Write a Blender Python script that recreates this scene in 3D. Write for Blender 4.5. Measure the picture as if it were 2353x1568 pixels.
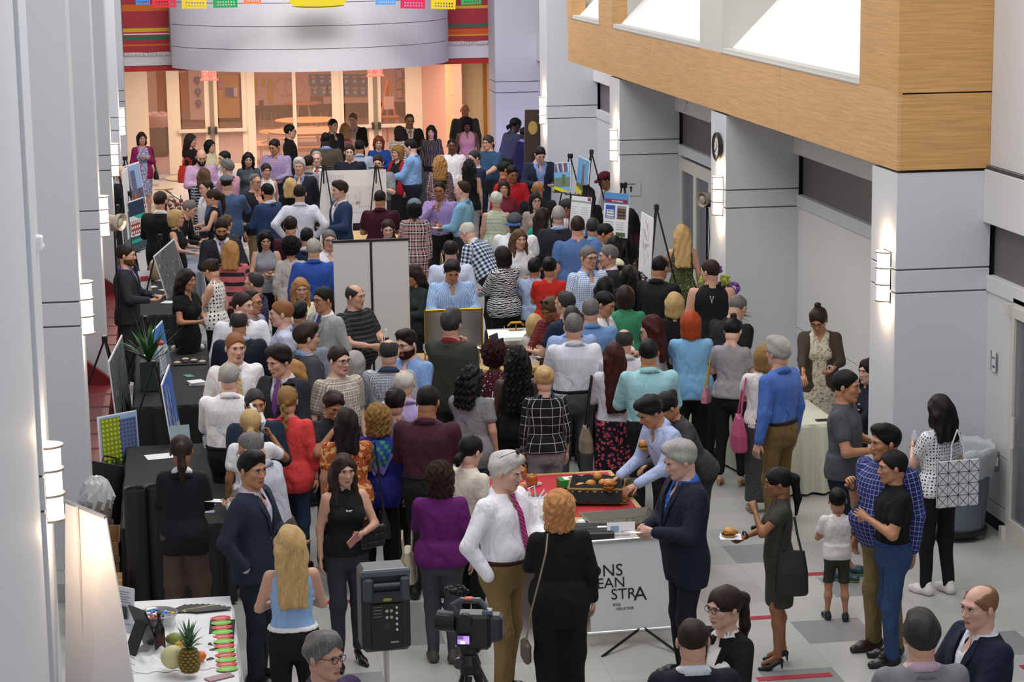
import bpy, math, random
import numpy as np
from mathutils import Matrix, Vector
random.seed(7); np.random.seed(7)
for o in list(bpy.data.objects): bpy.data.objects.remove(o)
SC=bpy.context.scene; COL=SC.collection
PI=math.pi
def lin(c): 
    c=c/255.; return c/12.92 if c<=.04045 else ((c+.055)/1.055)**2.4
CN=dict(white='e4e4e8',black='17171a',navy='1d2333',dnavy='15192a',char='2b2c31',grey='6d6f75',lgrey='a9abb0',khaki='8a7350',olive='3f4036',
 teal='0f5d55',coral='d84444',red='c3202a',maroon='4b1628',burg='3c1524',purple='6b1f72',lav='a493bd',pink='c9a3b4',blue='3559a8',lblue='9db9df',
 dblue='24406e',denim='44597e',jean='2c3c55',gjean='46484e',brown='3e3029',cream='d9d2c4',green='3f8f6b',teallt='93c3c9',skyb='7fb2dc',bluetee='52709f',
 tan='a98a62',orange='e0752a',yellow='d8c63c',magenta='a31f5b',wood='c79f66',silver='bdbdbd')
def rgb(s):
    s=CN.get(s,s).lstrip('#'); return tuple(lin(int(s[i:i+2],16)) for i in (0,2,4))+(1,)
# ---------------- camera -----------------
F=5100.;CX,CY=1176.5,784.;H=6.0
_a=np.array([366-CX,-175-CY,F]); _a/=np.linalg.norm(_a)
_n=np.cross(np.array([1,-.014,0]),_a); _n/=np.linalg.norm(_n)
if _n[1]>0:_n=-_n
M3=np.stack([np.cross(_a,_n),_a,_n],1)
def ray(px,py): return M3.T@np.array([(px-CX)/F,(py-CY)/F,1.])
def Z(px,py,z=0.): d=ray(px,py); return Vector((0,0,H))+Vector((z-H)/d[2]*d)
def Yp(px,py,y): d=ray(px,py); return Vector((0,0,H))+Vector(y/d[1]*d)
cam=bpy.data.cameras.new('camera'); cam.lens=F/2353*36; cam.sensor_width=36; cam.clip_end=300
co=bpy.data.objects.new('camera',cam); COL.objects.link(co); SC.camera=co
mm=Matrix.Identity(4)
for i in range(3):
    mm[i][0]=M3[0][i]; mm[i][1]=-M3[1][i]; mm[i][2]=-M3[2][i]
mm[2][3]=H; co.matrix_world=mm
# ---------------- light ------------------
w=bpy.data.worlds.new('world'); SC.world=w; w.use_nodes=True
w.node_tree.nodes['Background'].inputs[0].default_value=(.93,.95,1,1); w.node_tree.nodes['Background'].inputs[1].default_value=.72
def area(name,loc,rot,sx,sy,power,col):
    l=bpy.data.lights.new(name,'AREA'); l.shape='RECTANGLE'; l.size=sx; l.size_y=sy; l.energy=power; l.color=col
    o=bpy.data.objects.new(name,l); COL.objects.link(o); o.location=loc; o.rotation_euler=rot; return o
for y in (16,26,36): area('skylight_lamp',(3.0,y,9.5),(0,0,0),5,6,430,(1,.97,.93))
area('balcony_fill',(3.0,38.5,8.6),(math.radians(62),0,0),5,1.5,400,(.98,.95,1))  # added fill to brighten the curved balcony front, not a hall fixture
area('uplight_violet',(6.3,45.6,.4),(math.radians(165),0,0),.5,.5,22,(.45,.3,1))
area('vestibule_lamp',(3.0,51.5,2.9),(0,0,0),7,3,360,(1,.74,.57))
area('classroom_lamp',(3.5,60,3.6),(0,0,0),7,8,560,(1,.75,.66))
VS=SC.view_settings; VS.view_transform='Standard'; VS.look='None'; VS.gamma=1; VS.exposure=0.0; VS.use_curve_mapping=False
# ---------------- materials --------------
MC={}
def newmat(name):
    m=bpy.data.materials.new(name); m.use_nodes=True; nt=m.node_tree; return m,nt,nt.nodes['Principled BSDF']
def N(nt,t,**k):
    n=nt.nodes.new(t)
    for a,b in k.items():
        if a.startswith('i_'):
            kk=a[2:]; kk=int(kk) if kk.isdigit() else kk
            n.inputs[kk].default_value=b
        else: setattr(n,a,b)
    return n
def bump(nt,b,hsock,st,dist=.01):
    bn=N(nt,'ShaderNodeBump'); bn.inputs['Strength'].default_value=st; bn.inputs['Distance'].default_value=dist
    nt.links.new(hsock,bn.inputs['Height']); nt.links.new(bn.outputs[0],b.inputs['Normal'])
def mat(col,rough=.6,metal=0,emit=0,kind='plain',alpha=1,trans=0,sc=20,bs=.15):
    key=(col,rough,metal,emit,kind,alpha,trans,sc,bs)
    if key in MC: return MC[key]
    m,nt,b=newmat('mat_%s_%d'%(kind,len(MC))); c=rgb(col)
    b.inputs['Base Color'].default_value=c; b.inputs['Roughness'].default_value=rough; b.inputs['Metallic'].default_value=metal
    if trans: b.inputs['Transmission Weight'].default_value=trans; b.inputs['IOR'].default_value=1.2
    if alpha<1: b.inputs['Alpha'].default_value=alpha
    if emit: b.inputs['Emission Color'].default_value=c; b.inputs['Emission Strength'].default_value=emit
    tc=N(nt,'ShaderNodeTexCoord')
    if kind in('noise','leather','skin','wall'):
        no=N(nt,'ShaderNodeTexNoise'); no.inputs['Scale'].default_value=sc; no.inputs['Detail'].default_value=4; nt.links.new(tc.outputs['Object'],no.inputs['Vector'])
        bump(nt,b,no.outputs['Fac'],bs,.02)
        mx=N(nt,'ShaderNodeMixRGB',blend_type='MULTIPLY'); mx.inputs[0].default_value=.12; mx.inputs[1].default_value=c; nt.links.new(no.outputs['Fac'],mx.inputs[2]); nt.links.new(mx.outputs[0],b.inputs['Base Color'])
    if kind in('wood','woodv','woodl'):
        mp=N(nt,'ShaderNodeMapping'); mp.inputs['Scale'].default_value={'wood':(1.5,1.2,40),'woodv':(30,30,1.5),'woodl':(30,1.2,30)}[kind]
        no=N(nt,'ShaderNodeTexNoise'); no.inputs['Scale'].default_value=1.6; no.inputs['Detail'].default_value=6
        nt.links.new(tc.outputs['Object'],mp.inputs[0]); nt.links.new(mp.outputs[0],no.inputs['Vector'])
        cr=N(nt,'ShaderNodeValToRGB'); e=cr.color_ramp.elements; e[0].position=.3; e[1].position=.7
        e[0].color=tuple(x*.80 for x in c[:3])+(1,); e[1].color=tuple(min(1,x*1.12) for x in c[:3])+(1,)
        nt.links.new(no.outputs['Fac'],cr.inputs[0]); nt.links.new(cr.outputs[0],b.inputs['Base Color'])
    if kind=='hair':
        mp=N(nt,'ShaderNodeMapping'); mp.inputs['Scale'].default_value=(170,170,11)
        no=N(nt,'ShaderNodeTexNoise'); no.inputs['Scale'].default_value=1; no.inputs['Detail'].default_value=3; no.inputs['Distortion'].default_value=.6
        nt.links.new(tc.outputs['Object'],mp.inputs[0]); nt.links.new(mp.outputs[0],no.inputs['Vector'])
        cr=N(nt,'ShaderNodeValToRGB'); e=cr.color_ramp.elements; e[0].position=.35; e[1].position=.68
        lt=max(c[:3])>.25; e[0].color=tuple(x*(.72 if lt else .5) for x in c[:3])+(1,); e[1].color=tuple(min(1,x*(1.1 if lt else 1.25)) for x in c[:3])+(1,)
        b.inputs['Specular IOR Level'].default_value=.22; nt.links.new(no.outputs['Fac'],cr.inputs[0]); nt.links.new(cr.outputs[0],b.inputs['Base Color']); bump(nt,b,no.outputs['Fac'],.5,.01)
    MC[key]=m; return m
def mnode(nt,op,a,b=None,c=None):
    n=N(nt,'ShaderNodeMath',operation=op)
    for i,v in enumerate((a,b,c)):
        if v is None: continue
        if isinstance(v,(int,float)): n.inputs[i].default_value=v
        else: nt.links.new(v,n.inputs[i])
    return n.outputs[0]
def mixc(nt,f,c1,c2):
    mx=N(nt,'ShaderNodeMixRGB')
    for i,v in ((0,f),(1,c1),(2,c2)):
        if isinstance(v,(tuple,float)): mx.inputs[i].default_value=v
        else: nt.links.new(v,mx.inputs[i])
    return mx.outputs[0]
def fabric(spec,rough=.85,jk=0):
    """cloth: plain colour or 'plaid/c1/c2/c3/period' etc.; pattern runs in the garment's own UV metres"""
    key=('fab',spec,rough,jk)
    if key in MC: return MC[key]
    p=spec.split('/'); m,nt,b=newmat('cloth_%d'%len(MC)); b.inputs['Roughness'].default_value=rough
    b.inputs['Specular IOR Level'].default_value=.25
    tc=N(nt,'ShaderNodeTexCoord'); uv=N(nt,'ShaderNodeSeparateXYZ'); nt.links.new(tc.outputs['UV'],uv.inputs[0]); U,V=uv.outputs[0],uv.outputs[1]
    def stripe(s,per,duty): return mnode(nt,'LESS_THAN',mnode(nt,'FRACT',mnode(nt,'DIVIDE',s,per)),duty)
    k=p[0]
    if k in('plaid','check','hs','vs','window'):
        c1,c2=rgb(p[1]),rgb(p[2]); per=float(p[-1])
        if k=='hs': out=mixc(nt,stripe(V,per,.4),c1,c2)
        elif k=='vs': out=mixc(nt,stripe(U,per,.4),c1,c2)
        elif k=='check':
            f=mnode(nt,'MULTIPLY',mnode(nt,'ADD',stripe(U,per,.5),stripe(V,per,.5)),.5); out=mixc(nt,f,c1,c2)
        elif k=='window':
            f=mnode(nt,'MAXIMUM',stripe(U,per,.07),stripe(V,per,.07)); out=mixc(nt,f,c1,c2)
        else:
            c3=rgb(p[3]); f=mnode(nt,'MULTIPLY',mnode(nt,'ADD',stripe(U,per,.45),stripe(V,per,.45)),.5); o1=mixc(nt,f,c1,c2)
            g=mnode(nt,'MAXIMUM',stripe(mnode(nt,'ADD',U,per*.3),per,.1),stripe(mnode(nt,'ADD',V,per*.3),per,.1)); out=mixc(nt,mnode(nt,'MULTIPLY',g,.8),o1,c3)
    elif k in('floral','dots','leop'):
        c1,c2=rgb(p[1]),rgb(p[2]); per=float(p[-1])
        vo=N(nt,'ShaderNodeTexVoronoi'); vo.inputs['Scale'].default_value=1/per; vo.inputs['Randomness'].default_value=.25 if k=='dots' else .9
        nt.links.new(tc.outputs['UV'],vo.inputs['Vector']); d=vo.outputs['Distance']
        if k=='dots': out=mixc(nt,mnode(nt,'LESS_THAN',d,.26),c1,c2)
        elif k=='leop': out=mixc(nt,mnode(nt,'MULTIPLY',mnode(nt,'LESS_THAN',d,.42),mnode(nt,'GREATER_THAN',d,.16)),c1,c2)
        else:
            no=N(nt,'ShaderNodeTexNoise'); no.inputs['Scale'].default_value=1.3/per; nt.links.new(tc.outputs['UV'],no.inputs['Vector'])
            o1=mixc(nt,mnode(nt,'GREATER_THAN',no.outputs['Fac'],.53),c1,c2); out=mixc(nt,mnode(nt,'LESS_THAN',d,.22),o1,rgb(p[3]))
    elif k=='zebra':
        wv=N(nt,'ShaderNodeTexWave',bands_direction='Y'); wv.inputs['Scale'].default_value=12; wv.inputs['Distortion'].default_value=7; wv.inputs['Detail'].default_value=2; wv.inputs['Detail Scale'].default_value=1.2
        nt.links.new(tc.outputs['UV'],wv.inputs['Vector']); out=mixc(nt,mnode(nt,'GREATER_THAN',wv.outputs['Fac'],.5),rgb(p[1]),rgb(p[2]))
    elif k=='tweed':
        no=N(nt,'ShaderNodeTexNoise'); no.inputs['Scale'].default_value=180; nt.links.new(tc.outputs['UV'],no.inputs['Vector'])
        out=mixc(nt,mnode(nt,'GREATER_THAN',no.outputs['Fac'],.52),rgb(p[1]),rgb(p[2]))
    else: out=rgb(k)
    if isinstance(out,tuple): b.inputs['Base Color'].default_value=out
    else: nt.links.new(out,b.inputs['Base Color'])
    mp=N(nt,'ShaderNodeMapping'); mp.inputs['Scale'].default_value=(1,1,.55); mp.inputs['Rotation'].default_value=(.3,.5,.2)
    n1=N(nt,'ShaderNodeTexNoise'); n1.inputs['Scale'].default_value=5.5; n1.inputs['Detail'].default_value=3.5; n1.inputs['Roughness'].default_value=.45; n1.inputs['Distortion'].default_value=.35
    nt.links.new(tc.outputs['Object'],mp.inputs[0]); nt.links.new(mp.outputs[0],n1.inputs['Vector']); 
    n2=N(nt,'ShaderNodeTexNoise'); n2.inputs['Scale'].default_value=13; n2.inputs['Detail'].default_value=2; n2.inputs['Distortion'].default_value=.8; nt.links.new(mp.outputs[0],n2.inputs['Vector'])
    hsum=mnode(nt,'ADD',mnode(nt,'ABSOLUTE',mnode(nt,'SUBTRACT',n1.outputs['Fac'],.5)),mnode(nt,'MULTIPLY',n2.outputs['Fac'],.10)); bump(nt,b,hsum,.75 if not jk else .5,.10)
    MC[key]=m; return m
# ---------------- mesh helpers -----------
def link(o,parent=None,loc=None,kind=None):
    COL.objects.link(o)
    if parent is not None: o.parent=parent
    if loc is not None: o.location=loc
    if kind: o['kind']=kind
    return o
def mesh(name,v,f,mats,mi=None,smooth=False,uv=None):
    me=bpy.data.meshes.new(name); v=np.asarray(v,dtype=np.float32).reshape(-1,3)
    if isinstance(f,np.ndarray): 
        nf=len(f); me.vertices.add(len(v)); me.vertices.foreach_set('co',v.ravel()); me.loops.add(nf*4); me.loops.foreach_set('vertex_index',f.ravel().astype(np.int32))
        me.polygons.add(nf); me.polygons.foreach_set('loop_start',np.arange(0,nf*4,4,dtype=np.int32))
        try: me.polygons.foreach_set('loop_total',np.full(nf,4,dtype=np.int32))
        except Exception: pass
        me.update(calc_edges=True)
    else: me.from_pydata([tuple(map(float,x)) for x in v],[],f); me.update()
    for m in (mats if isinstance(mats,(list,tuple)) else [mats]): me.materials.append(m)
    if mi is not None: me.polygons.foreach_set('material_index',np.asarray(mi,dtype=np.int32))
    if smooth: me.polygons.foreach_set('use_smooth',np.ones(len(me.polygons),dtype=bool))
    if uv is not None:
        l=me.uv_layers.new(name='UVMap'); l.data.foreach_set('uv',np.asarray(uv,dtype=np.float32).ravel())
    return me
def obj(name,me,parent=None,loc=None,rot=None,kind=None,label=None,cat=None,group=None):
    o=bpy.data.objects.new(name,me); link(o,parent,loc,kind)
    if rot is not None: o.rotation_euler=rot
    if label: o['label']=label
    if cat: o['category']=cat
    if group: o['group']=group
    return o
def empty(name,loc,label,cat,rz=0,group=None): return obj(name,None,None,loc,(0,0,rz),None,label,cat,group)
class B:
    """collects boxes, tubes, lathes into one mesh"""
    def __init__(s): s.v=[];s.f=[];s.m=[]
    def add(s,v,f,m=0,T=None):
        n=len(s.v); 
        for p in v: s.v.append(tuple(T@Vector(p)) if T is not None else tuple(p))
        for q in f: s.f.append(tuple(i+n for i in q)); s.m.append(m)
        return s
    def box(s,x0,x1,y0,y1,z0,z1,m=0,T=None,bev=0):
        if bev:
            b=bev; v=[];xs=(x0,x1);ys=(y0,y1);zs=(z0,z1);idx={}
            for i in range(2):
                for j in range(2):
                    for k in range(2):
                        sx,sy,sz=(1,-1)[i],(1,-1)[j],(1,-1)[k]
                        for a,d in enumerate(((0,b,b),(b,0,b),(b,b,0))):
                            idx[i,j,k,a]=len(v); v.append((xs[i]+sx*d[0],ys[j]+sy*d[1],zs[k]+sz*d[2]))
            f=[]
            for i in range(2): f.append([idx[i,0,0,0],idx[i,1,0,0],idx[i,1,1,0],idx[i,0,1,0]][::(-1 if i==0 else 1)])
            for j in range(2): f.append([idx[0,j,0,1],idx[0,j,1,1],idx[1,j,1,1],idx[1,j,0,1]][::(-1 if j==0 else 1)])
            for k in range(2): f.append([idx[0,0,k,2],idx[1,0,k,2],idx[1,1,k,2],idx[0,1,k,2]][::(-1 if k==0 else 1)])
            for i in range(2):
                for j in range(2): f.append([idx[i,j,0,0],idx[i,j,0,1],idx[i,j,1,1],idx[i,j,1,0]][::(-1 if i==j else 1)])
                for k in range(2): f.append([idx[i,0,k,0],idx[i,1,k,0],idx[i,1,k,2],idx[i,0,k,2]][::(-1 if i!=k else 1)])
            for j in range(2):
                for k in range(2): f.append([idx[0,j,k,1],idx[1,j,k,1],idx[1,j,k,2],idx[0,j,k,2]][::(-1 if j==k else 1)])
            for i in range(2):
                for j in range(2):
                    for k in range(2): f.append([idx[i,j,k,0],idx[i,j,k,1],idx[i,j,k,2]][::(-1 if (i+j+k)%2==0 else 1)])
            return s.add(v,f,m,T)
        v=[(x,y,z) for x in (x0,x1) for y in (y0,y1) for z in (z0,z1)]
        return s.add(v,[(0,1,3,2),(4,6,7,5),(0,4,5,1),(2,3,7,6),(0,2,6,4),(1,5,7,3)],m,T)
    def tube(s,pts,r,n=8,m=0,T=None,cap=True):
        pts=[Vector(p) for p in pts]; rs=r if isinstance(r,(list,tuple)) else [r]*len(pts); v=[];up=None
        for i,p in enumerate(pts):
            d=(pts[min(i+1,len(pts)-1)]-pts[max(i-1,0)]).normalized()
            if up is None: up=Vector((0,0,1)) if abs(d.z)<.9 else Vector((1,0,0))
            a=d.cross(up).normalized(); b=a.cross(d).normalized(); up=b
            for k in range(n):
                t=2*PI*k/n; v.append(p+a*(rs[i]*math.cos(t))+b*(rs[i]*math.sin(t)))
        f=[(i*n+k,i*n+(k+1)%n,(i+1)*n+(k+1)%n,(i+1)*n+k) for i in range(len(pts)-1) for k in range(n)]
        if cap: f+= [tuple(range(n))[::-1],tuple((len(pts)-1)*n+k for k in range(n))]
        return s.add(v,f,m,T)
    def lathe(s,prof,n=16,m=0,T=None,sx=1,sy=1):
        v=[(r*math.cos(2*PI*k/n)*sx,r*math.sin(2*PI*k/n)*sy,z) for r,z in prof for k in range(n)]
        f=[(i*n+k,i*n+(k+1)%n,(i+1)*n+(k+1)%n,(i+1)*n+k) for i in range(len(prof)-1) for k in range(n)]
        if prof[0][0]>1e-5: f.append(tuple(range(n))[::-1])
        if prof[-1][0]>1e-5: f.append(tuple((len(prof)-1)*n+k for k in range(n)))
        return s.add(v,f,m,T)
    def ell(s,c,r,n=12,m=0,T=None):
        pr=[(max(1e-6,math.sin(PI*i/(n//2))),-math.cos(PI*i/(n//2))) for i in range(n//2+1)]
        TT=Matrix.Translation(c)@Matrix.Diagonal((r[0],r[1],r[2],1)); 
        return s.lathe(pr,n,m,(T@TT) if T is not None else TT)
    def quad(s,a,b,c,d,m=0): return s.add([a,b,c,d],[(0,1,2,3)],m)
    def plate(s,pts,nrm,th,m=0,T=None):
        """polygon with thickness"""
        nrm=Vector(nrm)*th; P=[Vector(p) for p in pts]; n=len(P)
        return s.add(P+[p+nrm for p in P],[tuple(range(n))[::-1],tuple(range(n,2*n))]+[(i,(i+1)%n,n+(i+1)%n,n+i) for i in range(n)],m,T)
    def me(s,name,mats,smooth=False): return mesh(name,s.v,s.f,mats,s.m,smooth)
    def obj(s,name,mats,parent=None,smooth=False,**k): return obj(name,s.me(name,mats,smooth),parent,**k)
def RZ(a): return Matrix.Rotation(a,4,'Z')
def TR(*p): return Matrix.Translation(p if len(p)==3 else p[0])
_wf={}
def text(body,size,m,parent,T,name='lettering',ext=.002,align='CENTER',sx=1):
    cu=bpy.data.curves.new(name,'FONT'); cu.body=body; cu.size=size; cu.extrude=ext; cu.align_x=align; cu.resolution_u=3; cu.materials.append(m)
    t=bpy.data.objects.new(name,cu); COL.objects.link(t); dg=bpy.context.evaluated_depsgraph_get()
    me=bpy.data.meshes.new_from_object(t.evaluated_get(dg)); bpy.data.objects.remove(t)
    me.transform(T@Matrix.Diagonal((sx,1,1,1))); return obj(name,me,parent)
# ================= the hall =================
WALL=mat('cfd2d8',.7,kind='wall',sc=60,bs=.05); WALLW=mat('e0dfdf',.65,kind='wall',sc=60,bs=.05); GROOVE=mat('5c6068',.8); DK=mat('6a6468',.5); 
WOODC=mat('cfa26b',.45,kind='wood'); WOODH=mat('c99a5e',.45,kind='wood'); LTW=mat('d3ae76',.5,kind='woodl')
WM=mat('f2f2f0',.6); METAL=mat('c8c8c8',.3,1); BLK=mat('141416',.5); BLKM=mat('1a1a1c',.35,.3); CREAM=mat('ead9bf',.6)
# floor: light vinyl tiles, darker tiles and red strips
fl=B().box(-4,12,5,75,-.2,-.006).obj('floor',mat('8e8e8c',.6),kind='structure')
TA=mat('b2b2ae',.38,kind='noise',sc=7,bs=.02); TB=mat('a8a8a6',.4,kind='noise',sc=7,bs=.02); TD=mat('87888a',.42,kind='noise',sc=9,bs=.02); TRD=mat('a3253a',.4)
tm={}
def tile(x,y,sx,sy,m):
    k=(round(sx,3),round(sy,3),m.name)
    if k not in tm: tm[k]=B().box(0,sx,0,sy,-.01,0).me('tile',m)
    obj('tile',tm[k],fl,(x,y,0))
rest={0:B(),1:B(),2:B()}; nt_=0
TS=.6
cells=[]
for iy in range(0,75):
    for ix in range(-3,15):
        x=-.87+ix*TS; y=13+iy*TS
        if x>7.9: continue
        cells.append((x,y,ix,iy))
rr=random.Random(3)
for x,y,ix,iy in cells:
    dark=((ix*3+iy*5)%13==0) or ((ix*5+iy*2)%17==4); k=2 if dark else (1 if rr.random()<.2 else 0); g=.0015
    w_=min(TS,7.92-x)-g
    if nt_<290 and x>3.9 and y<24: tile(x,y,w_,TS-g,(TA,TB,TD)[k]); nt_+=1
    else: rest[k].box(x,x+w_,y,y+TS-g,-.01,0)
for k,m in ((0,TA),(1,TB),(2,TD)): rest[k].obj('tile_field',m,fl,kind='stuff')
for (a,b) in (((1700,1424),(1738,1421)),((1740,1563),(1880,1550)),((1846,1322),(1884,1318)),((745,1387),(774,1385)),((1608,1061),(1642,1059)),((2346,1535),(2400,1530))):
    p=Z(*a); q=Z(*b); tile(p.x,p.y-.04,max(.3,q.x-p.x+.1),.09,TRD); COL.objects[-1].location.z=.004
LN=6.7
def panel_stack(par,x0,x1,y0,y1,zs,m,g=.016,ins=.012,name='panel'):
    zs=list(zs)
    for i in range(len(zs)-1):
        B().box(x0,x1,y0,y1,zs[i]+(g/2 if i else 0),zs[i+1]-g/2,0,None,.004).obj(name,m,par)
def pillar(name,x0,x1,y0,y1,ztop,n):
    root=B().box(x0+.012,x1-.012,y0+.012,y1-.012,0,ztop-.01).obj('wall_'+name,GROOVE,kind='structure')
    panel_stack(root,x0,x1,y0,y1,(0,2.34,2.57,ztop),WALL); return root
for k in range(6):
    pillar('left' if k==0 else 'left.%03d'%k,-1.9,-.87,13.95+LN*k,14.72+LN*k,9.2,k)
for k in range(5):
    yt=3.53 if k in(0,1,2) else 9.2
    pillar('right' if k==0 else 'right.%03d'%k,6.97,7.93,20.62+LN*k-(.2 if k==4 else 0),21.4+LN*k,yt,k)
# left recess wall with panels
lw=B().box(-2.1,-1.86,8,54.6,0,9.2).obj('wall_left.010',WALL,kind='structure')
B().box(-1.86,-.9,8,13.95,0,9.2).obj('panel',WALL,lw)
# right recess wall, bays with beam, dark band, grooves
rw=B().box(8.02,8.3,8,54,0,9.2).obj('wall_right.010',GROOVE,kind='structure')
bays=[(8,20.62)]+[(21.4+LN*k,20.62+LN*(k+1)) for k in range(5)]
DOORB={0:(8,19.95),2:(31.0,33.9)}
for k,(a,b) in enumerate(bays):
    B().box(7.98,8.02,a,b,2.49,3.02).obj('dark_band',DK,rw,label='dark grey panel band')
    B().box(7.85,8.02,a,b,3.02,3.54,0,None,.006).obj('beam',WALLW,rw)
    B().box(7.90,8.02,a,b,2.335,2.49,0,None,.004).obj('panel',WALL if k else WALLW,rw)
    segs=[(a,b)]
    if k in DOORB: d0,d1=DOORB[k]; segs=[s for s in ((a,d0),(d1,b)) if s[1]-s[0]>.1]
    for s0,s1 in segs:
        mm_=WALLW if k<2 else WALL
        for z0,z1 in ((.12,.255),(.265,.755),(.765,2.33)): B().box(7.92,8.02,s0,s1,z0,z1,0,None,.003).obj('panel',mm_,rw)
        B().box(7.93,8.02,s0,s1,0,.12).obj('baseboard_right',BLK,rw)
def glassdoor(name,x,y0,y1,zt,n):
    r=B().box(x,x+.06,y0,y1,zt,zt+.08).obj(name,CREAMF,kind='structure')
    st=(y1-y0)/n
    for i in range(n):
        a=y0+i*st; b=a+st
        fr=B(); fr.box(x-.02,x+.04,a,a+.09,0,zt); fr.box(x-.02,x+.04,b-.09,b,0,zt); fr.box(x-.02,x+.04,a+.09,b-.09,zt-.1,zt); fr.box(x-.02,x+.04,a+.09,b-.09,0,.22); fr.obj('door_frame',CREAMF,r)
        B().box(x+.005,x+.015,a+.09,b-.09,.22,zt-.1).obj('pane',GLS,r)
    return r
CREAMF=mat('cfccc4',.5); GLS=mat('8d9298',.06,0,kind='plain',alpha=.35)
d1=glassdoor('door_1',7.9,17.1,19.9,2.3,2)
B().tube([(7.86,19.72,.95),(7.86,19.72,1.25)],.02).obj('door_handle',CREAMF,d1)
B().box(7.84,7.9,19.88,19.96,.0,.12).box(7.84,7.9,19.88,19.96,2.2,2.32).obj('hinge',CREAMF,d1)
glassdoor('door_2',7.93,31.0,33.9,2.2,3)
B().box(8.6,8.7,10,40,0,3).obj('wall_right.011',mat('55575c',.8),kind='structure')
# upper right wall over the doors and grille
B().box(7.9,8.1,8,20.6,3.58,9.2).obj('wall_right.012',WALLW,kind='structure')
for i in range(4): B().box(7.86,7.99,8,20.6,3.545+i*.009,3.549+i*.009).obj('trim_%d'%(i+1),DK,kind='structure')
# wood-clad balcony box, fascia panels with seams, posts, light wells
wb=B().box(7.0,7.86,20.66,38.4,3.56,4.28).obj('wall_balcony',mat('8a6a40',.6),kind='structure')
sy=[20.60,24.79,28.30,31.75,35.12,38.4]
for i in range(5): B().box(6.955,7.0,sy[i]+(.006 if i else .0),sy[i+1]-.006,3.55,4.30,0,None,.003).obj('wood_panel',WOODC,wb)
B().box(7.0,7.9,20.60,20.66,3.55,4.285,0,None,.003).obj('wood_panel',WOODH,wb)
B().box(6.955,7.9,20.60,21.82,4.298,9.2,0,None,.003).obj('wood_panel',WOODH,wb)
for a,b in ((34.5,35.6),(38.0,38.5)): B().box(6.955,7.2,a,b,4.30,9.2,0,None,.004).obj('wood_post',WOODC,wb)
GW=mat('c9c8c2',.7)
for a,b in ((27.52,28.69),): B().box(6.96,9.5,a,b,4.30,9.2,0,None,.003).obj('mullion',GW,wb)
for a,b in ((34.5,35.4),(38.1,38.4)): B().box(7.2,9.5,a,b,4.30,9.2).obj('mullion',GW,wb)
for a,b in ((21.82,27.52),(28.69,34.5),(35.4,38.1)):
    B().box(6.97,7.10,a,b,4.30,4.36,0,None,.003).obj('sill',GW,wb)
    B().add([(7.1,a,4.36),(7.1,b,4.36),(10,b,7.3),(10,a,7.3),(7.1,a,4.28),(7.1,b,4.28),(10,b,7.2),(10,a,7.2)],[(0,1,2,3),(7,6,5,4),(0,4,5,1)]).obj('light_well',WM,wb)
    B().box(6.95,7.0,a,b,4.29,4.305).obj('metal_edge',METAL,wb)
# small cable clips under the beam
for px,py in ((1545,235),(1622,262)):
    p=Yp(px,py,33.2 if px<1600 else 31.5); p.x=7.83
    B().box(0,.03,-.1,.1,-.02,0).tube([(0,0,0),(-.04,0,-.12),(.0,.12,-.14)],.012,6).obj('cable_clip',METAL,None,loc=p,label='small metal bracket under the beam %s'%('nearer the wood fascia seam' if px<1600 else 'just left of the clock pillar'),cat='bracket')
# back: curved balcony with band panels, flat sides, blankets
r0,cx_,cy_=None,2.95,None
P1,P2,P3=Vector((.14,47.6)),Vector((2.85,45.2)),Vector((6.06,48.0))
def circ(a,b,c):
    d=2*(a.x*(b.y-c.y)+b.x*(c.y-a.y)+c.x*(a.y-b.y)); ux=((a.x**2+a.y**2)*(b.y-c.y)+(b.x**2+b.y**2)*(c.y-a.y)+(c.x**2+c.y**2)*(a.y-b.y))/d
    uy=((a.x**2+a.y**2)*(c.x-b.x)+(b.x**2+b.y**2)*(a.x-c.x)+(c.x**2+c.y**2)*(b.x-a.x))/d; return ux,uy,math.hypot(a.x-ux,a.y-uy)
ux,uy,R=circ(P1,P2,P3); a0=math.atan2(P1.y-uy,P1.x-ux); a1=math.atan2(P3.y-uy,P3.x-ux)
if a0>0:a0-=2*PI
BAL=mat('e4e1e6',.6,kind='wall',sc=60,bs=.03)
def arcband(r,z0,z1,th,n=48):
    b=B(); v=[];f=[]
    for i in range(n+1):
        t=a0+(a1-a0)*i/n
        for rr_ in (r,r-th):
            for z in (z0,z1): v.append((ux+rr_*math.cos(t),uy+rr_*math.sin(t),z))
    for i in range(n):
        a=i*4;c=a+4; f+=[(a,c,c+1,a+1),(a+2,a+3,c+3,c+2),(a,a+2,c+2,c),(a+1,c+1,c+3,a+3)]
    f+=[(0,1,3,2),(n*4,n*4+2,n*4+3,n*4+1)]
    return b.add(v,f)
bk=arcband(R-.02,3.03,9.2,.25).obj('wall_back',GROOVE,kind='structure')
zz=[3.02,3.475,3.935,4.40,4.86,5.32,7,9.2]
for i in range(7):
    o=arcband(R,zz[i]+(.006 if i else 0),zz[i+1]-.006,.05).obj('band_panel',BAL,bk)
B().box(-1.9,8,48.42,48.8,3.02,9.2).obj('wall_back.001',mat('d6d5d8',.6),kind='structure')
B().box(-1.86,8.0,48.40,48.9,2.90,3.01).obj('trim_8',mat('b51d1d',.5),kind='structure')
# ceiling of the vestibule
B().box(-1.86,8,48.45,56,3.03,3.2).obj('ceiling',mat('d8d2cc',.8),kind='structure')
B().box(-1.9,14,54.6,71,3.9,4.1).obj('ceiling.001',mat('d8d2cc',.8),kind='structure')
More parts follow.
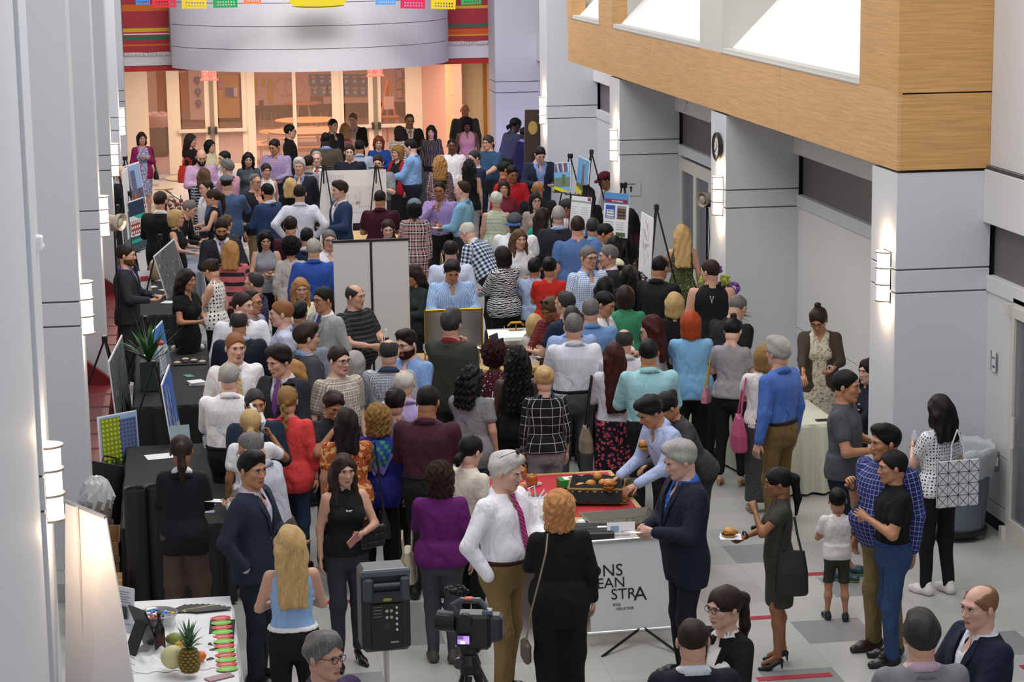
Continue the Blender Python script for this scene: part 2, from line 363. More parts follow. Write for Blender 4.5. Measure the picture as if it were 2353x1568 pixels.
# woven blankets
def blanket(x0,x1,stripes,zt,lab):
    r=empty('blanket',(x0,48.36,0),lab,'blanket')
    z=zt
    b=B();cols=[]
    for c,h in stripes:
        m=mat(c,.95,kind='noise',sc=120,bs=.1)
        if m not in cols: cols.append(m)
        nn=12
        for i in range(nn):
            xa=(x1-x0)*i/nn; xb=(x1-x0)*(i+1)/nn; ya=.015*math.sin(xa*9); yb=.015*math.sin(xb*9)
            b.add([(xa,ya,z-h),(xb,yb,z-h),(xb,yb,z),(xa,ya,z),(xa,ya+.015,z-h),(xb,yb+.015,z-h),(xb,yb+.015,z),(xa,ya+.015,z)],[(0,1,2,3),(7,6,5,4),(0,4,5,1),(3,2,6,7)],cols.index(m))
        z-=h
    b.obj('cloth',cols,r)
    fr=B()
    for i in range(70):
        xx=(x1-x0)*i/69; fr.tube([(xx,.005,z+.005),(xx+random.uniform(-.01,.01),0,z-.05-random.random()*.03)],.006,4)
    fr.obj('fringe',mat('e6dfdc',.9),r,kind='stuff')
cR='b03c46'
blanket(-.86,.11,[('2f6b45',.1),(cR,.35),('3a8a52',.06),(cR,.15),('d9702c',.14),(cR,.36),('d8b52f',.08),(cR,.03),('e0d5cf',.03),(cR,.03),('2f7a55',.08),(cR,.09),('d9702c',.035),(cR,.14)],4.98,'striped red, orange, yellow and green woven blanket hung left of the curved balcony')
blanket(6.11,7.05,[('d8d0cf',.09),(cR,.3),(cR,.17),('d8b52f',.06),(cR,.34),('2f7a55',.06),(cR,.04),('d9602c',.12),('d8b52f',.03),(cR,.12)],4.72,'striped red and orange woven blanket hung right of the curved balcony')
# paper bunting
for i,(x0,x1,c,yb,lb) in enumerate(((350,405,'d22f3f',17,'red cut-paper flag over the left blanket'),(418,475,'e0c52b',19,'yellow cut-paper flag beside the red one at left'),(490,546,'219a4f',17,'green cut-paper flag left of the orange one'),(560,600,'ef7a3a',7,'orange cut-paper flag near the middle'),(863,909,'5a9de0',10,'light blue cut-paper flag right of the big yellow shape'),(920,977,'d3265c',18,'pink cut-paper flag at the right'),(990,1047,'e6c92b',19,'yellow cut-paper flag over the right blanket'),(1060,1106,'2fa35a',10,'green cut-paper flag over the right blanket'),(312,345,'3a86c8',10,'blue cut-paper flower at the far left'))):
    p=Yp(x0,yb,44.2); q=Yp(x1,yb,44.2); w_=q.x-p.x; r=empty('paper_flag',(p.x,44.2,p.z),lb,'paper flag',group='cut-paper bunting')
    b=B(); n=9; h=.42; cw=w_/n
    for a in range(n):
        b.add([(a*cw,0,0),((a+.5)*cw,0,-.02),((a+1)*cw,0,0),((a+1)*cw,0,.03),(a*cw,0,.03),(a*cw,.002,0),((a+.5)*cw,.002,-.02),((a+1)*cw,.002,0),((a+1)*cw,.002,.03),(a*cw,.002,.03)],[(0,1,2,3,4),(9,8,7,6,5)])
        for rI in range(7):
            z0=.03+rI*.055; solid=(a in(0,n-1)) or rI%3==2
            if solid: b.box(a*cw,(a+1)*cw,0,.002,z0,z0+.055)
            else: b.box(a*cw,a*cw+cw*.45,0,.002,z0,z0+.055); b.box(a*cw+cw*.45,(a+1)*cw,0,.002,z0+.03,z0+.055)
    b.obj('paper',mat(c,.8),r); r.rotation_euler=(0,random.uniform(-.05,.05),0)
p=Yp(662,-40,44.2);q=Yp(797,18,44.2)
b=B(); n=24; cx0=(p.x+q.x)/2; ww=(q.x-p.x)/2
b.plate([(cx0+ww*math.copysign(abs(math.cos(t))**.5,math.cos(t)),44.2,q.z+.25+.25*math.copysign(abs(math.sin(t))**.7,math.sin(t))) for t in [2*PI*i/n for i in range(n)]],(0,-1,0),.02)
r=empty('paper_cutout',(0,0,0),'big yellow rounded paper shape hanging in the middle of the bunting','paper cutout'); b.obj('shape',mat('d9c520',.8),r)
B().tube([(cx0-ww*.9+2*ww*.9*i/12,44.17,q.z+.05-.02*math.sin(PI*i/12)) for i in range(13)],.006,5).obj('outline',mat('4a4315',.8),r)
# glass wall at the back of the hall
GY=54.5; FR=mat('e6d8c6',.5); g=B().box(-1.9,6.3,GY,GY+.12,2.75,3.05).obj('window_1',FR,kind='structure')
GLB=mat('d9b7a0',.05,alpha=.12)
posts=[(-1.0,-.45),(.0,.22),(1.92,2.12),(3.03,3.12),(3.99,4.19),(5.92,6.22)]
for a,b_ in posts: B().box(a,b_,GY-.02,GY+.12,0,2.75,0,None,.008).obj('post',FR,g)
for a,b_ in ((-.45,.0),(2.12,3.03),(3.12,3.99)): B().box(a,b_,GY+.05,GY+.06,.05,2.75).obj('pane',GLB,g)
for di,(a,b_) in enumerate(((.22,1.92),(4.19,5.92))):
    mid=(a+b_)/2; dr=B().box(a,b_,GY,GY+.1,2.70,2.80).obj('door_%d'%(3+di),FR,kind='structure')
    B().box(mid-.05,mid+.05,GY-.03,GY+.1,0,2.72).obj('mullion',mat('8d8274',.5),dr)
    for s0,s1 in ((a,mid-.05),(mid+.05,b_)):
        fb=B(); fb.box(s0,s0+.09,GY,GY+.06,0,2.70); fb.box(s1-.12,s1,GY,GY+.06,0,2.70); fb.box(s0+.12,s1-.12,GY,GY+.06,2.6,2.70); fb.box(s0+.12,s1-.12,GY,GY+.06,0,.22); fb.obj('door_frame',FR,dr)
        B().box(s0+.12,s1-.12,GY+.02,GY+.03,.22,2.6).obj('pane',GLB,dr)
        B().box(s0+.02,s1-.02,GY-.12,GY-.04,1.0,1.09,0,None,.015).obj('push_bar',mat('e8dccb',.35,.2),dr)
        e=s1 if s1<mid+.01 else s0
        B().box(e-.06 if e==s1 else e,e if e==s1 else e+.06,GY-.16,GY-.0,.96,1.14,0,None,.01).obj('latch',mat('57575a',.3,.7),dr)
for px,py,t in ((480,172,'EXIT'),(862,163,'EXIT')):
    p=Yp(px,py,50.5); r=empty('exit_sign',p,'red lit EXIT sign hanging %s'%('over the left glass doors' if px<600 else 'near the right glass doors, mostly behind the balcony edge'),'exit sign')
    B().box(-.17,.17,0,.03,-.10,.14).obj('sign_panel',mat('d9a9a0',.4,alpha=.35),r)
    text(t,.17,mat('ff3b3b',.5,emit=2.2),r,TR(0,-.004,-.05)@Matrix.Rotation(PI/2,4,'X'))
    B().box(-.2,.2,-.02,.05,-.13,-.10).obj('sign_base',mat('ff6a60',.5,emit=.6),r); B().tube([(0,.02,.14),(0,.02,.5)],.01).obj('stem',METAL,r)
# side wall by the back right: pink panel, cream wall
PW=mat('d9a99a',.7)
B().add([(6.22,54.5,0),(6.95,52.6,0),(6.95,52.6,3.02),(6.22,54.5,3.02),(6.3,54.6,0),(7.0,52.7,0),(7.0,52.7,3.02),(6.3,54.6,3.02)],[(0,1,2,3),(7,6,5,4),(0,3,7,4),(1,5,6,2)]).obj('wall_back.002',PW,kind='structure')
cw_=B().box(6.62,7.55,53.0,53.1,0,3.0).obj('wall_back.003',mat('e6cfa4',.7),kind='structure')
B().box(7.52,7.6,52.95,53.2,0,2.9).obj('trim_9',mat('b07a35',.5),kind='structure'); B().box(7.6,8.2,52.9,53.1,0,3.0).obj('wall_back.004',mat('dcb48a',.7),kind='structure')
p=Yp(1050,208,52.99); B().box(-.15,.15,-.006,0,-.1,.1).obj('paper_notice',mat('e9d4ae',.7),loc=p,label='paper notice with a black arrow on the cream back wall',cat='notice'); pn=COL.objects[-1]
B().add([(-.04,-.008,.01),(.02,-.008,.01),(.02,-.008,.03),(.05,-.008,0),(.02,-.008,-.03),(.02,-.008,-.01),(-.04,-.008,-.01)],[(0,6,5,4,3,2,1)]).obj('arrow',BLK,pn)
# classroom beyond
B().box(-1.9,14,69.0,69.2,0,4).obj('wall_back.010',mat('e0b9ae',.8),kind='structure'); B().box(1.4,14,68.9,69.0,0,.45).obj('baseboard_back',mat('2c2320',.6),kind='structure')
B().box(-2.1,-1.9,54.6,69,0,4).obj('wall_left.011',mat('dcae98',.8),kind='structure'); B().box(9.5,9.7,54.6,69,0,4).obj('wall_right.014',mat('d9a99a',.8),kind='structure')
B().box(-1.9,9.5,54.62,69,-.004,.004).obj('floor.001',mat('a38a82',.45,kind='noise',sc=5,bs=.02),kind='structure')
def onwall(px,py,Y=68.95): return Yp(px,py,Y)
def wallrect(name,x0,y0,x1,y1,m,Y=68.93,lab=None,cat=None,par=None,th=.02):
    p=Yp(x0,y1,Y);q=Yp(x1,y0,Y)
    return B().box(0,q.x-p.x,0,th,0,q.z-p.z).obj(name,m,par,loc=p,label=lab,cat=cat)
wd=wallrect('classroom_door',395,168,437,277,mat('b5713a',.5,kind='woodv'),68.85,'brown wooden classroom door behind the left glass doors','door',th=.05)
wallrect('kick_plate',395,256,437,276,mat('9a7f7a',.4,.5),68.8); k_=COL.objects[-1]; k_.name='kick_plate'; k_['label']='grey metal kick plate low on the brown classroom door'; k_['category']='kick plate'
wallrect('classroom_door',318,165,384,279,mat('ad6a38',.5,kind='woodv'),68.85,'brown wooden doors seen through the leftmost glass pane','door',th=.05)
wallrect('column',338,160,358,280,mat('e3c7b4',.7),68.6,'pale square column behind the leftmost glass pane','column',th=.25)
wallrect('wall_section',437,160,467,276,mat('e6cdc0',.7),68.8,'pale wall strip carrying the flower garland','wall panel',th=.1)
FB=mat('2f6fb5',.7);FG=mat('2f5a2a',.7);FO=mat('e58a30',.7)
def flower(x,y,s,lab,Y=68.7):
    p=Yp(x,y,Y); r=empty('paper_flower',p,lab,'paper flower',group='blue paper flowers')
    for i in range(8): t=2*PI*i/8; B().ell((math.cos(t)*s*.62,0,math.sin(t)*s*.62),(s*.3,.01,s*.3),8).obj('petal',FB,r)
    B().ell((0,-.012,0),(s*.3,.012,s*.3),8).obj('center',FO,r); B().tube([(0,0,-s*.9),(0,0,-s*1.6)],.012,5).obj('stem',FG,r)
    for q in (-1,1): B().ell((q*s*.35,0,-s*1.1),(s*.3,.008,s*.12),8,0).obj('leaf',FG,r)
for i,(x,y) in enumerate(((453,183),(455,210),(456,236))): flower(x,y,.11,('top','middle','lowest')[i]+' blue paper flower of the garland left of the door mullion')
for i,(x,y) in enumerate(((557,183),(557,210),(558,236))): flower(x,y,.09,('top','middle','lowest')[i]+' blue paper flower of the garland by the dark red trim',68.7)
cb=wallrect('bookcase',497,172,548,272,mat('d2a25c',.6,kind='woodv'),68.5,'light wood bookcase with blue binders behind the left doors','bookcase',th=.35)
for i,(x,c) in enumerate(((523,'3a5fae'),(533,'3a5fae'),(541,'e8e2dc'))):
    wallrect('binder',x-4,202,x+4,222,mat(c,.6),68.4,('left blue','right blue','white')[i]+' binder on the bookcase behind the left doors','binder',th=.1)
wallrect('storage_bin',502,182,512,203,mat('b98ba0',.5),68.4,'mauve container on the bookcase shelf','container',th=.1)
wallrect('trim_12',546,170,552,270,mat('8a2a26',.5),68.8,th=.1); o=COL.objects[-1]; o['kind']='structure'
for i,(x,y0,y1) in enumerate(((587,180,215),(605,180,197),(622,180,236))): wallrect('paper_strip',x-3,y0,x+3,y1,mat('c9b21f',.7),68.92,('left long','short middle','longest right')[i]+' yellow paper strip on the whiteboard wall','paper strip')
PB=mat('3f7f9f',.6);PO=mat('d99a80',.7)
for j,(xs,y) in enumerate((((720,740,760),183),((795,815,835),183),((724,744,760),208),((797,816,834),209))):
    for i,x in enumerate(xs):
        p=Yp(x,y,68.9); r=empty('poster',p,'%s blue poster, %s of the %s row %s the white post'%(('first','second','third')[i],('left','middle','right')[i],('upper','upper','lower','lower')[j],('left of','right of')[j%2]),'poster',group='blue body posters')
        B().box(-.13,.13,0,.01,-.16,.16).obj('sheet',PB,r); B().ell((0,-.005,.08),(.085,.006,.04),10).obj('face',PO,r); B().ell((0,-.005,-.05),(.05,.006,.06),8).obj('figure',mat('cfc6be',.7),r)
for i,(x,y,c) in enumerate(((917,170,'c9b7c6'),(934,172,'5b4f9a'),(917,195,'d9a183'),(934,198,'8fae5a'),(918,216,'d9b3a0'),(935,225,'e8d48a'))):
    p=Yp(x,y,68.85); r=empty('artwork',p,('pale','violet','orange','green and blue','pink','small yellow')[i]+' child drawing pinned by the wooden easel','artwork',group='pinned drawings')
    B().box(-.1,.1,0,.01,-.13,.13).obj('frame',mat('8f6f77',.6),r); B().box(-.08,.08,-.005,0,-.11,.11).obj('sheet',mat(c,.8),r)
# whiteboard circles
b=B()
for cxp in (655,678):
    p=Yp(cxp,200,68.9); b.tube([(p.x+.42*math.cos(t)*.75,68.9,p.z+.28*math.sin(t)) for t in [2*PI*i/24 for i in range(25)]],.006,4,cap=False)
b.obj('drawn_circles',mat('a07a88',.8),label='two overlapping circles drawn on the whiteboard',cat='drawing')
# classroom round table sets
WT=mat('c98a50',.45,kind='noise',sc=4,bs=.02); RED=mat('c23a28',.4)
def round_table(x,y,r,lab,red=False,seats=8):
    t=empty('round_table',(x,y,0),lab,'table')
    B().lathe([(r*.98,.71),(r,.72),(r,.745),(r*.985,.75),(0,.75)],40).obj('tabletop',WT,t)
    B().lathe([(r+.004,.715),(r+.008,.73),(r+.004,.742)],40).obj('edge_band',RED if red else mat('8c5a35',.5),t)
    for i in range(4): a=PI/4+i*PI/2; B().tube([(math.cos(a)*r*.35,math.sin(a)*r*.35,.71),(math.cos(a)*r*.6,math.sin(a)*r*.6,0)],.02).obj('leg',METAL,t)
    if seats:
        for i in range(4):
            a=i*PI/2; v=[];n=10
            for k in range(n+1):
                tt=a-.55+1.1*k/n
                for rr_ in (r*1.18,r*1.18+.28):
                    for z in (.43,.455): v.append((rr_*math.cos(tt),rr_*math.sin(tt),z))
            f=[]
            for k in range(n): q=k*4;c=q+4; f+=[(q,q+1,c+1,c),(q+2,c+2,c+3,q+3),(q,c,c+2,q+2),(q+1,q+3,c+3,c+1)]
            f+=[(0,2,3,1),(n*4,n*4+1,n*4+3,n*4+2)]
            B().add(v,f).obj('bench',WT,t)
            for s in (-.4,.4): B().tube([(math.cos(a+s)*r*1.3,math.sin(a+s)*r*1.3,.43),(math.cos(a+s)*r*1.3,math.sin(a+s)*r*1.3,0)],.015,6).obj('bench_leg',METAL,t)
    return t
round_table(3.75,60.2,.9,'round cafeteria table with benches nearest the far classroom wall')
round_table(3.5,57.0,.98,'round cafeteria table with benches just behind the glass')
t=Z(703,244,.74); round_table(t.x,66,.55,'small red-edged table by the classroom chairs',True,0)
def chair(x,y,rz,lab,col='3a3438'):
    r=empty('school_chair',(x,y,0),lab,'chair',rz,'dark school chairs'); m=mat(col,.5)
    B().box(-.21,.21,-.21,.21,.43,.46,0,None,.01).obj('seat',m,r); B().box(-.2,.2,.19,.22,.5,.82,0,None,.01).obj('backrest',m,r)
    for sx in (-1,1):
        for s2 in (-1,1): B().tube([(sx*.17,s2*.17,.43),(sx*.2,s2*.2,0)],.012,6).obj('leg',METAL,r)
for x,y,rz,l in ((2.95,66.3,1.2,'dark school chair left of the red-edged table'),(4.75,66.2,-1.2,'dark school chair right of the red-edged table'),(4.4,66.9,-.3,'dark school chair behind the red-edged table')): chair(x,y,rz,l)
# wooden easel in the classroom
p=Z(905,330); r=empty('wooden_easel',(5.95,60.4,0),'orange wooden easel behind the right glass doors','easel'); OW=mat('b8622e',.5)
for a,b_ in (((-.35,0,0),(0,0,1.75)),((.35,0,0),(0,0,1.75)),((0,.5,0),(0,.02,1.7))): B().tube([a,b_],.03,4).obj('leg',OW,r)
B().box(-.28,.28,-.06,.0,.72,.78).obj('tray',OW,r); B().box(-.12,.16,-.03,-.01,.95,1.3).obj('paper_pad',mat('c9a09a',.7),r)
# bins
def bin_(x,y,s,col,bag,lab,letters=False,z=0):
    r=empty('trash_can',(x,y,z),lab,'trash can'); m=mat(col,.45)
    B().lathe([(0,.08),(.26,.08),(.27,.12),(.32,.74),(.345,.75),(.345,.82),(.32,.82),(.25,.14),(0,.14)],28).obj('barrel',m,r,smooth=False)
    B().lathe([(.29,.05),(.3,.09),(.27,.1)],24).obj('dolly',BLK,r)
    for i in range(4):
        a=PI/4+i*PI/2; c=B().lathe([(0,-.015),(.04,-.015),(.045,0),(.04,.015),(0,.015)],12,0,TR(math.cos(a)*.24,math.sin(a)*.24,.045)@Matrix.Rotation(PI/2,4,'X')).obj('caster',mat('6f6f70',.4),r)
    bg=B(); n=40; prof=[(.33,.60),(.358,.70),(.365,.80),(.355,.86),(.33,.87),(.30,.80),(.27,.6),(.2,.45),(0,.42)]
    v=[]
    for rr_,z_ in prof:
        for k in range(n): j=1+.03*math.sin(k*2.7+z_*20)+random.uniform(-.012,.012); v.append((rr_*j*math.cos(2*PI*k/n),rr_*j*math.sin(2*PI*k/n),z_+.012*math.sin(k*1.9)))
    bg.add(v,[(i*n+k,i*n+(k+1)%n,(i+1)*n+(k+1)%n,(i+1)*n+k) for i in range(len(prof)-1) for k in range(n)])
    bg.obj('bag_liner',bag,r,smooth=True)
    for q in (-1,1): B().box(-.05,.05,-.03,.03,-.1,.1,0,TR(q*.36,0,.68),.015).obj('handle',m,r)
    if letters: text('UTE',.085,mat('22262b',.6),r,RZ(-.25)@TR(-.02,-.335,.62)@Matrix.Rotation(PI/2,4,'X'),'lettering',.004); B().box(-.028,.028,-.034,-.030,-.04,.04,0,TR(.36,0,.68)).obj('sticker',mat('e8e8e8',.5),r)
    r.scale=(s,s,s); return r
BAG=mat('dfe3e6',.3,alpha=.55)
q=Z(2190,1225); bin_(7.45,20.12,1.07,'5d6a74',BAG,'grey wheeled trash can with a clear liner by the right door',True)
t=Z(355,300); bin_(-.3,59.0,1.3,'3c3538',mat('d9b0ae',.3,alpha=.6),'dark trash can with a clear liner behind the leftmost pane')
# sconces
SH=mat('fff1dd',.5,emit=5.5); RINGM=mat('c9b9ad',.3,.6)
def sconce(x,y,side,lab):
    """half-cylinder wall lamp with three bands"""
    r=empty('wall_sconce',(x,y,2.475),lab,'wall lamp',group='wall sconces'); s=side
    def half(rad,z0,z1,th=0,n=14):
        v=[];
        for z in (z0,z1):
            for i in range(n+1): t=-PI/2+PI*i/n; v.append((s*rad*math.cos(t),rad*.9*math.sin(t),z))
        f=[(i,i+1,n+2+i,n+1+i) if s>0 else (i+1,i,n+1+i,n+2+i) for i in range(n)]; f+=[tuple(range(n+1)) if s<0 else tuple(range(n+1))[::-1],tuple(range(n+1,2*n+2))[::(1 if s>0 else -1)]]
        return B().add(v,f)
    half(.10,-.235,.235).obj('diffuser',SH,r)
    for z in (-.25,-.085,.08,.235): half(.118,z,z+.016).obj('ring',RINGM,r)
    B().box(-.02 if s>0 else 0,0 if s>0 else .02,-.13,.13,-.26,.26).obj('back_plate',RINGM,r)
    l=bpy.data.lights.new('sconce_glow','POINT'); l.energy=9; l.color=(1,.72,.45); l.shadow_soft_size=.05
    for z in (-.32,.32):
        lo=bpy.data.objects.new('sconce_light',l); COL.objects.link(lo); lo.parent=r; lo.location=(s*.07,0,z)
ordn=('nearest','second','third','fourth','fifth')
for k in range(5): sconce(-.87,14.05+.28+LN*k-.15,1,'%s lit wall sconce on the left row of pillars, counted from the front'%ordn[k])
for k in range(4): sconce(6.97,20.84+.14+LN*k-.1,-1,'%s lit wall sconce on the right row of pillars, counted from the front'%ordn[k])
# clock
p=Vector((6.95,27.62,3.1)); r=empty('wall_clock',p,'round black-rimmed wall clock on the right pillar','clock'); T=Matrix.Rotation(-PI/2,4,'Y')
B().lathe([(.155,0),(.185,.0),(.185,.04),(.17,.05),(.155,.04),(.155,0)],36,0,T).obj('rim',BLK,r); B().lathe([(.158,0),(.158,.02),(0,.021)],36,0,T).obj('dial',mat('e6e2dc',.5),r)
for a,l_ in ((.6,.08),(2.2,.12)): B().tube([(-.026,0,0),(-.026,l_*math.sin(a),l_*math.cos(a))],.004,5).obj('hand',BLK,r)
b=B()
for i in range(12): a=i*PI/6; b.box(-.025,-.022,-.006,.006,.12,.145,0,Matrix.Rotation(a,4,'X'))
b.obj('hour_marks',BLK,r)
# restroom arrow sign, room sign
p=Yp(1450,434,34.0); r=empty('paper_sign',p,'white paper sign with an upward black arrow on the third right pillar','sign'); B().box(-.155,.155,0,.004,-.11,.11).obj('sheet',mat('c9cbd0',.6),r)
B().add([(-.012,-.003,-.05),(.012,-.003,-.05),(.012,-.003,.01),(.03,-.003,.01),(0,-.003,.045),(-.03,-.003,.01),(-.012,-.003,.01)],[(0,1,2,3,4,5,6)]).obj('arrow',BLK,r); text('Restrooms',.032,BLK,r,TR(0,-.003,.065)@Matrix.Rotation(PI/2,4,'X'))
r=empty('room_sign',(7.905,20.36,1.67),'small white room sign beside the right glass door','sign'); B().box(-.005,0,-.07,.07,-.1,.1).obj('plate',mat('e2e2e4',.5),r)
B().box(-.008,-.005,-.075,-.06,-.1,.1).box(-.008,-.005,.06,.075,-.1,.1).box(-.008,-.005,-.03,.03,-.06,-.04).box(-.008,-.005,-.02,.04,.03,.045).obj('print',mat('3f4350',.5),r)
r=empty('door_sensor',(-.86,14.6,2.6),'small white plastic sensor box on the nearest left pillar','sensor'); 
p=Yp(88,558,14.5); r.location=p; B().box(-.03,.03,-.04,.04,-.05,.05,0,None,.012).obj('housing',mat('e6e8ec',.4),r); B().ell((.02,0,-.02),(.02,.02,.02),8).obj('lens',mat('f4f4f4',.3),r)
# ================= people =================
f32=np.float32
CORN=np.array([[i,j,k] for i in(0,1) for j in(0,1) for k in(0,1)])
EDG=[(a,b) for a in range(8) for b in range(a+1,8) if bin(a^b).count('1')==1]
class Fld:
    def __init__(s,lo,hi,h):
        s.h=h; s.lo=np.array(lo,float); n=np.ceil((np.array(hi)-s.lo)/h).astype(int)+1; s.n=n
        s.ax=[(s.lo[i]+h*np.arange(n[i])).astype(f32) for i in range(3)]; s.f=np.full(n,.2,f32)
    def sub(s,lo,hi):
        i0=[max(0,int((lo[i]-s.lo[i])/s.h)) for i in range(3)]; i1=[min(s.n[i],int((hi[i]-s.lo[i])/s.h)+2) for i in range(3)]
        if any(a>=b for a,b in zip(i0,i1)): return None
        return tuple(slice(a,b) for a,b in zip(i0,i1))
    def grid(s,sl): return s.ax[0][sl[0]][:,None,None],s.ax[1][sl[1]][None,:,None],s.ax[2][sl[2]][None,None,:]
    def put(s,fn,lo,hi,k):
        sl=s.sub(np.array(lo)-k-s.h,np.array(hi)+k+s.h)
        if sl is None: return
        d=fn(*s.grid(sl)); a=s.f[sl]
        if k>0: hh=np.maximum(k-np.abs(a-d),0)/k; s.f[sl]=np.minimum(a,d)-hh*hh*(k*.25)
        else: s.f[sl]=np.minimum(a,d)
    def sub_(s,fn,lo,hi):
        sl=s.sub(np.array(lo)-s.h*2,np.array(hi)+s.h*2)
        if sl is not None: s.f[sl]=np.maximum(s.f[sl],-fn(*s.grid(sl)))
    def cap(s,a,b,r1,r2,k=.03):
        a=np.array(a,float);b=np.array(b,float);R=max(r1,r2)
        s.put(lambda x,y,z:capd(x,y,z,a,b,r1,r2),np.minimum(a,b)-R,np.maximum(a,b)+R,k)
    def ell(s,c,r,k=.02,rot=None): s.put(lambda x,y,z:elld(x,y,z,c,r,rot),np.array(c)-max(r),np.array(c)+max(r),k)
    def cut(s,fn): s.f=np.maximum(s.f,fn(*s.grid((slice(None),)*3)))
    def mesh(s):
        f=s.f; neg=f<0; c=np.zeros(s.n-1,np.int8); n=s.n
        for i,j,k in CORN: c+=neg[i:n[0]-1+i,j:n[1]-1+j,k:n[2]-1+k]
        cells=np.argwhere((c>0)&(c<8))
        if len(cells)==0: return np.zeros((0,3)),np.zeros((0,4),int)
        idm=np.full(s.n-1,-1,np.int32); idm[tuple(cells.T)]=np.arange(len(cells))
        val=np.stack([f[cells[:,0]+q[0],cells[:,1]+q[1],cells[:,2]+q[2]] for q in CORN],1)
        acc=np.zeros((len(cells),3));cnt=np.zeros(len(cells))
        for a,b in EDG:
            va,vb=val[:,a],val[:,b]; m=(va<0)!=(vb<0); t=np.where(m,va/np.where(m,va-vb,1),0)[:,None]
            acc+=m[:,None]*(CORN[a]+t*(CORN[b]-CORN[a])); cnt+=m
        v=(cells+acc/cnt[:,None])*s.h+s.lo; fs=[]
        for ax in range(3):
            sl0=[slice(None)]*3;sl1=[slice(None)]*3; sl0[ax]=slice(0,-1);sl1[ax]=slice(1,None)
            o1,o2=[a for a in range(3) if a!=ax]
            for q in (o1,o2): sl0[q]=slice(1,-1);sl1[q]=slice(1,-1)
            A=neg[tuple(sl0)];Bb=neg[tuple(sl1)]; e=np.argwhere(A!=Bb)
            if len(e)==0: continue
            flip=A[tuple(e.T)]; base=e.copy(); base[:,o1]+=1; base[:,o2]+=1
            def ci(d1,d2): q=base.copy(); q[:,o1]-=d1; q[:,o2]-=d2; return idm[tuple(q.T)]
            qd=np.stack([ci(1,1),ci(0,1),ci(0,0),ci(1,0)],1)
            if ax==1: flip=~flip
            qd[~flip]=qd[~flip][:,::-1]; fs.append(qd)
        fs=np.concatenate(fs); return v,fs[(fs>=0).all(1)]
def capd(x,y,z,a,b,r1,r2):
    d=b-a;L=float(d@d)+1e-9; t=np.clip(((x-a[0])*d[0]+(y-a[1])*d[1]+(z-a[2])*d[2])/L,0,1)
    return np.sqrt((x-a[0]-t*d[0])**2+(y-a[1]-t*d[1])**2+(z-a[2]-t*d[2])**2)-(r1+(r2-r1)*t)
def elld(x,y,z,c,r,rot=None):
    X,Y,Z_=x-c[0],y-c[1],z-c[2]
    if rot is not None: R_=rot; X,Y,Z_=R_[0][0]*X+R_[0][1]*Y+R_[0][2]*Z_,R_[1][0]*X+R_[1][1]*Y+R_[1][2]*Z_,R_[2][0]*X+R_[2][1]*Y+R_[2][2]*Z_
    q=np.sqrt((X/r[0])**2+(Y/r[1])**2+(Z_/r[2])**2); return (q-1)*min(r)*(.6+.4*1)
# ---- head templates by ray casting a field from the head's centre ----
def head_sdf(P,fem):
    x,y,z=P[...,0],P[...,1],P[...,2]; k=.02
    def sm(a,b,k=k): h=np.maximum(k-np.abs(a-b),0)/k; return np.minimum(a,b)-h*h*k*.25
    E=lambda c,r: (np.sqrt(((x-c[0])/r[0])**2+((y-c[1])/r[1])**2+((z-c[2])/r[2])**2)-1)*min(r)
    ax=np.abs(x); ES=lambda c,r:(np.sqrt(((ax-c[0])/r[0])**2+((y-c[1])/r[1])**2+((z-c[2])/r[2])**2)-1)*min(r)
    C=lambda a,b,r1,r2: capd(x,y,z,np.array(a),np.array(b),r1,r2)
    w=.94 if fem else 1
    d=E((0,.015,.035),(.075*w,.096,.086)); d=sm(d,E((0,-.026,-.045),(.055*w,.060,.072)),.04)
    d=sm(d,E((0,-.066,-.098),(.020 if fem else .027,.022,.018)),.03); d=sm(d,ES((.040*w,-.012,-.068),(.018,.026,.026)),.04)
    d=sm(d,ES((.040,-.060,-.012),(.020,.020,.020)),.03); d=sm(d,E((0,-.076,.032),(.050,.018,.012)),.02)
    d=sm(d,C((0,-.088,.016),(0,-.104 if fem else -.108,-.024),.006,.0105),.012); d=sm(d,ES((.012,-.095,-.029),(.009,.009,.008)),.008)
    s=ES((.031,-.101,.013),(.018,.015,.012)); d=-sm(-d,s,.014)
    d=sm(d,E((0,-.089,-.055),(.024,.012,.0065)),.006); d=sm(d,E((0,-.087,-.067),(.020,.012,.0075)),.006)
    s=E((0,-.103,-.061),(.022,.007,.0022)); d=-sm(-d,s,.004)
    d=sm(d,E((0,.045,-.06),(.055,.045,.06)),.04)
    return d
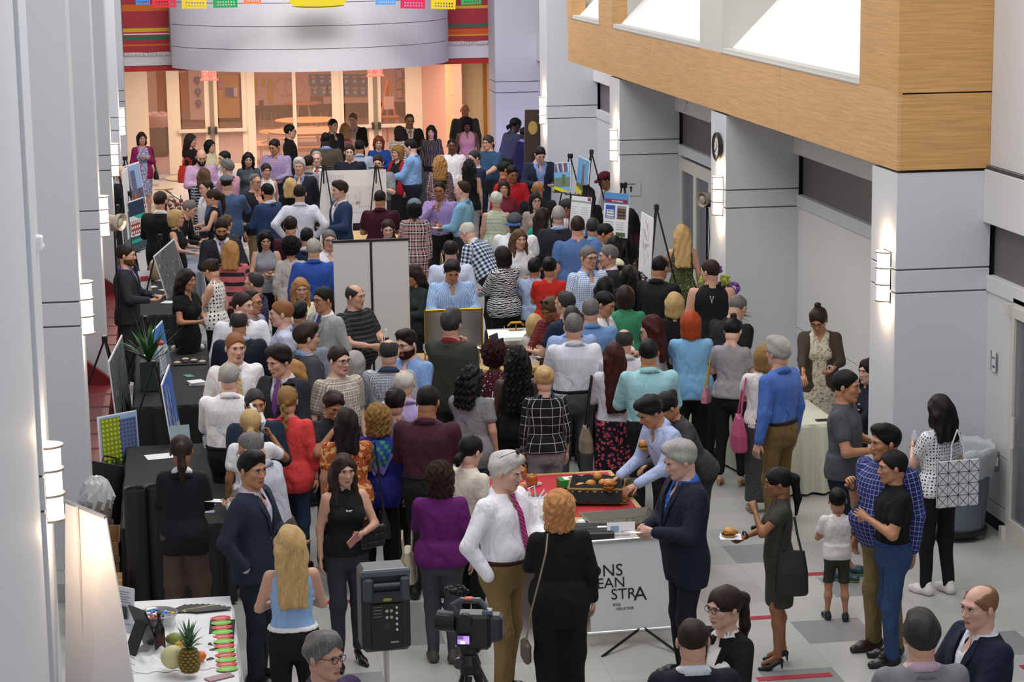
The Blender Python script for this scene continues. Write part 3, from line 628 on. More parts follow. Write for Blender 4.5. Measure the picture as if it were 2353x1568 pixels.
def head_tpl(fem,na,npol):
    u=np.linspace(-PI,PI,na,endpoint=False); az=u-.62*np.sin(u)     # denser at the face (-Y)
    po=np.linspace(0,PI,npol+1)[1:-1]; po=po-.10*np.sin(2*(po-.15))*-1
    A,Pp=np.meshgrid(az,po); D=np.stack([np.sin(Pp)*np.sin(A),-np.sin(Pp)*np.cos(A),np.cos(Pp)],-1)
    D=np.concatenate([D.reshape(-1,3),[[0,0,1],[0,0,-1]]]); c=np.array([0,-.015,-.005]); R_=np.arange(.03,.17,.0015)
    pts=c+D[:,None,:]*R_[None,:,None]; s=head_sdf(pts,fem); ins=s<0; last=ins.shape[1]-1-np.argmax(ins[:,::-1],1)
    last=np.clip(last,0,len(R_)-2); i=np.arange(len(D)); a=s[i,last];b=s[i,last+1]; t=np.clip(a/(a-b),0,1)
    V=c+D*(R_[last]+.0015*t)[:,None]; nr=npol-1; F=[]
    for r in range(nr-1):
        for k in range(na): F.append((r*na+k,(r+1)*na+k,(r+1)*na+(k+1)%na,r*na+(k+1)%na))
    for k in range(na): F.append((len(D)-2,k,(k+1)%na,(k+1)%na)); F.append((len(D)-1,(nr-1)*na+(k+1)%na,(nr-1)*na+k,(nr-1)*na+k))
    F=np.array(F); ce=V[F].mean(1); mi=np.zeros(len(F),int)
    mi[(np.abs(ce[:,0])<.021)&(ce[:,2]<-.050)&(ce[:,2]>-.0735)&(ce[:,1]<-.075)]=1
    return V,F,mi
HT={(fm,l):head_tpl(fm,*((52,40),(34,26),(22,16))[l]) for fm in(0,1) for l in(0,1,2)}
def epatch(c,r,n=8,m=3):
    """small ellipsoid as quads"""
    V=[];F=[]
    for i in range(m+1):
        for k in range(n): p=PI*(i+.0)/m; V.append((c[0]+r[0]*math.cos(2*PI*k/n)*math.sin(p),c[1]+r[1]*math.sin(2*PI*k/n)*math.sin(p),c[2]+r[2]*math.cos(p)))
    for i in range(m):
        for k in range(n): F.append((i*n+k,(i+1)*n+k,(i+1)*n+(k+1)%n,i*n+(k+1)%n))
    return np.array(V),np.array(F)
def cat_(L):
    V=[];F=[];Mi=[];n=0
    for v,f,m in L:
        if len(v)==0: continue
        V.append(v);F.append(f+n);Mi.append(np.full(len(f),m) if np.isscalar(m) else m); n+=len(v)
    return np.concatenate(V),np.concatenate(F),np.concatenate(Mi)
def tubeq(pts,rs,n=6,fl=1.):
    V=[];pts=[np.array(p,float) for p in pts]; up=None
    for i,p in enumerate(pts):
        d=pts[min(i+1,len(pts)-1)]-pts[max(i-1,0)]; d/=np.linalg.norm(d)+1e-9
        if up is None: up=np.array([0,0,1.]) if abs(d[2])<.9 else np.array([1.,0,0])
        a=np.cross(d,up);a/=np.linalg.norm(a);b=np.cross(a,d);up=b
        for k in range(n): t=2*PI*k/n; V.append(p+a*rs[i]*math.cos(t)+b*rs[i]*fl*math.sin(t))
    F=[(i*n+k,i*n+(k+1)%n,(i+1)*n+(k+1)%n,(i+1)*n+k) for i in range(len(pts)-1) for k in range(n)]
    e=(len(pts)-1)*n; F+=[(e,e+1,e+2,e+3),(e,e+3,e+4,e+5),(3,2,1,0),(5,4,3,0)] if n==6 else [(e,e+1,e+2,e+3),(3,2,1,0)]
    return np.array(V),np.array(F)
def hand_tpl(curl,n):
    """right hand: fingers +Y, palm normal -Z, thumb on -X side; five fingers with bends"""
    L=[]; L.append((*tubeq([(0,-.03,0),(0,0,0),(-.002,.035,0),(0,.07,0),(0,.092,0)],[.024,.027,.038,.041,.034],6,.42),0))
    for x0,ln,sp in ((-.030,.072,-.10),(-.010,.082,-.03),(.010,.077,.03),(.029,.060,.11)):
        a=0;p=np.array([x0,.085,0]);pts=[p-np.array([0,.03,0]),p];
        for j,fr in enumerate((.45,.30,.25)): a+=curl*(.9,1,.8)[j]; p=p+ln*fr*np.array([sp,math.cos(a),-math.sin(a)]); pts.append(p)
        L.append((*tubeq(pts,[.0085,.0092,.0085,.0078,.0058],n),0))
    pts=[(-.018,.015,-.004),(-.040,.038,-.014),(-.052,.062,-.024),(-.050,.085,-.032-.02*curl)]
    L.append((*tubeq(pts,[.016,.013,.0105,.0075],n),0)); return cat_(L)[:2]
HAND={(c,l):hand_tpl(cv,6 if l<2 else 4) for c,cv in(('r',.38),('g',1.0),('f',.10)) for l in(0,1,2)}
# ---- shared shoe and glasses templates ----
def shoe_me(kind):
    f=Fld((-.06,-.24,-.01),(.06,.10,.19),.008)
    if kind=='heel':
        f.cap((0,.03,.085),(0,-.09,.03),.028,.034,.02); f.cap((0,-.09,.024),(0,-.17,.018),.034,.018,.03); f.sub_(lambda x,y,z:capd(x,y,z,np.array([0,.03,.13]),np.array([0,-.09,.07]),.026,.030),(-.06,-.13,.03),(.06,.08,.18)); f.cap((0,.045,.08),(0,.05,.004),.016,.007,.02)
    else:
        f.cap((0,.035,.04),(0,-.10,.035),.040,.044,.03); f.cap((0,-.10,.03),(0,-.175,.028),.044,.03,.03); f.cap((0,.03,.05),(0,.02,.10),.040,.038,.04)
        f.cut(lambda x,y,z:-(z-.0)+0*x+0*y)
    f.cut(lambda x,y,z:-z+.001+0*x+0*y); v,q=f.mesh(); mi=(v[q].mean(1)[:,2]<(.018 if kind!='heel' else -1)).astype(int)
    return mesh('shoe_'+kind,v,q,[mat('14110f',.3),mat('14110f',.5)],mi,True)
SHOE={k:shoe_me(k) for k in('flat','heel')}
def glasses_me():
    b=B()
    for s in(-1,1):
        b.tube([(s*.031+.024*math.cos(t),-.108,.012+.018*math.sin(t)) for t in[2*PI*i/12 for i in range(13)]],.0022,4,cap=False); b.tube([(s*.055,-.106,.018),(s*.078,-.03,.018),(s*.08,.0,.014)],.002,4)
    b.tube([(-.008,-.109,.016),(.008,-.109,.016)],.002,4); return b.me('glasses',BLK,True)
GLM=glasses_me()
# ---- profiles: z, half width, half depth, centre y (1.75 m figure) ----
TZ=np.arange(.78,1.56,.01)
def prof(fem,belly):
    if fem: K=[(.78,.10,.09,.01),(.84,.150,.112,.012),(.93,.172,.120,.012),(1.0,.160,.108,.006),(1.09,.128,.090,.0),(1.18,.136,.095,-.003),(1.27,.150,.105,-.006),(1.35,.158,.096,.002),(1.41,.140,.072,.010),(1.455,.085,.058,.014),(1.49,.052,.052,.012),(1.56,.045,.047,.008)]
    else: K=[(.78,.10,.09,.01),(.84,.145,.108,.010),(.93,.165,.118,.008),(1.0,.162,.110,.0),(1.09,.155,.108,-.004),(1.18,.165,.114,-.004),(1.27,.180,.122,-.002),(1.35,.190,.117,.004),(1.41,.172,.086,.010),(1.455,.105,.064,.014),(1.49,.062,.060,.012),(1.56,.056,.057,.008)]
    K=np.array(K); a,b,c=[np.interp(TZ,K[:,0],K[:,i]) for i in(1,2,3)]
    kr=np.ones(5)/5; sm=lambda q:np.convolve(np.pad(q,2,'edge'),kr,'valid')
    a,b,c=sm(a),sm(b),sm(c); g=np.exp(-((TZ-1.06)/.13)**2)*belly; return a+g*.8,b+g,c-g*.8
ARM=dict(down=(.07,.02,.865),front=(-.06,.30,1.10),hold=(-.10,.24,1.14),mouth=(-.12,.20,1.40),cross=(-.26,.20,1.13),pocket=(.06,.06,.93),hip=(.03,-.02,1.0),reach=(-.02,.48,1.0),out=(.10,.34,1.14),up=(.02,.26,1.45),chest=(-.14,.19,1.24),back=(.02,-.12,.93),phone=(-.10,.30,1.26),far=(.10,.52,1.16))
HANDK=dict(front='r',hold='g',mouth='g',out='f',reach='r',phone='g',up='g',far='f',cross='r')
PEOPLE=[]
def parse(s): return dict((t.split('=')[0],t.split('=')[1] if '=' in t else '1') for t in s.split(',') if t)
SKIN=dict(l='c99a82',m='b5805f',t='96633f',d='5f3a26',k='3a241a',p='d6a995')
HAIRC=dict(black='0d0b0b',dark='191210',brown='2e1f17',lbrown='5c422a',blond='c0a06c',dblond='8e6c3c',red='7a3416',ginger='8a5a38',dred='3d1411',grey='6f6d6b',silver='a3a19c',whiteh='cfcbc5',orange='a8451c',sblond='a87a46',dgrey='343232',afro='2b0f0d')
TAKEN=[]
def person(px,py,h,sex,yaw,pose,hair,skin,fit,label,nobottom=None):
    fem=sex=='f'; P=parse(pose); g=P.get; child=h<1.3; h=h*1.055
    if 'fy' in P: cc_=175+.014*(px-366); h=6*(1-(py+cc_)/(float(P['fy'])+cc_))-float(g('heel',0))
    if 'lean' not in P and 'fy' not in P:
        ht=h+float(g('heel',0))-(.43 if 'sit' in P else 0); best=None
        for dl in(0,.1,-.1,.2,-.2,.3,-.3,.4,-.4,.5,-.5):
            r0_=ray(px,py); tt=(ht-6)/r0_[2]; k=1+dl/tt*1.0/float(np.linalg.norm(r0_[:2])); hz2=6-(6-ht)*k; q_=Z(px,py,hz2)
            mn=min([math.hypot(q_.x-a,q_.y-b) for a,b in TAKEN]+[9])
            if best is None or mn>best[0]+.02: best=(mn,hz2/ht)
            if mn>=.40: best=(mn,hz2/ht); break
        h*=best[1]
    s=h/1.75; dist=(6-h)*5100/(py+180)
    lod=0 if dist<23.5 else (1 if dist<32 else 2); vis='v' in P
    hc=(.016,.023,.030)[lod]; hb=(.0215,.029,.034)[lod]
    wd=float(g('w',1.0))*(1.03 if fem else 1.05)*(1.0 if not child else .95); belly=float(g('b',.0 if fem else .006)); lean=math.radians(float(g('lean',0))); ho=float(g('heel',0))
    A_,B_,C_=prof(fem,belly); A_=A_*wd; B_=B_*(1+.6*(wd-1)); SITD=.43 if 'sit' in P else 0
    R0=random.Random(int(px*7+py)); hz=.95
    Rl=np.array([[1,0,0],[0,math.cos(lean),-math.sin(lean)],[0,math.sin(lean),math.cos(lean)]])
    cl=np.array([0,.0,hz]); T=lambda p:(Rl@(np.array(p,float)-cl)+cl)
    # head frame
    hy=math.radians(float(g('hy',0))); nod=math.radians(float(g('nod',4)))+lean*.45; tl=math.radians(float(g('tilt',0)))
    Rh=(Matrix.Rotation(hy,3,'Z')@Matrix.Rotation(nod,3,'X')@Matrix.Rotation(tl,3,'Y')); Rh=np.array(Rh)
    hs=1.05 if not child else 1.36
    nk=T((0,.012,1.505)); hcen=nk+Rh@(np.array([0,-.018,.115])*hs)
    tf=lambda p:(p@Rh.T)*1+hcen
    sw=(.150 if fem else .178)*wd; J={}
    for sd,k in((1,'L'),(-1,'R')):           # person faces -Y, so her left is +X
        sh=T((sd*sw,.012,1.405)); nm=g(k,'down'); o=ARM[nm.split('@')[0]]
        wr=np.array([sd*(sw+o[0])+0*sd,-o[1]-(belly*1.6+(wd-1)*.12)*(o[1]>.1),o[2]]); 
        if nm in('mouth','chest','phone','hold','front','cross','up'): wr=wr+(T((0,0,1.3))-np.array([0,0,1.3]))
        if child: wr=wr*np.array([1,1,1])
        wr=wr+np.array([R0.uniform(-.02,.02),R0.uniform(-.02,.02),R0.uniform(-.015,.015)])
        L1,L2=(.275,.245) if fem else (.295,.262)
        d=wr-sh; D=np.linalg.norm(d); 
        if D>(L1+L2)*.985: wr=sh+d/D*(L1+L2)*.985; d=wr-sh; D=np.linalg.norm(d)
        aa=(L1*L1-L2*L2+D*D)/(2*D); hh=math.sqrt(max(L1*L1-aa*aa,0)); u=d/D
        pole=np.array([sd*(.9 if nm in('hip','pocket') else (.8 if nm in('chest','hold','cross','mouth','phone','front') else .45)),.75 if nm not in('chest','hold','cross','mouth') else .35 if nm!='back' else .6,-.8]); pole-=u*(pole@u); pole/=np.linalg.norm(pole)+1e-9
        J['s'+k]=sh;J['e'+k]=sh+u*aa+pole*hh;J['w'+k]=wr
    st=R0.uniform(.085,.12); wk=R0.uniform(-.05,.05)
    for sd,k in((1,'L'),(-1,'R')):
        J['h'+k]=np.array([sd*.085*wd,.012,.90])
        if SITD: J['k'+k]=np.array([sd*.12,-.42,.93]); J['a'+k]=np.array([sd*.12,-.38,.52])
        else: J['k'+k]=np.array([sd*(.045+st*.5),-.02+sd*wk*.5,.49]); J['a'+k]=np.array([sd*st,.015+sd*wk,.09])
    def torso(f,inf,zlo,zhi,k=.05,arm=None,boxy=0.):
        a=A_*(1-boxy)+boxy*np.maximum(A_,np.where(TZ<1.3,(.165 if not fem else .150)*wd,A_)); a=a+inf; b=B_+inf
        def fn(x,y,z):
            yy=y-cl[1];zc=z-cl[2]; Y=Rl[1,1]*yy+Rl[2,1]*zc+cl[1]; Zz=Rl[1,2]*yy+Rl[2,2]*zc+cl[2]
            X=x+0*Y; ai=np.interp(Zz,TZ,a).astype(f32); bi=np.interp(Zz,TZ,b).astype(f32); ci=np.interp(Zz,TZ,C_).astype(f32)
            d=(((np.abs(X)/ai)**2.3+(np.abs(Y-ci)/bi)**2.3)**(1/2.3)-1)*np.minimum(ai,bi)*.95
            return np.maximum(np.maximum(d,zlo-Zz),Zz-zhi)
        cs=np.array([T((sx*.36,sy*.36,zz)) for sx in(-1,1) for sy in(-1,1) for zz in(zlo,zhi)]); f.put(fn,cs.min(0),cs.max(0),k)
    ar=(.044,.036,.024) if fem else (.052,.042,.028)
    awd=.5+.5*wd
    def arms(f,inf,frac,k=.04,cuff=0):
        for kk in 'LR':
            sh,el,wr=J['s'+kk],J['e'+kk],J['w'+kk]
            if frac<=1: f.cap(sh,sh+(el-sh)*frac,ar[0]*awd+inf,(ar[0]*(1-frac)+ar[1]*frac)*awd+inf+cuff,k)
            else:
                f.cap(sh,el,ar[0]*awd+inf,ar[1]*awd+inf,k); q=frac-1; f.cap(el,el+(wr-el)*q,ar[1]*awd+inf,(ar[1]*(1-q)+ar[2]*q)+inf+cuff,.02)
    allp=np.array([J[q] for q in J]+[hcen]); lo=allp.min(0)-.22; hi=allp.max(0)+.22; lo[1]=min(lo[1],-.40*max(1,wd)-belly)
    O=dict(t.split(':',1) for t in fit.split('|')); skirt=('skirt' in O) or ('dress' in O); bare=skirt or 'shorts' in O
    # body : one continuous surface
    zl=.74 if not bare else .0
    f=Fld((lo[0],lo[1],zl if not(bare and ho>.02) else -.08),(hi[0],hi[1],max(T((0,0,1.6))[2],allp[:,2].max())+.06),hb)
    torso(f,-.004,.82,1.56); nb=.046 if fem else .055
    f.cap(T((0,.014,1.44)),hcen+Rh@np.array([0,.02,-.05]),nb,nb-.002,.04)
    if fem:
        for sd in(-1,1): f.ell(T((sd*.072,-.085,1.255)),(.062,.055,.060),.03)
    arms(f,0,2)
    if bare:
        for kk in 'LR': f.cap(J['h'+kk],J['k'+kk],.082,.052,.05); f.cap(J['k'+kk],(J['k'+kk]*.62+J['a'+kk]*.38)+np.array([0,.015,0]),.050,.053,.04); f.cap((J['k'+kk]*.62+J['a'+kk]*.38)+np.array([0,.015,0]),J['a'+kk],.050,.032,.04); (f.cap(J['a'+kk],J['a'+kk]+np.array([0,.02,-.055]),.030,.026,.02),f.cap(J['a'+kk]+np.array([0,.01,-.045]),J['a'+kk]+np.array([0,-.13,-.118]),.026,.022,.02)) if ho>.02 else f.cap(J['a'+kk],J['a'+kk]+np.array([0,-.12,-.06]),.032,.026,.03)
    else:
        for kk in 'LR': f.cap(J['h'+kk],J['h'+kk]*.75+J['k'+kk]*.25,.078,.070,.05)
    v,q=f.mesh(); hvr=[1,1,1] if not child else [hs]*3
    fv=np.array([1+R0.uniform(-.03,.03),1+R0.uniform(-.02,.02),1+R0.uniform(-.025,.02)])*hs
    hV,hF,hM=HT[(1 if fem else 0,lod)]; parts=[(v,q,0),(tf(hV*fv),hF,hM)]
    ng=8 if lod==0 else 6
    for sd in(-1,1):
        if lod<2:
            parts.append((*[(tf(a*fv) if i==0 else a) for i,a in enumerate(epatch((sd*.031,-.0845,.0125),(.0135,.0085,.0062),ng,3))],2))
        parts.append((*[(tf(a*fv) if i==0 else a) for i,a in enumerate(epatch((sd*.031,-.0905 if lod<2 else -.086,.0125),(.0062,.0042,.0058),6,3))],3))
        v_,q_=epatch((sd*.031,-.0865,.0185),(.0155,.0075,.0022),ng,3); parts.append((tf(v_*fv),q_,3))
        v_,q_=epatch((sd*.032,-.0935,.032),(.0185,.007,.0032 if not fem else .0022),ng,3); parts.append((tf(v_*fv),q_,4))
        v_,q_=epatch((sd*.084,.010,-.004),(.011,.018,.031),8,4); parts.append((tf(v_*fv),q_,0))
    HW={}
    for kk,sd in(('L',1),('R',-1)):
        wr,el=J['w'+kk],J['e'+kk]; fd=wr-el; fd/=np.linalg.norm(fd); nm=g(kk,'down')
        y_=fd; med=np.array([-sd,0.,0.]); nn=med-y_*(med@y_)
        if nm in('front','out','far','reach'): u_=np.array([0,0,1. if nm in('front','far') else -1.])+med*.35; nn=u_-y_*(u_@y_)
        nn/=np.linalg.norm(nn)+1e-9; z_=-nn; x_=np.cross(y_,z_)
        hk=HANDK.get(nm,'r'); hv,hq=HAND[(hk,lod)]; hv=hv*np.array([sd*-1.,1,1])*(.92 if fem else 1)*(1.12 if child else 1)
        if sd>0: hv=hv; 
        mir=sd>0
        W=wr+hv[:,[0]]*x_*(-1 if kk=='L' else -1)*1+hv[:,[1]]*y_+hv[:,[2]]*z_
        if 'pocket'!=nm: parts.append((W,hq if mir else hq[:,::-1],0))
        HW[kk]=(wr+y_*.09+nn*.02,y_,nn)
    V,Fq,Mi=cat_(parts)
    # place: head top projects to (px,py)
    top=hcen+Rh@np.array([0,.015,.125])*hs; top=top*s; top[2]+=ho-SITD*s
    ya=math.radians(yaw); gp=Z(px,py,float(top[2])); off=RZ(ya)@Vector((top[0],top[1],0))
    root=empty('person',(gp.x-off.x,gp.y-off.y,0),label,'person',ya)
    TAKEN.append((root.location.x,root.location.y)); zo=ho-SITD*s
    def fin(v): v=v*s; v[:,2]+=zo; return v
    hcolr=hair.split(':')[1] if ':' in hair else 'dark'; hc_=HAIRC.get(hcolr,hcolr)
    sk=mat(SKIN[skin],.5,kind='skin',sc=30,bs=.05)
    lipc={'l':'b0625c','m':'9a5048','t':'7d4337','d':'4f2a22','k':'3a2020','p':'b86a66'}[skin]
    if 'lip' in P: lipc='a8202c'
    body=obj('body',mesh('body',fin(V),Fq,[sk,mat(lipc,.4),mat('d8d4cf',.3),mat('1c1410',.25),mat(hc_ if hc_!='120f0f' else '1a1412',.8)],Mi,True),root)
    def uvs(v,q,segs):
        """cylindrical UV around torso or sleeve bones, fixed at the wrap"""
        best=None;U=np.zeros(len(v));W=np.zeros(len(v))
        vt=(v-cl)@Rl+cl; dT=np.abs(np.hypot(vt[:,0]/1.5,vt[:,1])-.09); best=np.maximum(np.hypot(vt[:,0],vt[:,1])-.175*wd,-.02)+np.where(vt[:,2]>1.38,(vt[:,2]-1.38)*.5,0)
        U=np.arctan2(vt[:,0],-vt[:,1])*.16; W=vt[:,2]; per=np.full(len(v),2*PI*.16)
        for a,b in segs:
            d=b-a;L=np.linalg.norm(d);t=((v-a)@d)/L/L; pr=a+np.clip(t,0,1)[:,None]*d; ds=np.linalg.norm(v-pr,axis=1)-.05
            e1=np.cross(d/L,[0,1,0.02]);e1/=np.linalg.norm(e1);e2=np.cross(d/L,e1); an=np.arctan2((v-pr)@e1,(v-pr)@e2)
            m=ds<best; U=np.where(m,an*.06,U);W=np.where(m,t*L+(a[2]),W);per=np.where(m,2*PI*.06,per);best=np.where(m,ds,best)
        uq=U[q];wq=W[q];pq=per[q].max(1)[:,None]; uq=uq+np.where((uq.max(1)[:,None]-uq)>pq*.5,pq,0)
        return np.stack([uq,wq],-1).reshape(-1,2)
    GM=[root]
    ASEG=[(J['s'+k],J['e'+k]) for k in'LR']+[(J['e'+k],J['w'+k]) for k in'LR']
    LSEG=[(J['h'+k],J['k'+k]) for k in'LR']+[(J['k'+k],J['a'+k]) for k in'LR']
    def cloth(name,f,spec,segs=ASEG,amp=.003,jk=0,label=None):
        v,q=f.mesh()
        if len(q)==0: return
        need='/' in spec; uv=uvs(v,q,segs) if need else None
        p1=R0.uniform(0,9); fr=18
        v=v+amp*np.stack([np.sin(v[:,2]*fr+p1+v[:,1]*9),np.sin(v[:,2]*fr*.8+p1*2+v[:,0]*11),np.sin(v[:,0]*fr+v[:,1]*8)*.5],1)
        o=obj(name,mesh(name,fin(v),q,fabric(spec,jk=jk),None,True,uv),root); GM[0]=o
        return o
    # --- lower garments
    if 'pants' in O or 'shorts' in O:
        z0=.045 if 'pants' in O else .52; loose=float(g('loose',.010)); zt=1.02
        f=Fld((-.34*max(1,wd),min(lo[1],-.3),z0-.05),(.34*max(1,wd),.28,1.1),hc if vis else hc*1.8)
        tuck=not any(t_ in O for t_ in('tee','polo','sweater','blouse','sl','q34')) or 'hemt' in P and float(P['hemt'])>.96
        torso(f,.018 if tuck else .003,.80,1.03)
        for kk in 'LR':
            f.cap(J['h'+kk],J['k'+kk],.083*awd+loose*.6,.058+loose,.05)
            if 'pants' in O: f.cap(J['k'+kk],J['a'+kk],.058+loose,(.040 if fem else .052)+loose,.04)
            else: f.cap(J['k'+kk]*1.02,J['k'+kk],.065+loose,.065+loose,.04)
        if not SITD: f.cut(lambda x,y,z:z0-z+0*x+0*y)
        cloth('trousers' if 'pants' in O else 'shorts',f,O.get('pants') or O.get('shorts'),LSEG,.003)
        if 'belt' in O and lod<2:
            f=Fld((-.36,-.36,.93),(.36,.36,1.1),hc); torso(f,.024,.998,1.038,0); cloth('belt',f,O['belt'],amp=0)
    if skirt:
        spec=O.get('skirt') or O['dress']; hem=float(g('hem',.50)); zt=1.08; fl=float(g('flare',.0))
        f=Fld((-.36,-.34,hem-.06),(.36,.34,1.16),hc); torso(f,.008,.80,zt)
        w0,w1=.160*wd+.012,.160*wd+fl
        def sk_(x,y,z):
            t=np.clip((.93-z)/(.93-hem),0,1); a=w0+.012+(w1-w0)*t; bb=.125*wd+(w1-w0)*t+.004*np.sin(np.arctan2(x,y)*9)*t*(fl>0)*3
            return np.maximum(np.maximum((np.sqrt((x/a)**2+((y-.01)/bb)**2)-1)*.11,hem-z),z-.95)
        f.put(sk_,(-.33,-.33,hem),(.33,.33,.95),.03); cloth('skirt',f,spec)
    # --- tops
    hem=float(g('hemt',.88 if ('tee' in O or 'polo' in O or 'sweater' in O or 'blouse' in O or 'sl' in O) else .97))
    if 'dress' in O: hem=.97
    tops=[('tee',.55,.012,0),('polo',.6,.012,1),('shirt',1.93,.012,1),('roll',1.35,.012,1),('sshirt',.75,.013,1),('sweater',1.93,.014,0),('blouse',1.5,.014,0),('q34',1.5,.014,0),('sl',0,.010,0),('vest',0,.012,0),('dress',0 if 'cap' not in P else .4,.010,0)]
    done=None; nv=g('neck','v' if ('jacket' in O or 'shirt' in O or 'dress' in O) else 'c')
    for nm,fr,inf,col in tops:
        if nm not in O or (done and nm!='vest'): continue
        sp=O[nm]; done=(nm,sp,col); bx=0. if fem or nm=='sl' else .6
        if fem and nm in('sweater','tee','blouse','q34'): bx=.5
        f=Fld((lo[0],lo[1],min(hem,.9)-.05),(hi[0],hi[1],max(T((0,0,1.52))[2],allp[:,2].max())+.05),hc)
        torso(f,inf+(0 if 'jacket' not in O and 'cardi' not in O else -.002),hem,1.50 if not col else 1.482,.04,boxy=bx)
        if hem<.96 and not skirt: torso(f,inf+.008,hem,1.06,.05,boxy=bx)
        if fem:
            for sd in(-1,1): f.ell(T((sd*.072,-.085,1.255)),(.062+inf,.055+inf,.060+inf),.03)
        if fr>0: arms(f,inf+(.002 if not 'jacket' in O else -.006),fr if not('jacket' in O or 'cardi' in O) or fr<1.8 else 1.95,.04,.004 if fr<1.8 else .002)
        else:
            aw=sw*.93
            f.cut(lambda x,y,z:np.abs(x)-aw-np.maximum(0,1.30-z)*.6+0*y)
        nr=.062 if fem else .066
        c1=T((0,.012,1.46));c2=T((0,.012,1.58)); f.sub_(lambda x,y,z:capd(x,y,z,c1,c2,nr,nr),c1-.1,c2+.1)
        if nv in('v','s') and ('front' not in P or 1):
            a0,b0=T((0,-.12,1.30 if nv=='v' else 1.36)),T((0,-.06,1.50)); rr=(.006,.045) if nv=='v' else (.05,.075)
            f.sub_(lambda x,y,z:capd(x,y,z,a0,b0,*rr),np.minimum(a0,b0)-.12,np.maximum(a0,b0)+.1)
        nmv={'tee':'t_shirt','polo':'polo_shirt','roll':'shirt','sshirt':'shirt','sl':'sleeveless_top','q34':'top','dress':'bodice'}.get(nm,nm)
        cloth(nmv,f,sp)
    def band(name,spec,zc=1.475,r=.064,hgt=.035,front=-.03,th=.006):
        vv=[];n=22;b=B()
        for k in range(n+1):
            t=-PI/2+.22+(2*PI-.44)*k/n; cx,cy=math.cos(t),math.sin(t); dz=front*(1-cy)/2*1.0
            for rr,z,fx in((r+th+.026,zc-.026+dz,1.28),(r+th,zc+hgt+dz,1.04),(r-.002,zc+hgt+dz,1.04),(r+.012,zc-.024+dz,1.28)): vv.append(T((rr*cx*fx,.012+rr*cy*1.0,z)))
        fs=[(k*4+i,k*4+(i+1)%4,k*4+4+(i+1)%4,k*4+4+i) for k in range(n) for i in range(4)]+[(0,3,2,1),(n*4,n*4+1,n*4+2,n*4+3)]
        return obj(name,mesh(name,fin(np.array(vv)),fs,fabric(spec),None,True),GM[0])
    if done and done[2] : band('collar',done[1],zc=1.494,r=.055 if fem else .064,hgt=.024,front=-.05)
    def surf(x,z,inf):
        a=np.interp(z,TZ,A_)+inf;b=np.interp(z,TZ,B_)+inf;c=np.interp(z,TZ,C_); return c-b*max(0,1-(abs(x)/a)**2.3)**(1/2.3)
    if 'tie' in O:
        vv=[];fs=[];zs=np.linspace(1.47,1.04,12)
        for i,z in enumerate(zs):
            wv=.018 if i<1 else .014+.022*(i/11.); yy=surf(0,z,.016)-.012
            for x,dy in((-wv,0),(wv,0),(wv,.008),(-wv,.008)): vv.append(T((x,yy+dy,z)))
        for i in range(11): fs+=[(i*4+k,i*4+(k+1)%4,i*4+4+(k+1)%4,i*4+4+k) for k in range(4)]
        fs+=[(0,3,2,1),(44,45,46,47)]
        uvp=None; me=mesh('tie',fin(np.array(vv)),fs,fabric(O['tie'],.5)); uvl=me.uv_layers.new(name='UVMap')
        for l in me.loops: c_=me.vertices[l.vertex_index].co; uvl.data[l.index].uv=(c_.x+c_.z,c_.z+c_.x*.8)
        obj('tie',me,root)
    if done and done[2] and lod==0 and 'tie' not in O:
        b=B()
        for i in range(5):
            z=1.38-i*.085; b.ell(tuple(T((0,surf(0,z,.014)-.003,z))*s+np.array([0,0,zo])),(.006,.004,.006),6)
        b.obj('buttons',mat('c9c4bb',.4),GM[0])
    for jn in('jacket','cardi'):
        if jn in O:
            hm=float(g('hemj',.80)); zb=1.14 if jn=='jacket' else .7; f=Fld((lo[0],lo[1],hm-.05),(hi[0],hi[1],max(T((0,0,1.52))[2],allp[:,2].max())+.06),hc)
            torso(f,.022,max(hm,.79),1.475,.04,boxy=.7)
            for kk in 'LR': f.cap(J['h'+kk]+np.array([0,0,.05]),np.array([J['h'+kk][0],J['h'+kk][1],hm]),.105*awd,.11*awd,.05)
            f.cut(lambda x,y,z:hm-z+0*x+0*y)
            arms(f,.014,1.90 if jn=='jacket' else 1.5,.045)
            def vcut(x,y,z):
                yy=y-cl[1];zc=z-cl[2];Y=Rl[1,1]*yy+Rl[2,1]*zc+cl[1];Zz=Rl[1,2]*yy+Rl[2,2]*zc+cl[2]
                hw=np.clip((Zz-zb)/(1.46-zb),0,1)*.072+(.0 if jn=='jacket' and 'open' not in P else .03)
                zmin=zb if (jn=='jacket' and 'open' not in P) else .5
                return np.maximum(np.maximum(np.abs(x)-hw,Y+.01),zmin-Zz)
            f.cut(lambda x,y,z:-vcut(x,y,z)); c1=T((0,.012,1.46));c2=T((0,.012,1.58)); f.sub_(lambda x,y,z:capd(x,y,z,c1,c2,.07,.07),c1-.1,c2+.1)
            cloth('jacket' if jn=='jacket' else 'cardigan',f,O[jn],amp=.003,jk=1)
            if jn=='jacket' and lod<2:
                for sd in(-1,1):
                    inn=[(.072,1.455),(.058,1.38),(.042,1.30),(.024,1.22),(.006,1.145)]; out=[(.10,1.46),(.115,1.37),(.085,1.31),(.055,1.23),(.010,1.14)]
                    vv=[];
                    for (x1,z1),(x2,z2) in zip(inn,out):
                        for x,z in((x1,z1),(x2,z2)):
                            yy=surf(x,z,.022)
                            for dy in(-.012,-.004): vv.append(T((sd*x,yy+dy,z)))
                    fs=[]
                    for i in range(4): k0=i*4;k1=k0+4; fs+=[(k0,k0+2,k1+2,k1),(k0+1,k1+1,k1+3,k0+3),(k0,k1,k1+1,k0+1),(k0+2,k0+3,k1+3,k1+2)]
                    obj('lapel',mesh('lapel',fin(np.array(vv)),fs,fabric(O[jn],jk=1)),GM[0])
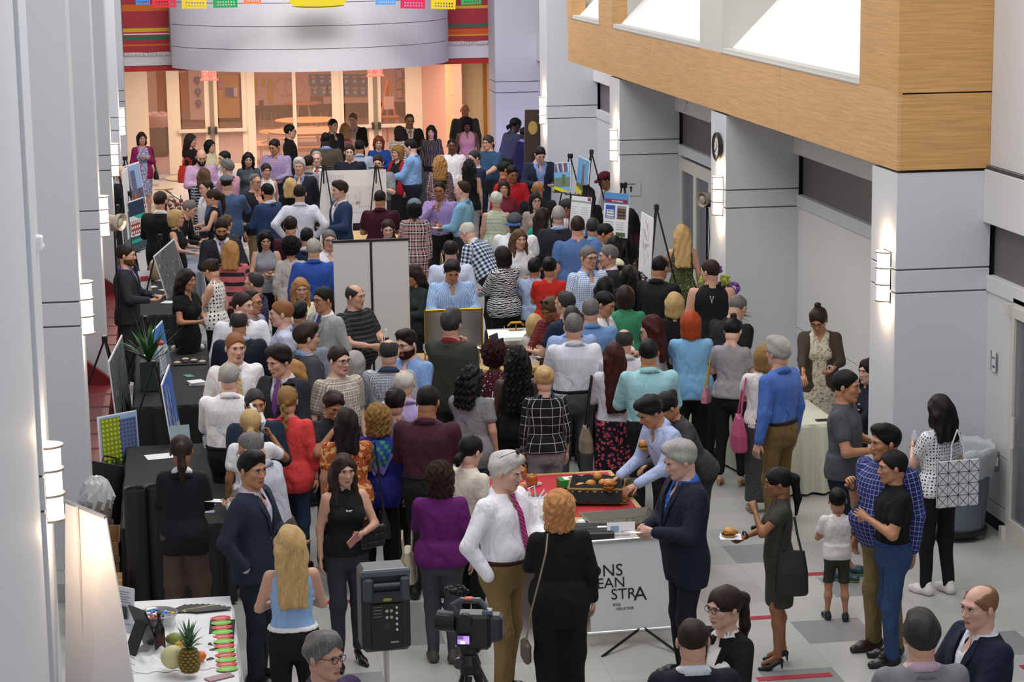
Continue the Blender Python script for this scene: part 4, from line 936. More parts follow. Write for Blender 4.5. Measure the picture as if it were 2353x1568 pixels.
                band('collar',O[jn],1.455,.076,.022,-.035,.008)
            elif jn=='jacket': band('collar',O[jn],1.455,.076,.02,-.035,.008)
    # --- hair in head space
    hk=hair.split(':'); hn=hk[0]; par=float(hk[2]) if len(hk)>2 else .4
    if hn!='bald':
        hh=(.0098,.014,.019)[lod]*(1 if not child else 1); dn=.16
        if hn in('long','curlylong','braid','pony','lowpony'): dn=par+.06
        f=Fld((-.16,-.16,-dn),(.16,.24,.24 if hn in('bun','topbun','afro') else .17),hh)
        t={'buzz':.004,'short':.013,'thick':.022,'pomp':.014,'ring':.008,'recede':.011,'pixie':.016}.get(hn,.014)
        c0=(0,.016,.036); f.ell(c0,(.078+t-(.006 if hn in('short','thick','pomp') else 0),.099+t*1.05,.089+t*.95),.0)
        if hn in('thick','pomp'): f.ell((0,-.035,.115),(.062,.062,.034),.03)
        if hn in('short','buzz','thick','pomp','ring','recede','pixie'):
            zl_,yl={'recede':(.10,-.05),'buzz':(.085,-.075)}.get(hn,(.078,-.082))
            nq=(-.80,-.60)
            f.cut(lambda x,y,z:-((y-yl)*nq[0]*-1*-1*-1+(z-zl_)*nq[1]*-1*-1*-1)*1. if 0 else ((y-yl)*nq[0]+(z-zl_)*nq[1])+0*x)
            lowb=-.072 if hn!='pixie' else -.085
            f.cut(lambda x,y,z:(.004+(lowb-.004)*np.clip((y+.0)/.07,0,1.1)-z)+0*x)
            if hn=='ring': f.sub_(lambda x,y,z:elld(x,y,z,(0,-.02,.12),(.068,.105,.085)),(-.1,-.14,.03),(.1,.1,.21))
            if hn=='recede': f.sub_(lambda x,y,z:elld(x,y,z,(0,.05,.14),(.03,.03,.03)),(-.04,.0,.1),(.04,.09,.18))
        else:
            tg=hn in('pony','bun','topbun','lowpony','braid')
            if not tg:
                L_={'bob':.10,'curly':.10,'long':.10,'curlylong':.10,'afro':.02}[hn] if hn!='bob' else par*.28
                wv=.034 if hn!='curly' else .042
                for sd in(-1,1): f.cap((sd*.070,.012,.02),(sd*.078,.010,-L_-.02),wv,wv*.75,.04)
                f.cap((0,.07,.0),(0,.068,-L_-.015),.062,.050,.05); f.cap((-.05,.06,.0),(-.055,.055,-L_-.01),.045,.036,.04); f.cap((.05,.06,.0),(.055,.055,-L_-.01),.045,.036,.04)
            if hn in('long','curlylong'):
                w2=1.25 if hn=='curlylong' else 1
                for xo in(-.068,0,.068): f.cap((xo,.080,-.04),(xo*1.0,.120,-par+.03),.048*w2,.030*w2,.03)
                if 'hairfront' in P:
                    for sd in(-1,1): f.cap((sd*.075,.0,-.06),(sd*.085,-.075,-min(par,.30)),.030,.018,.03)
            if hn=='afro': f.ell((0,.025,.05),(.125,.13,.125),.02)
            if hn=='curly': f.ell((0,.03,.05),(.108,.118,.105),.02)
            if hn=='pony': f.cap((0,.10,.05),(0,.15,.02),.028,.034,.02); f.cap((0,.15,.02),(0,.155,-par*.5),.036,.032,.03); f.cap((0,.155,-par*.5),(0,.13,-par),.032,.012,.03)
            if hn=='lowpony': f.cap((0,.10,-.03),(0,.135,-.07),.028,.032,.02); f.cap((0,.135,-.07),(0,.13,-par),.032,.018,.03)
            if hn=='bun': f.ell((0,.115,.065),(.042,.036,.040),.015)
            if hn=='topbun': f.ell((.0,.055,.150),(.036,.036,.034),.015)
            if hn=='braid':
                for i in range(8): z=-.0-i*.036; f.ell(((.012 if i%2 else -.012),.118+.004*i,z),(.026-.001*i,.020,.026),.006)
            # face opening
            f.sub_(lambda x,y,z:elld(x,y,z,(0,-.115,-.030),(.066,.080,.100)),(-.08,-.17,-.15),(.08,.0,.08))
            if tg: f.cut(lambda x,y,z:(.0+(-.075)*np.clip((y-.015)/.08,0,1.2)-z-(dn)*(y>.108))+0*x)
            f.sub_(lambda x,y,z:elld(x,y,z,(0,-.10,-.17),(.075,.10,.12)),(-.09,-.2,-.3),(.09,.02,-.05))
        v,q=f.mesh()
        if len(q):
            am={'curly':.009,'afro':.012,'curlylong':.011,'pixie':.005,'thick':.004}.get(hn,.002); k_=(95 if hn in('curly','afro','curlylong') else 60)
            if hn in('long',): am=.004
            v=v+am*np.stack([np.sin(v[:,2]*k_+v[:,1]*k_*.6),np.sin(v[:,0]*k_*1.3+v[:,2]*k_*.4),np.sin(v[:,1]*k_+v[:,0]*k_)*.8],1)
            obj('hair',mesh('hair',fin(tf(v*fv)),q,mat(hc_,.5 if hn not in('curly','afro') else .8,kind='hair'),None,True),root)
    if 'beard' in O:
        m=(hV[hF].mean(1)); sel=(m[:,2]<-.035)&(m[:,1]<.01)&(m[:,2]>-.135)&~((np.abs(m[:,0])<.026)&(m[:,2]>-.076)&(m[:,1]<-.07)) ; sel|=(np.abs(m[:,0])<.028)&(m[:,2]<-.042)&(m[:,2]>-.051)&(m[:,1]<-.08)
        fq=hF[sel]; cc=np.array([0,-.01,-.02]); d=hV-cc; d/=np.linalg.norm(d,axis=1)[:,None]; vv=hV+d*(.009 if O['beard'][0]=='f' else .0035); vv=vv*fv
        uq,inv=np.unique(fq,return_inverse=True); fq=inv.reshape(fq.shape); vv=vv[uq]; bc=O['beard'][1:]; obj('beard',mesh('beard',fin(tf(vv)),fq,mat(HAIRC[bc],.9,kind='hair'),None,True),root)
    HM=Matrix.Identity(4)
    for i in range(3):
        for j in range(3): HM[i][j]=Rh[i][j]*s
    for i in range(3): HM[i][3]=hcen[i]*s+(zo if i==2 else 0)
    if 'glasses' in O and lod<2 or ('glasses' in O and dist<45): o=obj('glasses',GLM,root); o.matrix_local=HM
    if 'shades' in O:
        o=obj('sunglasses',GLM,root); o.matrix_local=HM@TR(0,.035,.075)@Matrix.Rotation(-.5,4,'X')@Matrix.Scale(1.08,4)
        b=B()
        for sd in(-1,1): b.ell((sd*.031,-.109,.012),(.023,.003,.017),10)
        o=b.obj('lens',mat('15120f',.1),o,smooth=True)
    if 'cap' in O:
        b=B(); c_=O['cap'].split('/'); pr=[(.104*math.cos(t),.02+.095*math.sin(t)) for t in[PI/2*i/7 for i in range(8)]]; b.lathe(pr,20,0,TR(0,.012,.035),1,1.14)
        back='bk' in P; sg=1 if back else -1; v=[];n=10
        for k in range(n+1):
            t=-.85+1.7*k/n
            for rr,z in((.095,.055),(.170,.040),(.170,.034),(.095,.049)): v.append((rr*math.sin(t)*.92,sg*rr*math.cos(t)*(1.05)+.012,z))
        b.add(v,[(k*4+i,k*4+(i+1)%4,k*4+4+(i+1)%4,k*4+4+i) for k in range(n) for i in range(4)]+[(0,3,2,1),(n*4,n*4+1,n*4+2,n*4+3)],1)
        b.ell((0,.012,.148),(.008,.008,.006),6); o=b.obj('cap',[fabric(c_[0]),fabric(c_[1] if len(c_)>1 else c_[0])],root,smooth=True); o.matrix_local=HM
    # shoes
    kind='heel' if ho>0.02 else 'flat'
    for kk,sd in(('L',1),('R',-1)):
        if (lod==0 or vis or dist<27):
            a=J['a'+kk]*s; o=obj('shoe',SHOE[kind],root,(a[0],a[1]-.0,0 if not SITD else max(0,(a[2]-.09*s)-SITD*s)),(0,0,sd*.15)); o.scale=(s,s*(.95 if fem else 1.05),s)
            if 'shoes' in O:
                sc=O['shoes'].split('/')
                for i in range(2): o.material_slots[i].link='OBJECT'; o.material_slots[i].material=mat(sc[min(i,len(sc)-1)],.4)
    root['_']=0; del root['_']
    Wm=root.matrix_basis if False else (TR(root.location)@RZ(ya)); r={}
    for kk in HW:
        p_,y_,n_=HW[kk]; p_=p_*s; p_[2]+=zo; r[kk]=(Wm@Vector(p_),RZ(ya).to_3x3()@Vector(y_),RZ(ya).to_3x3()@Vector(n_))
    r['root']=root; r['T']=lambda p:Wm@Vector(tuple(T(p)*s+np.array([0,0,zo]))); r['head']=Wm@HM; r['s']=s; r['surf']=surf; r['M']=Wm
    PEOPLE.append(r); return r
# ================= the crowd =================
HP={}
def Q(key,*a,**k): HP[key]=person(*a,**k)
BL='black';NV='navy'
# --- front
Q('grey_stache',742,1458,1.76,'m',32,'L=front,R=down,nod=2,hy=10','thick:grey','l','polo:4a3a5c|pants:black|glasses:1','man with grey hair, wire glasses and a purple polo at the bottom edge')
Q('lightblue_top',665,1210,1.66,'f',182,'L=hold,R=hold,v,hemt=.985','long:blond:.43','l','sl:8fb2de|pants:black|belt:white','woman with long blond hair in a light blue sleeveless top, seen from behind')
Q('navy_slick',578,1040,1.80,'m',62,'L=front,R=pocket,hy=-22,v,b=.0','pomp:black','m','shirt:b9b6c6|jacket:242a3a|pants:1d222e','man in a dark navy blazer with slicked black hair and goatee glancing at the camera')
Q('black_vtop',790,1046,1.68,'f',12,'fy=1560,L=hold,R=down,v,hairfront,heel=.06,hemt=.93','long:brown:.27','l','sl:161618|pants:33363d','woman in a black sleeveless V-neck top and necklace holding a black clutch')
Q('blazer_pony',415,1002,1.68,'f',172,'L=front,R=front,v,hy=8,nod=16,loose=.03,hemj=.76','pony:brown:.26','t','shirt:white|jacket:1b1c22|pants:54473e','woman with a low brown ponytail in a black blazer and brown trousers')
Q('stripe_bend',562,998,1.76,'m',-120,'L=hold,R=front,lean=14,nod=24','recede:grey','l','shirt:vs/b9bac6/a5a7b5/.012|pants:4b4038|glasses:1','grey-haired man in glasses and a finely striped shirt bent over behind the navy blazer')
Q('paper_wave',575,943,1.64,'f',176,'L=down,R=up,v','lowpony:blond:.22','t','tee:white|vest:8d8279|pants:black','blond ponytailed woman in a white tee and taupe vest raising a sheet of paper')
Q('navy_facing',585,897,1.80,'m',8,'L=chest,R=front,hy=5','short:dgrey','m','shirt:9fb4cf|jacket:1f2a3c|pants:navy','tanned man with dark grey hair in a navy suit facing the camera behind the paper')
Q('lanyard_back',525,835,1.80,'m',172,'L=front,R=down,b=.03,w=1.08','recede:silver','p','shirt:white|pants:black|belt:black','silver-haired man from behind in a white shirt with a red lanyard')
Q('yellow_tie',540,767,1.84,'m',8,'L=down,R=down,hy=6,b=.02','short:ginger','p','shirt:white|tie:hs/d8b25a/8f9aa8/.05|pants:grey','sandy-haired man facing the camera in a white shirt with a yellow and grey tie')
Q('coral_braid',660,890,1.70,'f',165,'L=front,R=down,v,w=1.12,hemt=.80,b=.02','braid:dblond:.2','l','blouse:coral|pants:2c3c55|shades:1','woman with a blond braid and white sunglasses in a coral blouse and jeans')
Q('auburn_glasses',670,830,1.66,'f',-72,'L=chest,R=hold','long:sblond:.22','l','sweater:1a1b20|pants:black|glasses:1','woman in glasses and a black top with shoulder-length light auburn hair')
Q('purple_tie',636,797,1.82,'m',-35,'L=front,R=front,hy=-18,nod=14','thick:dark','l','shirt:b8b8c8|jacket:24262d|tie:5e3470|pants:char','man in a charcoal suit with a purple tie looking down behind the auburn-haired woman')
Q('suit_right',704,746,1.80,'m',112,'L=front,R=down,hy=-10','thick:brown','l','shirt:check/dfe6ee/7f9cc0/.012|jacket:46484e|pants:char','dark-haired man in a grey suit smiling to the right')
Q('plaid_tan',778,797,1.78,'m',25,'L=down,R=down,b=.02,hy=10','short:brown','p','sshirt:plaid/d8cdbd/9a9188/3a3a48/.06|pants:char|glasses:1','man in glasses and a tan and grey plaid short-sleeved shirt')
Q('eater_youth',770,905,1.62,'m',18,'L=mouth,R=mouth,nod=24','thick:brown','m','tee:22252d|pants:black','dark-haired youth eating from a plastic cup in a black top')
Q('floral_back',795,940,1.64,'f',178,'L=down,R=front,v,w=1.1,hemt=.75,b=.02','long:dark:.26','m','tee:floral/a8502a/d9a86a/7a1f20/.07|pants:4a2d20','woman with long dark hair in an orange and tan patterned blouse, black bag strap')
Q('scarf_curly',868,932,1.60,'f',172,'L=down,R=down,v,w=1.08,hemt=.8,b=.02','curly:dblond','l','sweater:272a7d|pants:black','woman with curly light brown hair and a blue and green silk scarf')
Q('tweed_curly',908,893,1.66,'f',165,'L=front,R=down','pixie:dark','l','blouse:tweed/4a4a50/8a8a90|pants:black','person with short dark curls in a grey textured top left of the burgundy shirt')
Q('lavender_bald',928,850,1.76,'m',170,'L=down,R=down,b=.02','ring:whiteh','l','shirt:b19fd0|pants:char','elderly man bald on top with white hair in a lavender shirt')
Q('gingham_bald',893,780,1.78,'m',168,'L=front,R=down','ring:dgrey','l','shirt:check/cfd3db/39435c/.014|pants:char','balding man in a small dark gingham shirt with his back to the camera')
Q('beard_blue',932,760,1.83,'m',-40,'L=front,R=down,hy=-8,nod=10','pomp:dark','p','shirt:7d9ed0|pants:char|beard:fdred|glasses:1','bearded man in a blue shirt and glasses talking to the balding gingham man')
Q('burgundy',985,888,1.83,'m',162,'L=front,R=front,v,w=1.1,nod=20,b=.01,hy=-4','short:black','t','shirt:43202f|pants:1b1a1b|belt:black','man in a burgundy dress shirt and black trousers seen from behind')
Q('purple_sweater',1010,1065,1.62,'f',172,'fy=1547,L=front,R=down,v,w=1.12,b=.02,hemt=.88','curly:brown','p','sweater:5f1d63|pants:gjean|shoes:4a4640','woman with short curly brown hair in a purple sweater and grey jeans')
Q('crochet',1085,1003,1.64,'f',128,'L=front,R=down,w=1.1,nod=14','lowpony:black:.12','p','blouse:d8cfc0|pants:black','black-haired woman with big earrings in a cream crochet sweater')
Q('white_tie',1168,1042,1.86,'m',48,'L=hold,R=pocket,v,b=.035,w=1.06,nod=12,hy=8','thick:whiteh','p','shirt:ecebf2|tie:hs/d0305f/43297f/.035|pants:8a7248|belt:3a1f18','white-haired man in a white shirt and pink-purple striped tie, sunglasses on his head')
Q('black_ginger',1284,1133,1.66,'f',180,'L=front,R=down,v,w=1.14,b=.02,hemt=.74,loose=.05','curly:c48a58','p','sweater:131316|pants:121214','woman with short strawberry blond hair dressed in black, thin shoulder strap')
Q('navy_silver',1553,1018,1.86,'m',-80,'L=hold,R=hold,v,nod=18,b=.02,w=1.05,hemj=.72','thick:silver','p','shirt:2f62b8|jacket:1c2130|pants:1a1d28','silver-haired man in a dark navy jacket with a bright blue collar reading a card')
Q('server_blue',1480,918,1.74,'m',-72,'L=reach,R=reach,lean=22,nod=22,v','thick:black','m','shirt:a9b8dc|pants:141418|belt:black','young server in a pale blue shirt with a striped sling leaning over the food table')
Q('server_dark',1518,908,1.70,'f',-75,'L=far,R=reach,lean=28,nod=20','bun:black:.1','m','sweater:3c3c3f|pants:charcoal' .replace('charcoal','char'),'dark-haired helper in a charcoal top stretching a hand with buns over the table')
Q('grey_sweater',1085,842,1.66,'f',150,'L=phone,R=down,v,w=1.12,b=.02,hemt=.78,hy=-20','curlylong:black:.26','l','tee:tweed/6f7074/9a9ba0|pants:2c3a52','woman with long black curls in a loose grey knit top holding a cup')
Q('black_sleeveless',1187,797,1.72,'f',176,'L=down,R=down,w=1.1','curlylong:black:.48','k','sl:141316|pants:black','woman with very long wavy black hair in a black sleeveless top')
Q('afro_red',1135,792,1.66,'f',178,'L=down,R=down','afro:afro','d','tee:floral/3d141c/5a2029/d8cbc8/.035|pants:black','woman with a round dark red afro in a maroon dotted dress')
Q('windowpane',1250,842,1.66,'f',180,'L=down,R=down,v,hemt=.93','bun:blond','p','q34:window/16161a/a9a9ad/.085|pants:8b858a','blond woman with a low bun and drop earrings in a black windowpane top')
Q('white_back',1318,722,1.82,'m',176,'L=hold,R=down,b=.02,w=1.04','short:grey','l','sshirt:vs/dcdde6/c8cad6/.01|pants:4c4c50|belt:black','grey-haired man from behind in a white short-sleeved shirt and grey trousers')
Q('olive_blazer',1037,715,1.84,'m',142,'L=mouth,R=down,b=.03,w=1.12,hy=6','thick:dgrey','l','shirt:7a2626|jacket:393b33|pants:char|glasses:1','big man in an olive blazer and glasses biting into a sandwich')
Q('long_red',1410,788,1.66,'f',178,'L=front,R=down,v,hemt=.95,flare=.04,hem=.42','long:dred:.56','p','sweater:cdc9d2|skirt:leop/1a1a2a/c9505a/.04|shoes:b98a66','woman with very long dark red hair, white cardigan and red leopard skirt')
Q('teal_shirt',1490,780,1.80,'m',174,'L=front,R=front,w=1.08','short:black','m','shirt:96c6ce|pants:black','man with black hair in a pale teal shirt, back to the camera')
Q('bald_light',1434,757,1.72,'m',172,'L=front,R=down','ring:dgrey','l','shirt:c9c5cf|pants:black','bald man in a pale lilac-grey shirt between two redheads')
Q('straight_red',1497,725,1.68,'f',-128,'L=down,R=down,hy=10','long:dred:.36','p','tee:b9b1b8|pants:black','woman with long straight dark red hair and a pale grey top looking left')
Q('orange_bob',1587,715,1.70,'f',172,'L=front,R=front,v,w=1.14,b=.03,hemt=.83,loose=.02','bob:orange:.4','p','tee:tweed/76acd8/8abde3|pants:131316','woman with an orange bob in a light blue textured top and black trousers')
Q('top_knot',1687,733,1.72,'f',150,'fy=1135,L=hold,R=hold,v,hy=-4,nod=22,heel=.07,hemt=.92,neck=s','topbun:black','p','tee:8f8d93|pants:17171a|shoes:b98f6d','woman with a black top knot in a grey puff-sleeve cardigan over teal, nude heels')
Q('bald_bend',1702,680,1.80,'m',128,'L=reach,R=down,lean=25,w=1.1,b=.03,nod=16','buzz:grey','l','tee:17181c|pants:char','balding man in a black shirt bending over the flower table')
Q('pink_bag_lady',1757,792,1.64,'f',172,'fy=1192,L=front,R=down,v,w=1.1,b=.02,hem=.12','bob:dblond:.32','l','tee:dcd6d6|skirt:tweed/1b1b1e/6a6a6e|shoes:8a8a8c','woman with light brown hair in a white tee and speckled black long skirt, pink bag')
Q('blue_khaki',1788,778,1.84,'m',-142,'L=down,R=down,v,b=.02,hy=-4,w=1.02','thick:silver','l','shirt:4a6cb4|pants:6f5a35|belt:2a1c12|glasses:1','grey-haired man in glasses with a blue shirt and khaki trousers')
Q('brown_cardi',1878,712,1.72,'f',-18,'L=front,R=reach,w=1.1,b=.01,nod=26,lean=8,hy=-12,flare=.03,open','topbun:brown','m','cardi:453a34|dress:floral/cfc6b4/a8a796/5a6652/.05|glasses:1','woman with a brown bun, brown cardigan and leafy floral dress looking down at the table')
Q('seated_right',1996,826,1.66,'f',-62,'L=reach,R=reach,sit,hairfront,nod=2','long:dark:.3','p','q34:1c2230|pants:black','dark-haired seated woman with a name tag half hidden behind the right pillar')
Q('grey_tee',1945,853,1.80,'m',62,'fy=1352,L=hold,R=hold,v,hy=-6,w=1.04','short:black','m','tee:4c4e55|shorts:1a2034|shoes:1d3a4a/8fd02a','man in a charcoal T-shirt and navy shorts holding a burger on a plate')
Q('tote_dots',2160,908,1.66,'f',-158,'fy=1388,L=phone,R=down,v,hy=-8,hemt=.9','long:dark:.26','p','tee:dots/dcdce0/1c1c22/.028|pants:17171b|shoes:dedbd6','woman in a white polka-dot blouse with long dark hair and a geometric white tote')
Q('blue_plaid',2035,978,1.86,'m',-62,'fy=1532,L=down,R=down,v,w=1.18,b=.04,hy=-18,hemt=.86','pomp:black','m','sweater:window/252c66/b3b8d8/.035|pants:7a6a46|shoes:2c1714/1a0f0c','heavyset man in a blue plaid shirt with a faded pompadour')
Q('black_tee',2052,1038,1.78,'m',-88,'fy=1550,L=chest,R=up,v,w=1.02,hy=-4,hemt=.99','short:dark','m','tee:131315|pants:2d4468|belt:26406e','man in a tight black T-shirt and blue trousers clapping his hands')
Q('boy',1925,1123,1.17,'m',172,'fy=1425,L=front,R=front,v','short:black','m','tee:d9d6d4|shorts:353a33|shoes:1b2226/2f7f8a','small boy in a white T-shirt and olive shorts, seen from behind')
Q('olive_dress',1787,1077,1.70,'f',-98,'fy=1558,L=mouth,R=front,v,heel=.075,cap,w=1.06,b=.01,hem=.50,nod=6','curlypony:black:.3'.replace('curlypony','pony'),'t','dress:3f3d36|shoes:111114','woman with a black ponytail in a fitted olive dress and black heels eating a burger')
Q('bald_navy',2253,1346,1.78,'m',-78,'L=front,R=front,b=.03,w=1.12,hy=8','ring:8a6248','p','shirt:dfe2ea|jacket:1a2033|pants:navy','balding red-haired man in a navy blazer and white shirt at the right edge')
Q('grey_suit_back',2118,1413,1.80,'m',176,'L=front,R=front,w=1.06','thick:dgrey','l','shirt:c9a9b8|jacket:7a7b80|pants:grey','man with brushed-back grey-brown hair in a light grey suit and pink collar')
Q('white_blouse',1665,1350,1.70,'f',-58,'L=out,R=out,open,hy=-6','pony:brown:.3','p','sl:e9e6e0|jacket:141417|pants:black|glasses:1','woman in glasses with a brown ponytail, white blouse and black blazer gesturing')
Q('dark_suit_back',1592,1422,1.80,'m',176,'L=front,R=front','buzz:brown','l','shirt:cfd2dc|jacket:191b26|pants:navy','man with cropped brown hair in a dark pinstripe suit at the bottom edge')
# --- right middle
Q('black_vest',1632,598,1.82,'m',168,'L=down,R=down,w=1.08,hy=52','short:brown','l','sl:17181c|pants:black','man in a sleeveless black top with a white mark on its back')
Q('black_shirt',1520,590,1.80,'m',140,'L=front,R=front,w=1.08,hy=-10,nod=14','short:black','m','shirt:1b1c20|pants:black','black-haired man in a black shirt reading a paper beside the blond woman')
Q('green_dress',1567,517,1.74,'f',172,'L=front,R=down,hem=.45','long:blond:.42','l','dress:floral/3a4425/4a5530/c9c6ae/.03','woman with long blond hair in a dark green spotted dress')
Q('blond_bob',1550,673,1.68,'f',172,'L=down,R=down','bob:blond:.34','l','tee:16161a|pants:black','woman with a blond bob in a black top near the man in the sleeveless top')
Q('green_tee',1437,657,1.68,'f',170,'L=down,R=down,w=1.1','bob:brown:.26','l','tee:3d8a67|pants:black','woman with a brown bob in a green top')
Q('white_down',1396,673,1.76,'m',55,'L=front,R=front,nod=20','short:black','m','shirt:dfe0e6|pants:black','dark-haired man in a white shirt looking down beside the green top')
Q('steel_hair',1357,686,1.78,'m',172,'L=front,R=down,w=1.08','short:grey','l','shirt:6b8fbf|pants:char','man with steel grey hair in a light blue shirt left of the green top')
Q('navy_glasses',1298,670,1.80,'m',-140,'L=front,R=front,w=1.05','recede:dgrey','l','polo:222b44|pants:char|glasses:1','man with greying hair and glasses in a navy polo, turned left')
Q('checked_dark',1314,705,1.74,'m',175,'L=down,R=front','short:dgrey','l','shirt:8fa5cf|pants:char','dark-grey-haired man in a periwinkle shirt behind the white-shirted man')
Q('dark_hair_mid',1392,637,1.62,'f',125,'L=down,R=front','long:black:.36','m','tee:1b1b20|pants:black','woman with long black hair below the smiling man in gingham')
Q('blue_black_hair',1448,610,1.64,'f',150,'L=front,R=front','long:black:.5','m','tee:1a1c2a|pants:black','woman with blue-black long hair in front of the poster easel')
Q('gingham_smile',1352,567,1.82,'m',18,'L=down,R=down,hy=6','short:grey','l','shirt:check/e3ebf5/6f95cc/.022|pants:char|glasses:1','smiling grey-haired man in black glasses and a light blue gingham shirt')
Q('grey_left',1398,564,1.78,'m',-92,'L=front,R=front,b=.02','short:grey','l','shirt:dcdfe6|jacket:262830|pants:char','grey-haired man in a dark jacket facing the smiling man')
Q('blue_tee',1327,498,1.88,'m',174,'L=down,R=down,w=1.2,b=.04,hemt=.8','short:brown','l','tee:4f6c9e|pants:char','tall man in a blue T-shirt seen from behind')
Q('red_tee',1262,592,1.66,'f',168,'L=front,R=down,w=1.08,b=.01','bun:black','m','tee:b9291f|pants:black','woman with a black bun in a bright red T-shirt')
Q('boy_mid',1228,597,1.50,'m',155,'L=front,R=down','thick:black','m','tee:9fb5d4|pants:black','dark-haired boy in a pale blue top beside the red T-shirt')
Q('zebra',1152,567,1.68,'f',-150,'L=front,R=front,w=1.15,b=.02,hemt=.86,nod=12','bob:dark:.3','l','sweater:zebra/d6d6d8/202026|pants:black','dark-haired woman in a zebra-print blouse holding a plate')
Q('brunette_mid',1193,528,1.72,'f',12,'L=hold,R=down,hairfront','long:lbrown:.36','l','blouse:c9c9cc|pants:black','woman with long light brown hair in a pale cardigan facing the camera')
Q('capped_white',1182,492,1.82,'m',-18,'L=down,R=down,w=1.16,b=.03,nod=14','buzz:black','k','tee:dfdfe2|pants:char|cap:4a4d55/3a5a94','man in a grey and blue baseball cap and white T-shirt')
Q('striped_server',1040,602,1.76,'m',2,'L=hold,R=hold,nod=26,lean=4,w=1.08','thick:black','m','shirt:vs/7fa3d6/b9cdea/.02|pants:17171a','black-haired man in a blue striped shirt looking down behind the chafing dishes')
Q('pale_check_back',1035,553,1.80,'m',176,'L=down,R=down,w=1.06','recede:dark','l','shirt:check/d5dcec/a9b5d6/.012|pants:char','balding dark-haired man from behind in a pale checked shirt')
Q('plaid_elder',1066,512,1.84,'m',-128,'L=reach,R=reach,lean=36,w=1.12,b=.03,nod=10','ring:whiteh','p','sshirt:plaid/1f3a66/d9dfe8/10203a/.05|pants:16171b','elderly bald man in a blue plaid shirt bending forward')
Q('rust_serving',1258,688,1.68,'f',-42,'L=front,R=reach,lean=10,nod=20,w=1.05','bun:lbrown','t','blouse:hs/6f2a26/4a1c1c/.03|pants:5a2020|shades:1','woman with sunglasses on her hair in a rust striped top serving food')
Q('child_blond',1228,722,1.22,'f',160,'L=front,R=down','bob:blond:.3','l','tee:c8c4bc|pants:black','small blond child in front of the rust striped woman')
Q('flannel_cap',952,458,1.76,'f',172,'L=down,R=down,hem=.60,hemt=.7','bob:black:.22','k','sweater:plaid/1d2230/b98a8a/e3dcdc/.11|skirt:plaid/1d2230/b98a8a/e3dcdc/.11|cap:6c7686/5a6474','person in a grey cap and a long navy and pink flannel shirt')
Q('lavender_eat',1010,418,1.82,'m',-22,'L=front,R=mouth,w=1.06,b=.01,nod=10','buzz:black','t','shirt:9a86bd|pants:1b1b1e|belt:black','man with cropped hair in a lavender shirt eating from a plate')
Q('aqua_left',1062,417,1.84,'m',-112,'L=front,R=front,w=1.08','recede:brown','p','shirt:7eaecb|pants:char','brown-haired man in an aqua shirt facing the lavender shirt')
Q('sage_stripe',1140,442,1.68,'f',172,'L=down,R=down,w=1.14,b=.02','pixie:whiteh','l','sl:hs/d4d8c4/93a58a/.022|pants:char','woman with short white-blond hair in a sage striped sleeveless top')
Q('red_vneck',1178,382,1.80,'m',8,'L=front,R=down,w=1.08,nod=18,hy=6','short:black','t','sweater:b01d24|pants:black','dark-haired man in a red V-neck sweater looking down')
Q('navy_lean',1243,340,1.82,'m',4,'L=front,R=hold,w=1.08,nod=26,lean=10,open','short:dark','p','shirt:7f97cc|jacket:232b3e|pants:navy','man in a navy jacket and blue shirt leaning over a small table')
Q('taupe_glasses',1231,443,1.66,'f',2,'L=down,R=down,hairfront','long:dark:.30','p','blouse:9c8f86|pants:black|glasses:1','woman with long dark hair and glasses in a taupe top, glancing up')
Q('bald_logo',1235,416,1.80,'m',178,'L=down,R=front,w=1.12','bald','t','tee:15161a|pants:black','bald man in a black T-shirt with a round red and white emblem')
Q('teal_headband',1247,478,1.66,'f',168,'L=down,R=down,hy=-30','long:brown:.40','m','tee:1f8f78|pants:black','woman with long brown hair, gold sunglasses on top and a teal blouse')
Q('suit_grey_hair',1283,474,1.84,'m',174,'L=down,R=down,w=1.08','short:silver','l','shirt:9fb4d6|jacket:262932|pants:char','grey-haired man in a dark suit and light blue collar, back to camera')
Q('profile_grey',1308,458,1.74,'m',70,'L=front,R=front,nod=16','short:dgrey','t','shirt:d9d9dc|pants:char','man in profile with spiky grey hair reading the white poster')
Q('turquoise',1362,502,1.76,'m',170,'L=down,R=down','short:dgrey','l','polo:54a9c9|pants:char','dark-haired man with a turquoise collar facing the posters')
Q('suit_tie_right',1396,516,1.74,'m',62,'L=front,R=front,nod=18','short:black','m','shirt:dfe2e8|jacket:2b2d34|pants:char|tie:1b1b22','black-haired man in a dark suit, white shirt and dark tie looking down right')
Q('brunette_bend',1437,514,1.62,'f',155,'L=front,R=front,nod=26,lean=12','long:dark:.34','m','tee:1a1a1e|pants:black','woman with long dark brown hair leaning towards the poster easel')
Q('black_hair_low',1412,543,1.60,'f',165,'L=front,R=down','long:black:.34','m','tee:18181c|pants:black','woman with straight black hair between the two men in dark jackets')
Q('maroon_dress',1445,480,1.70,'f',-142,'L=front,R=front','long:black:.20','m','tee:4d2232|skirt:4d2232','woman with black hair in a maroon patterned dress by the tripod easel')
Q('maroon_cap',1385,397,1.76,'m',-78,'L=front,R=front,lean=16,nod=14','buzz:black','t','shirt:d3d5dc|pants:char|cap:5a1626','man in a maroon baseball cap and white shirt bending to the left')
Q('black_left_cap',1352,430,1.62,'f',170,'L=front,R=front,lean=14','long:black:.45','m','sweater:17171b|pants:black','woman with long black hair in black beside the maroon cap')
Q('fedora',1418,597,1.58,'m',160,'L=down,R=down','buzz:black','m','tee:17171b|pants:black|cap:d8cfb0','person in a pale straw hat behind the grey-haired man')
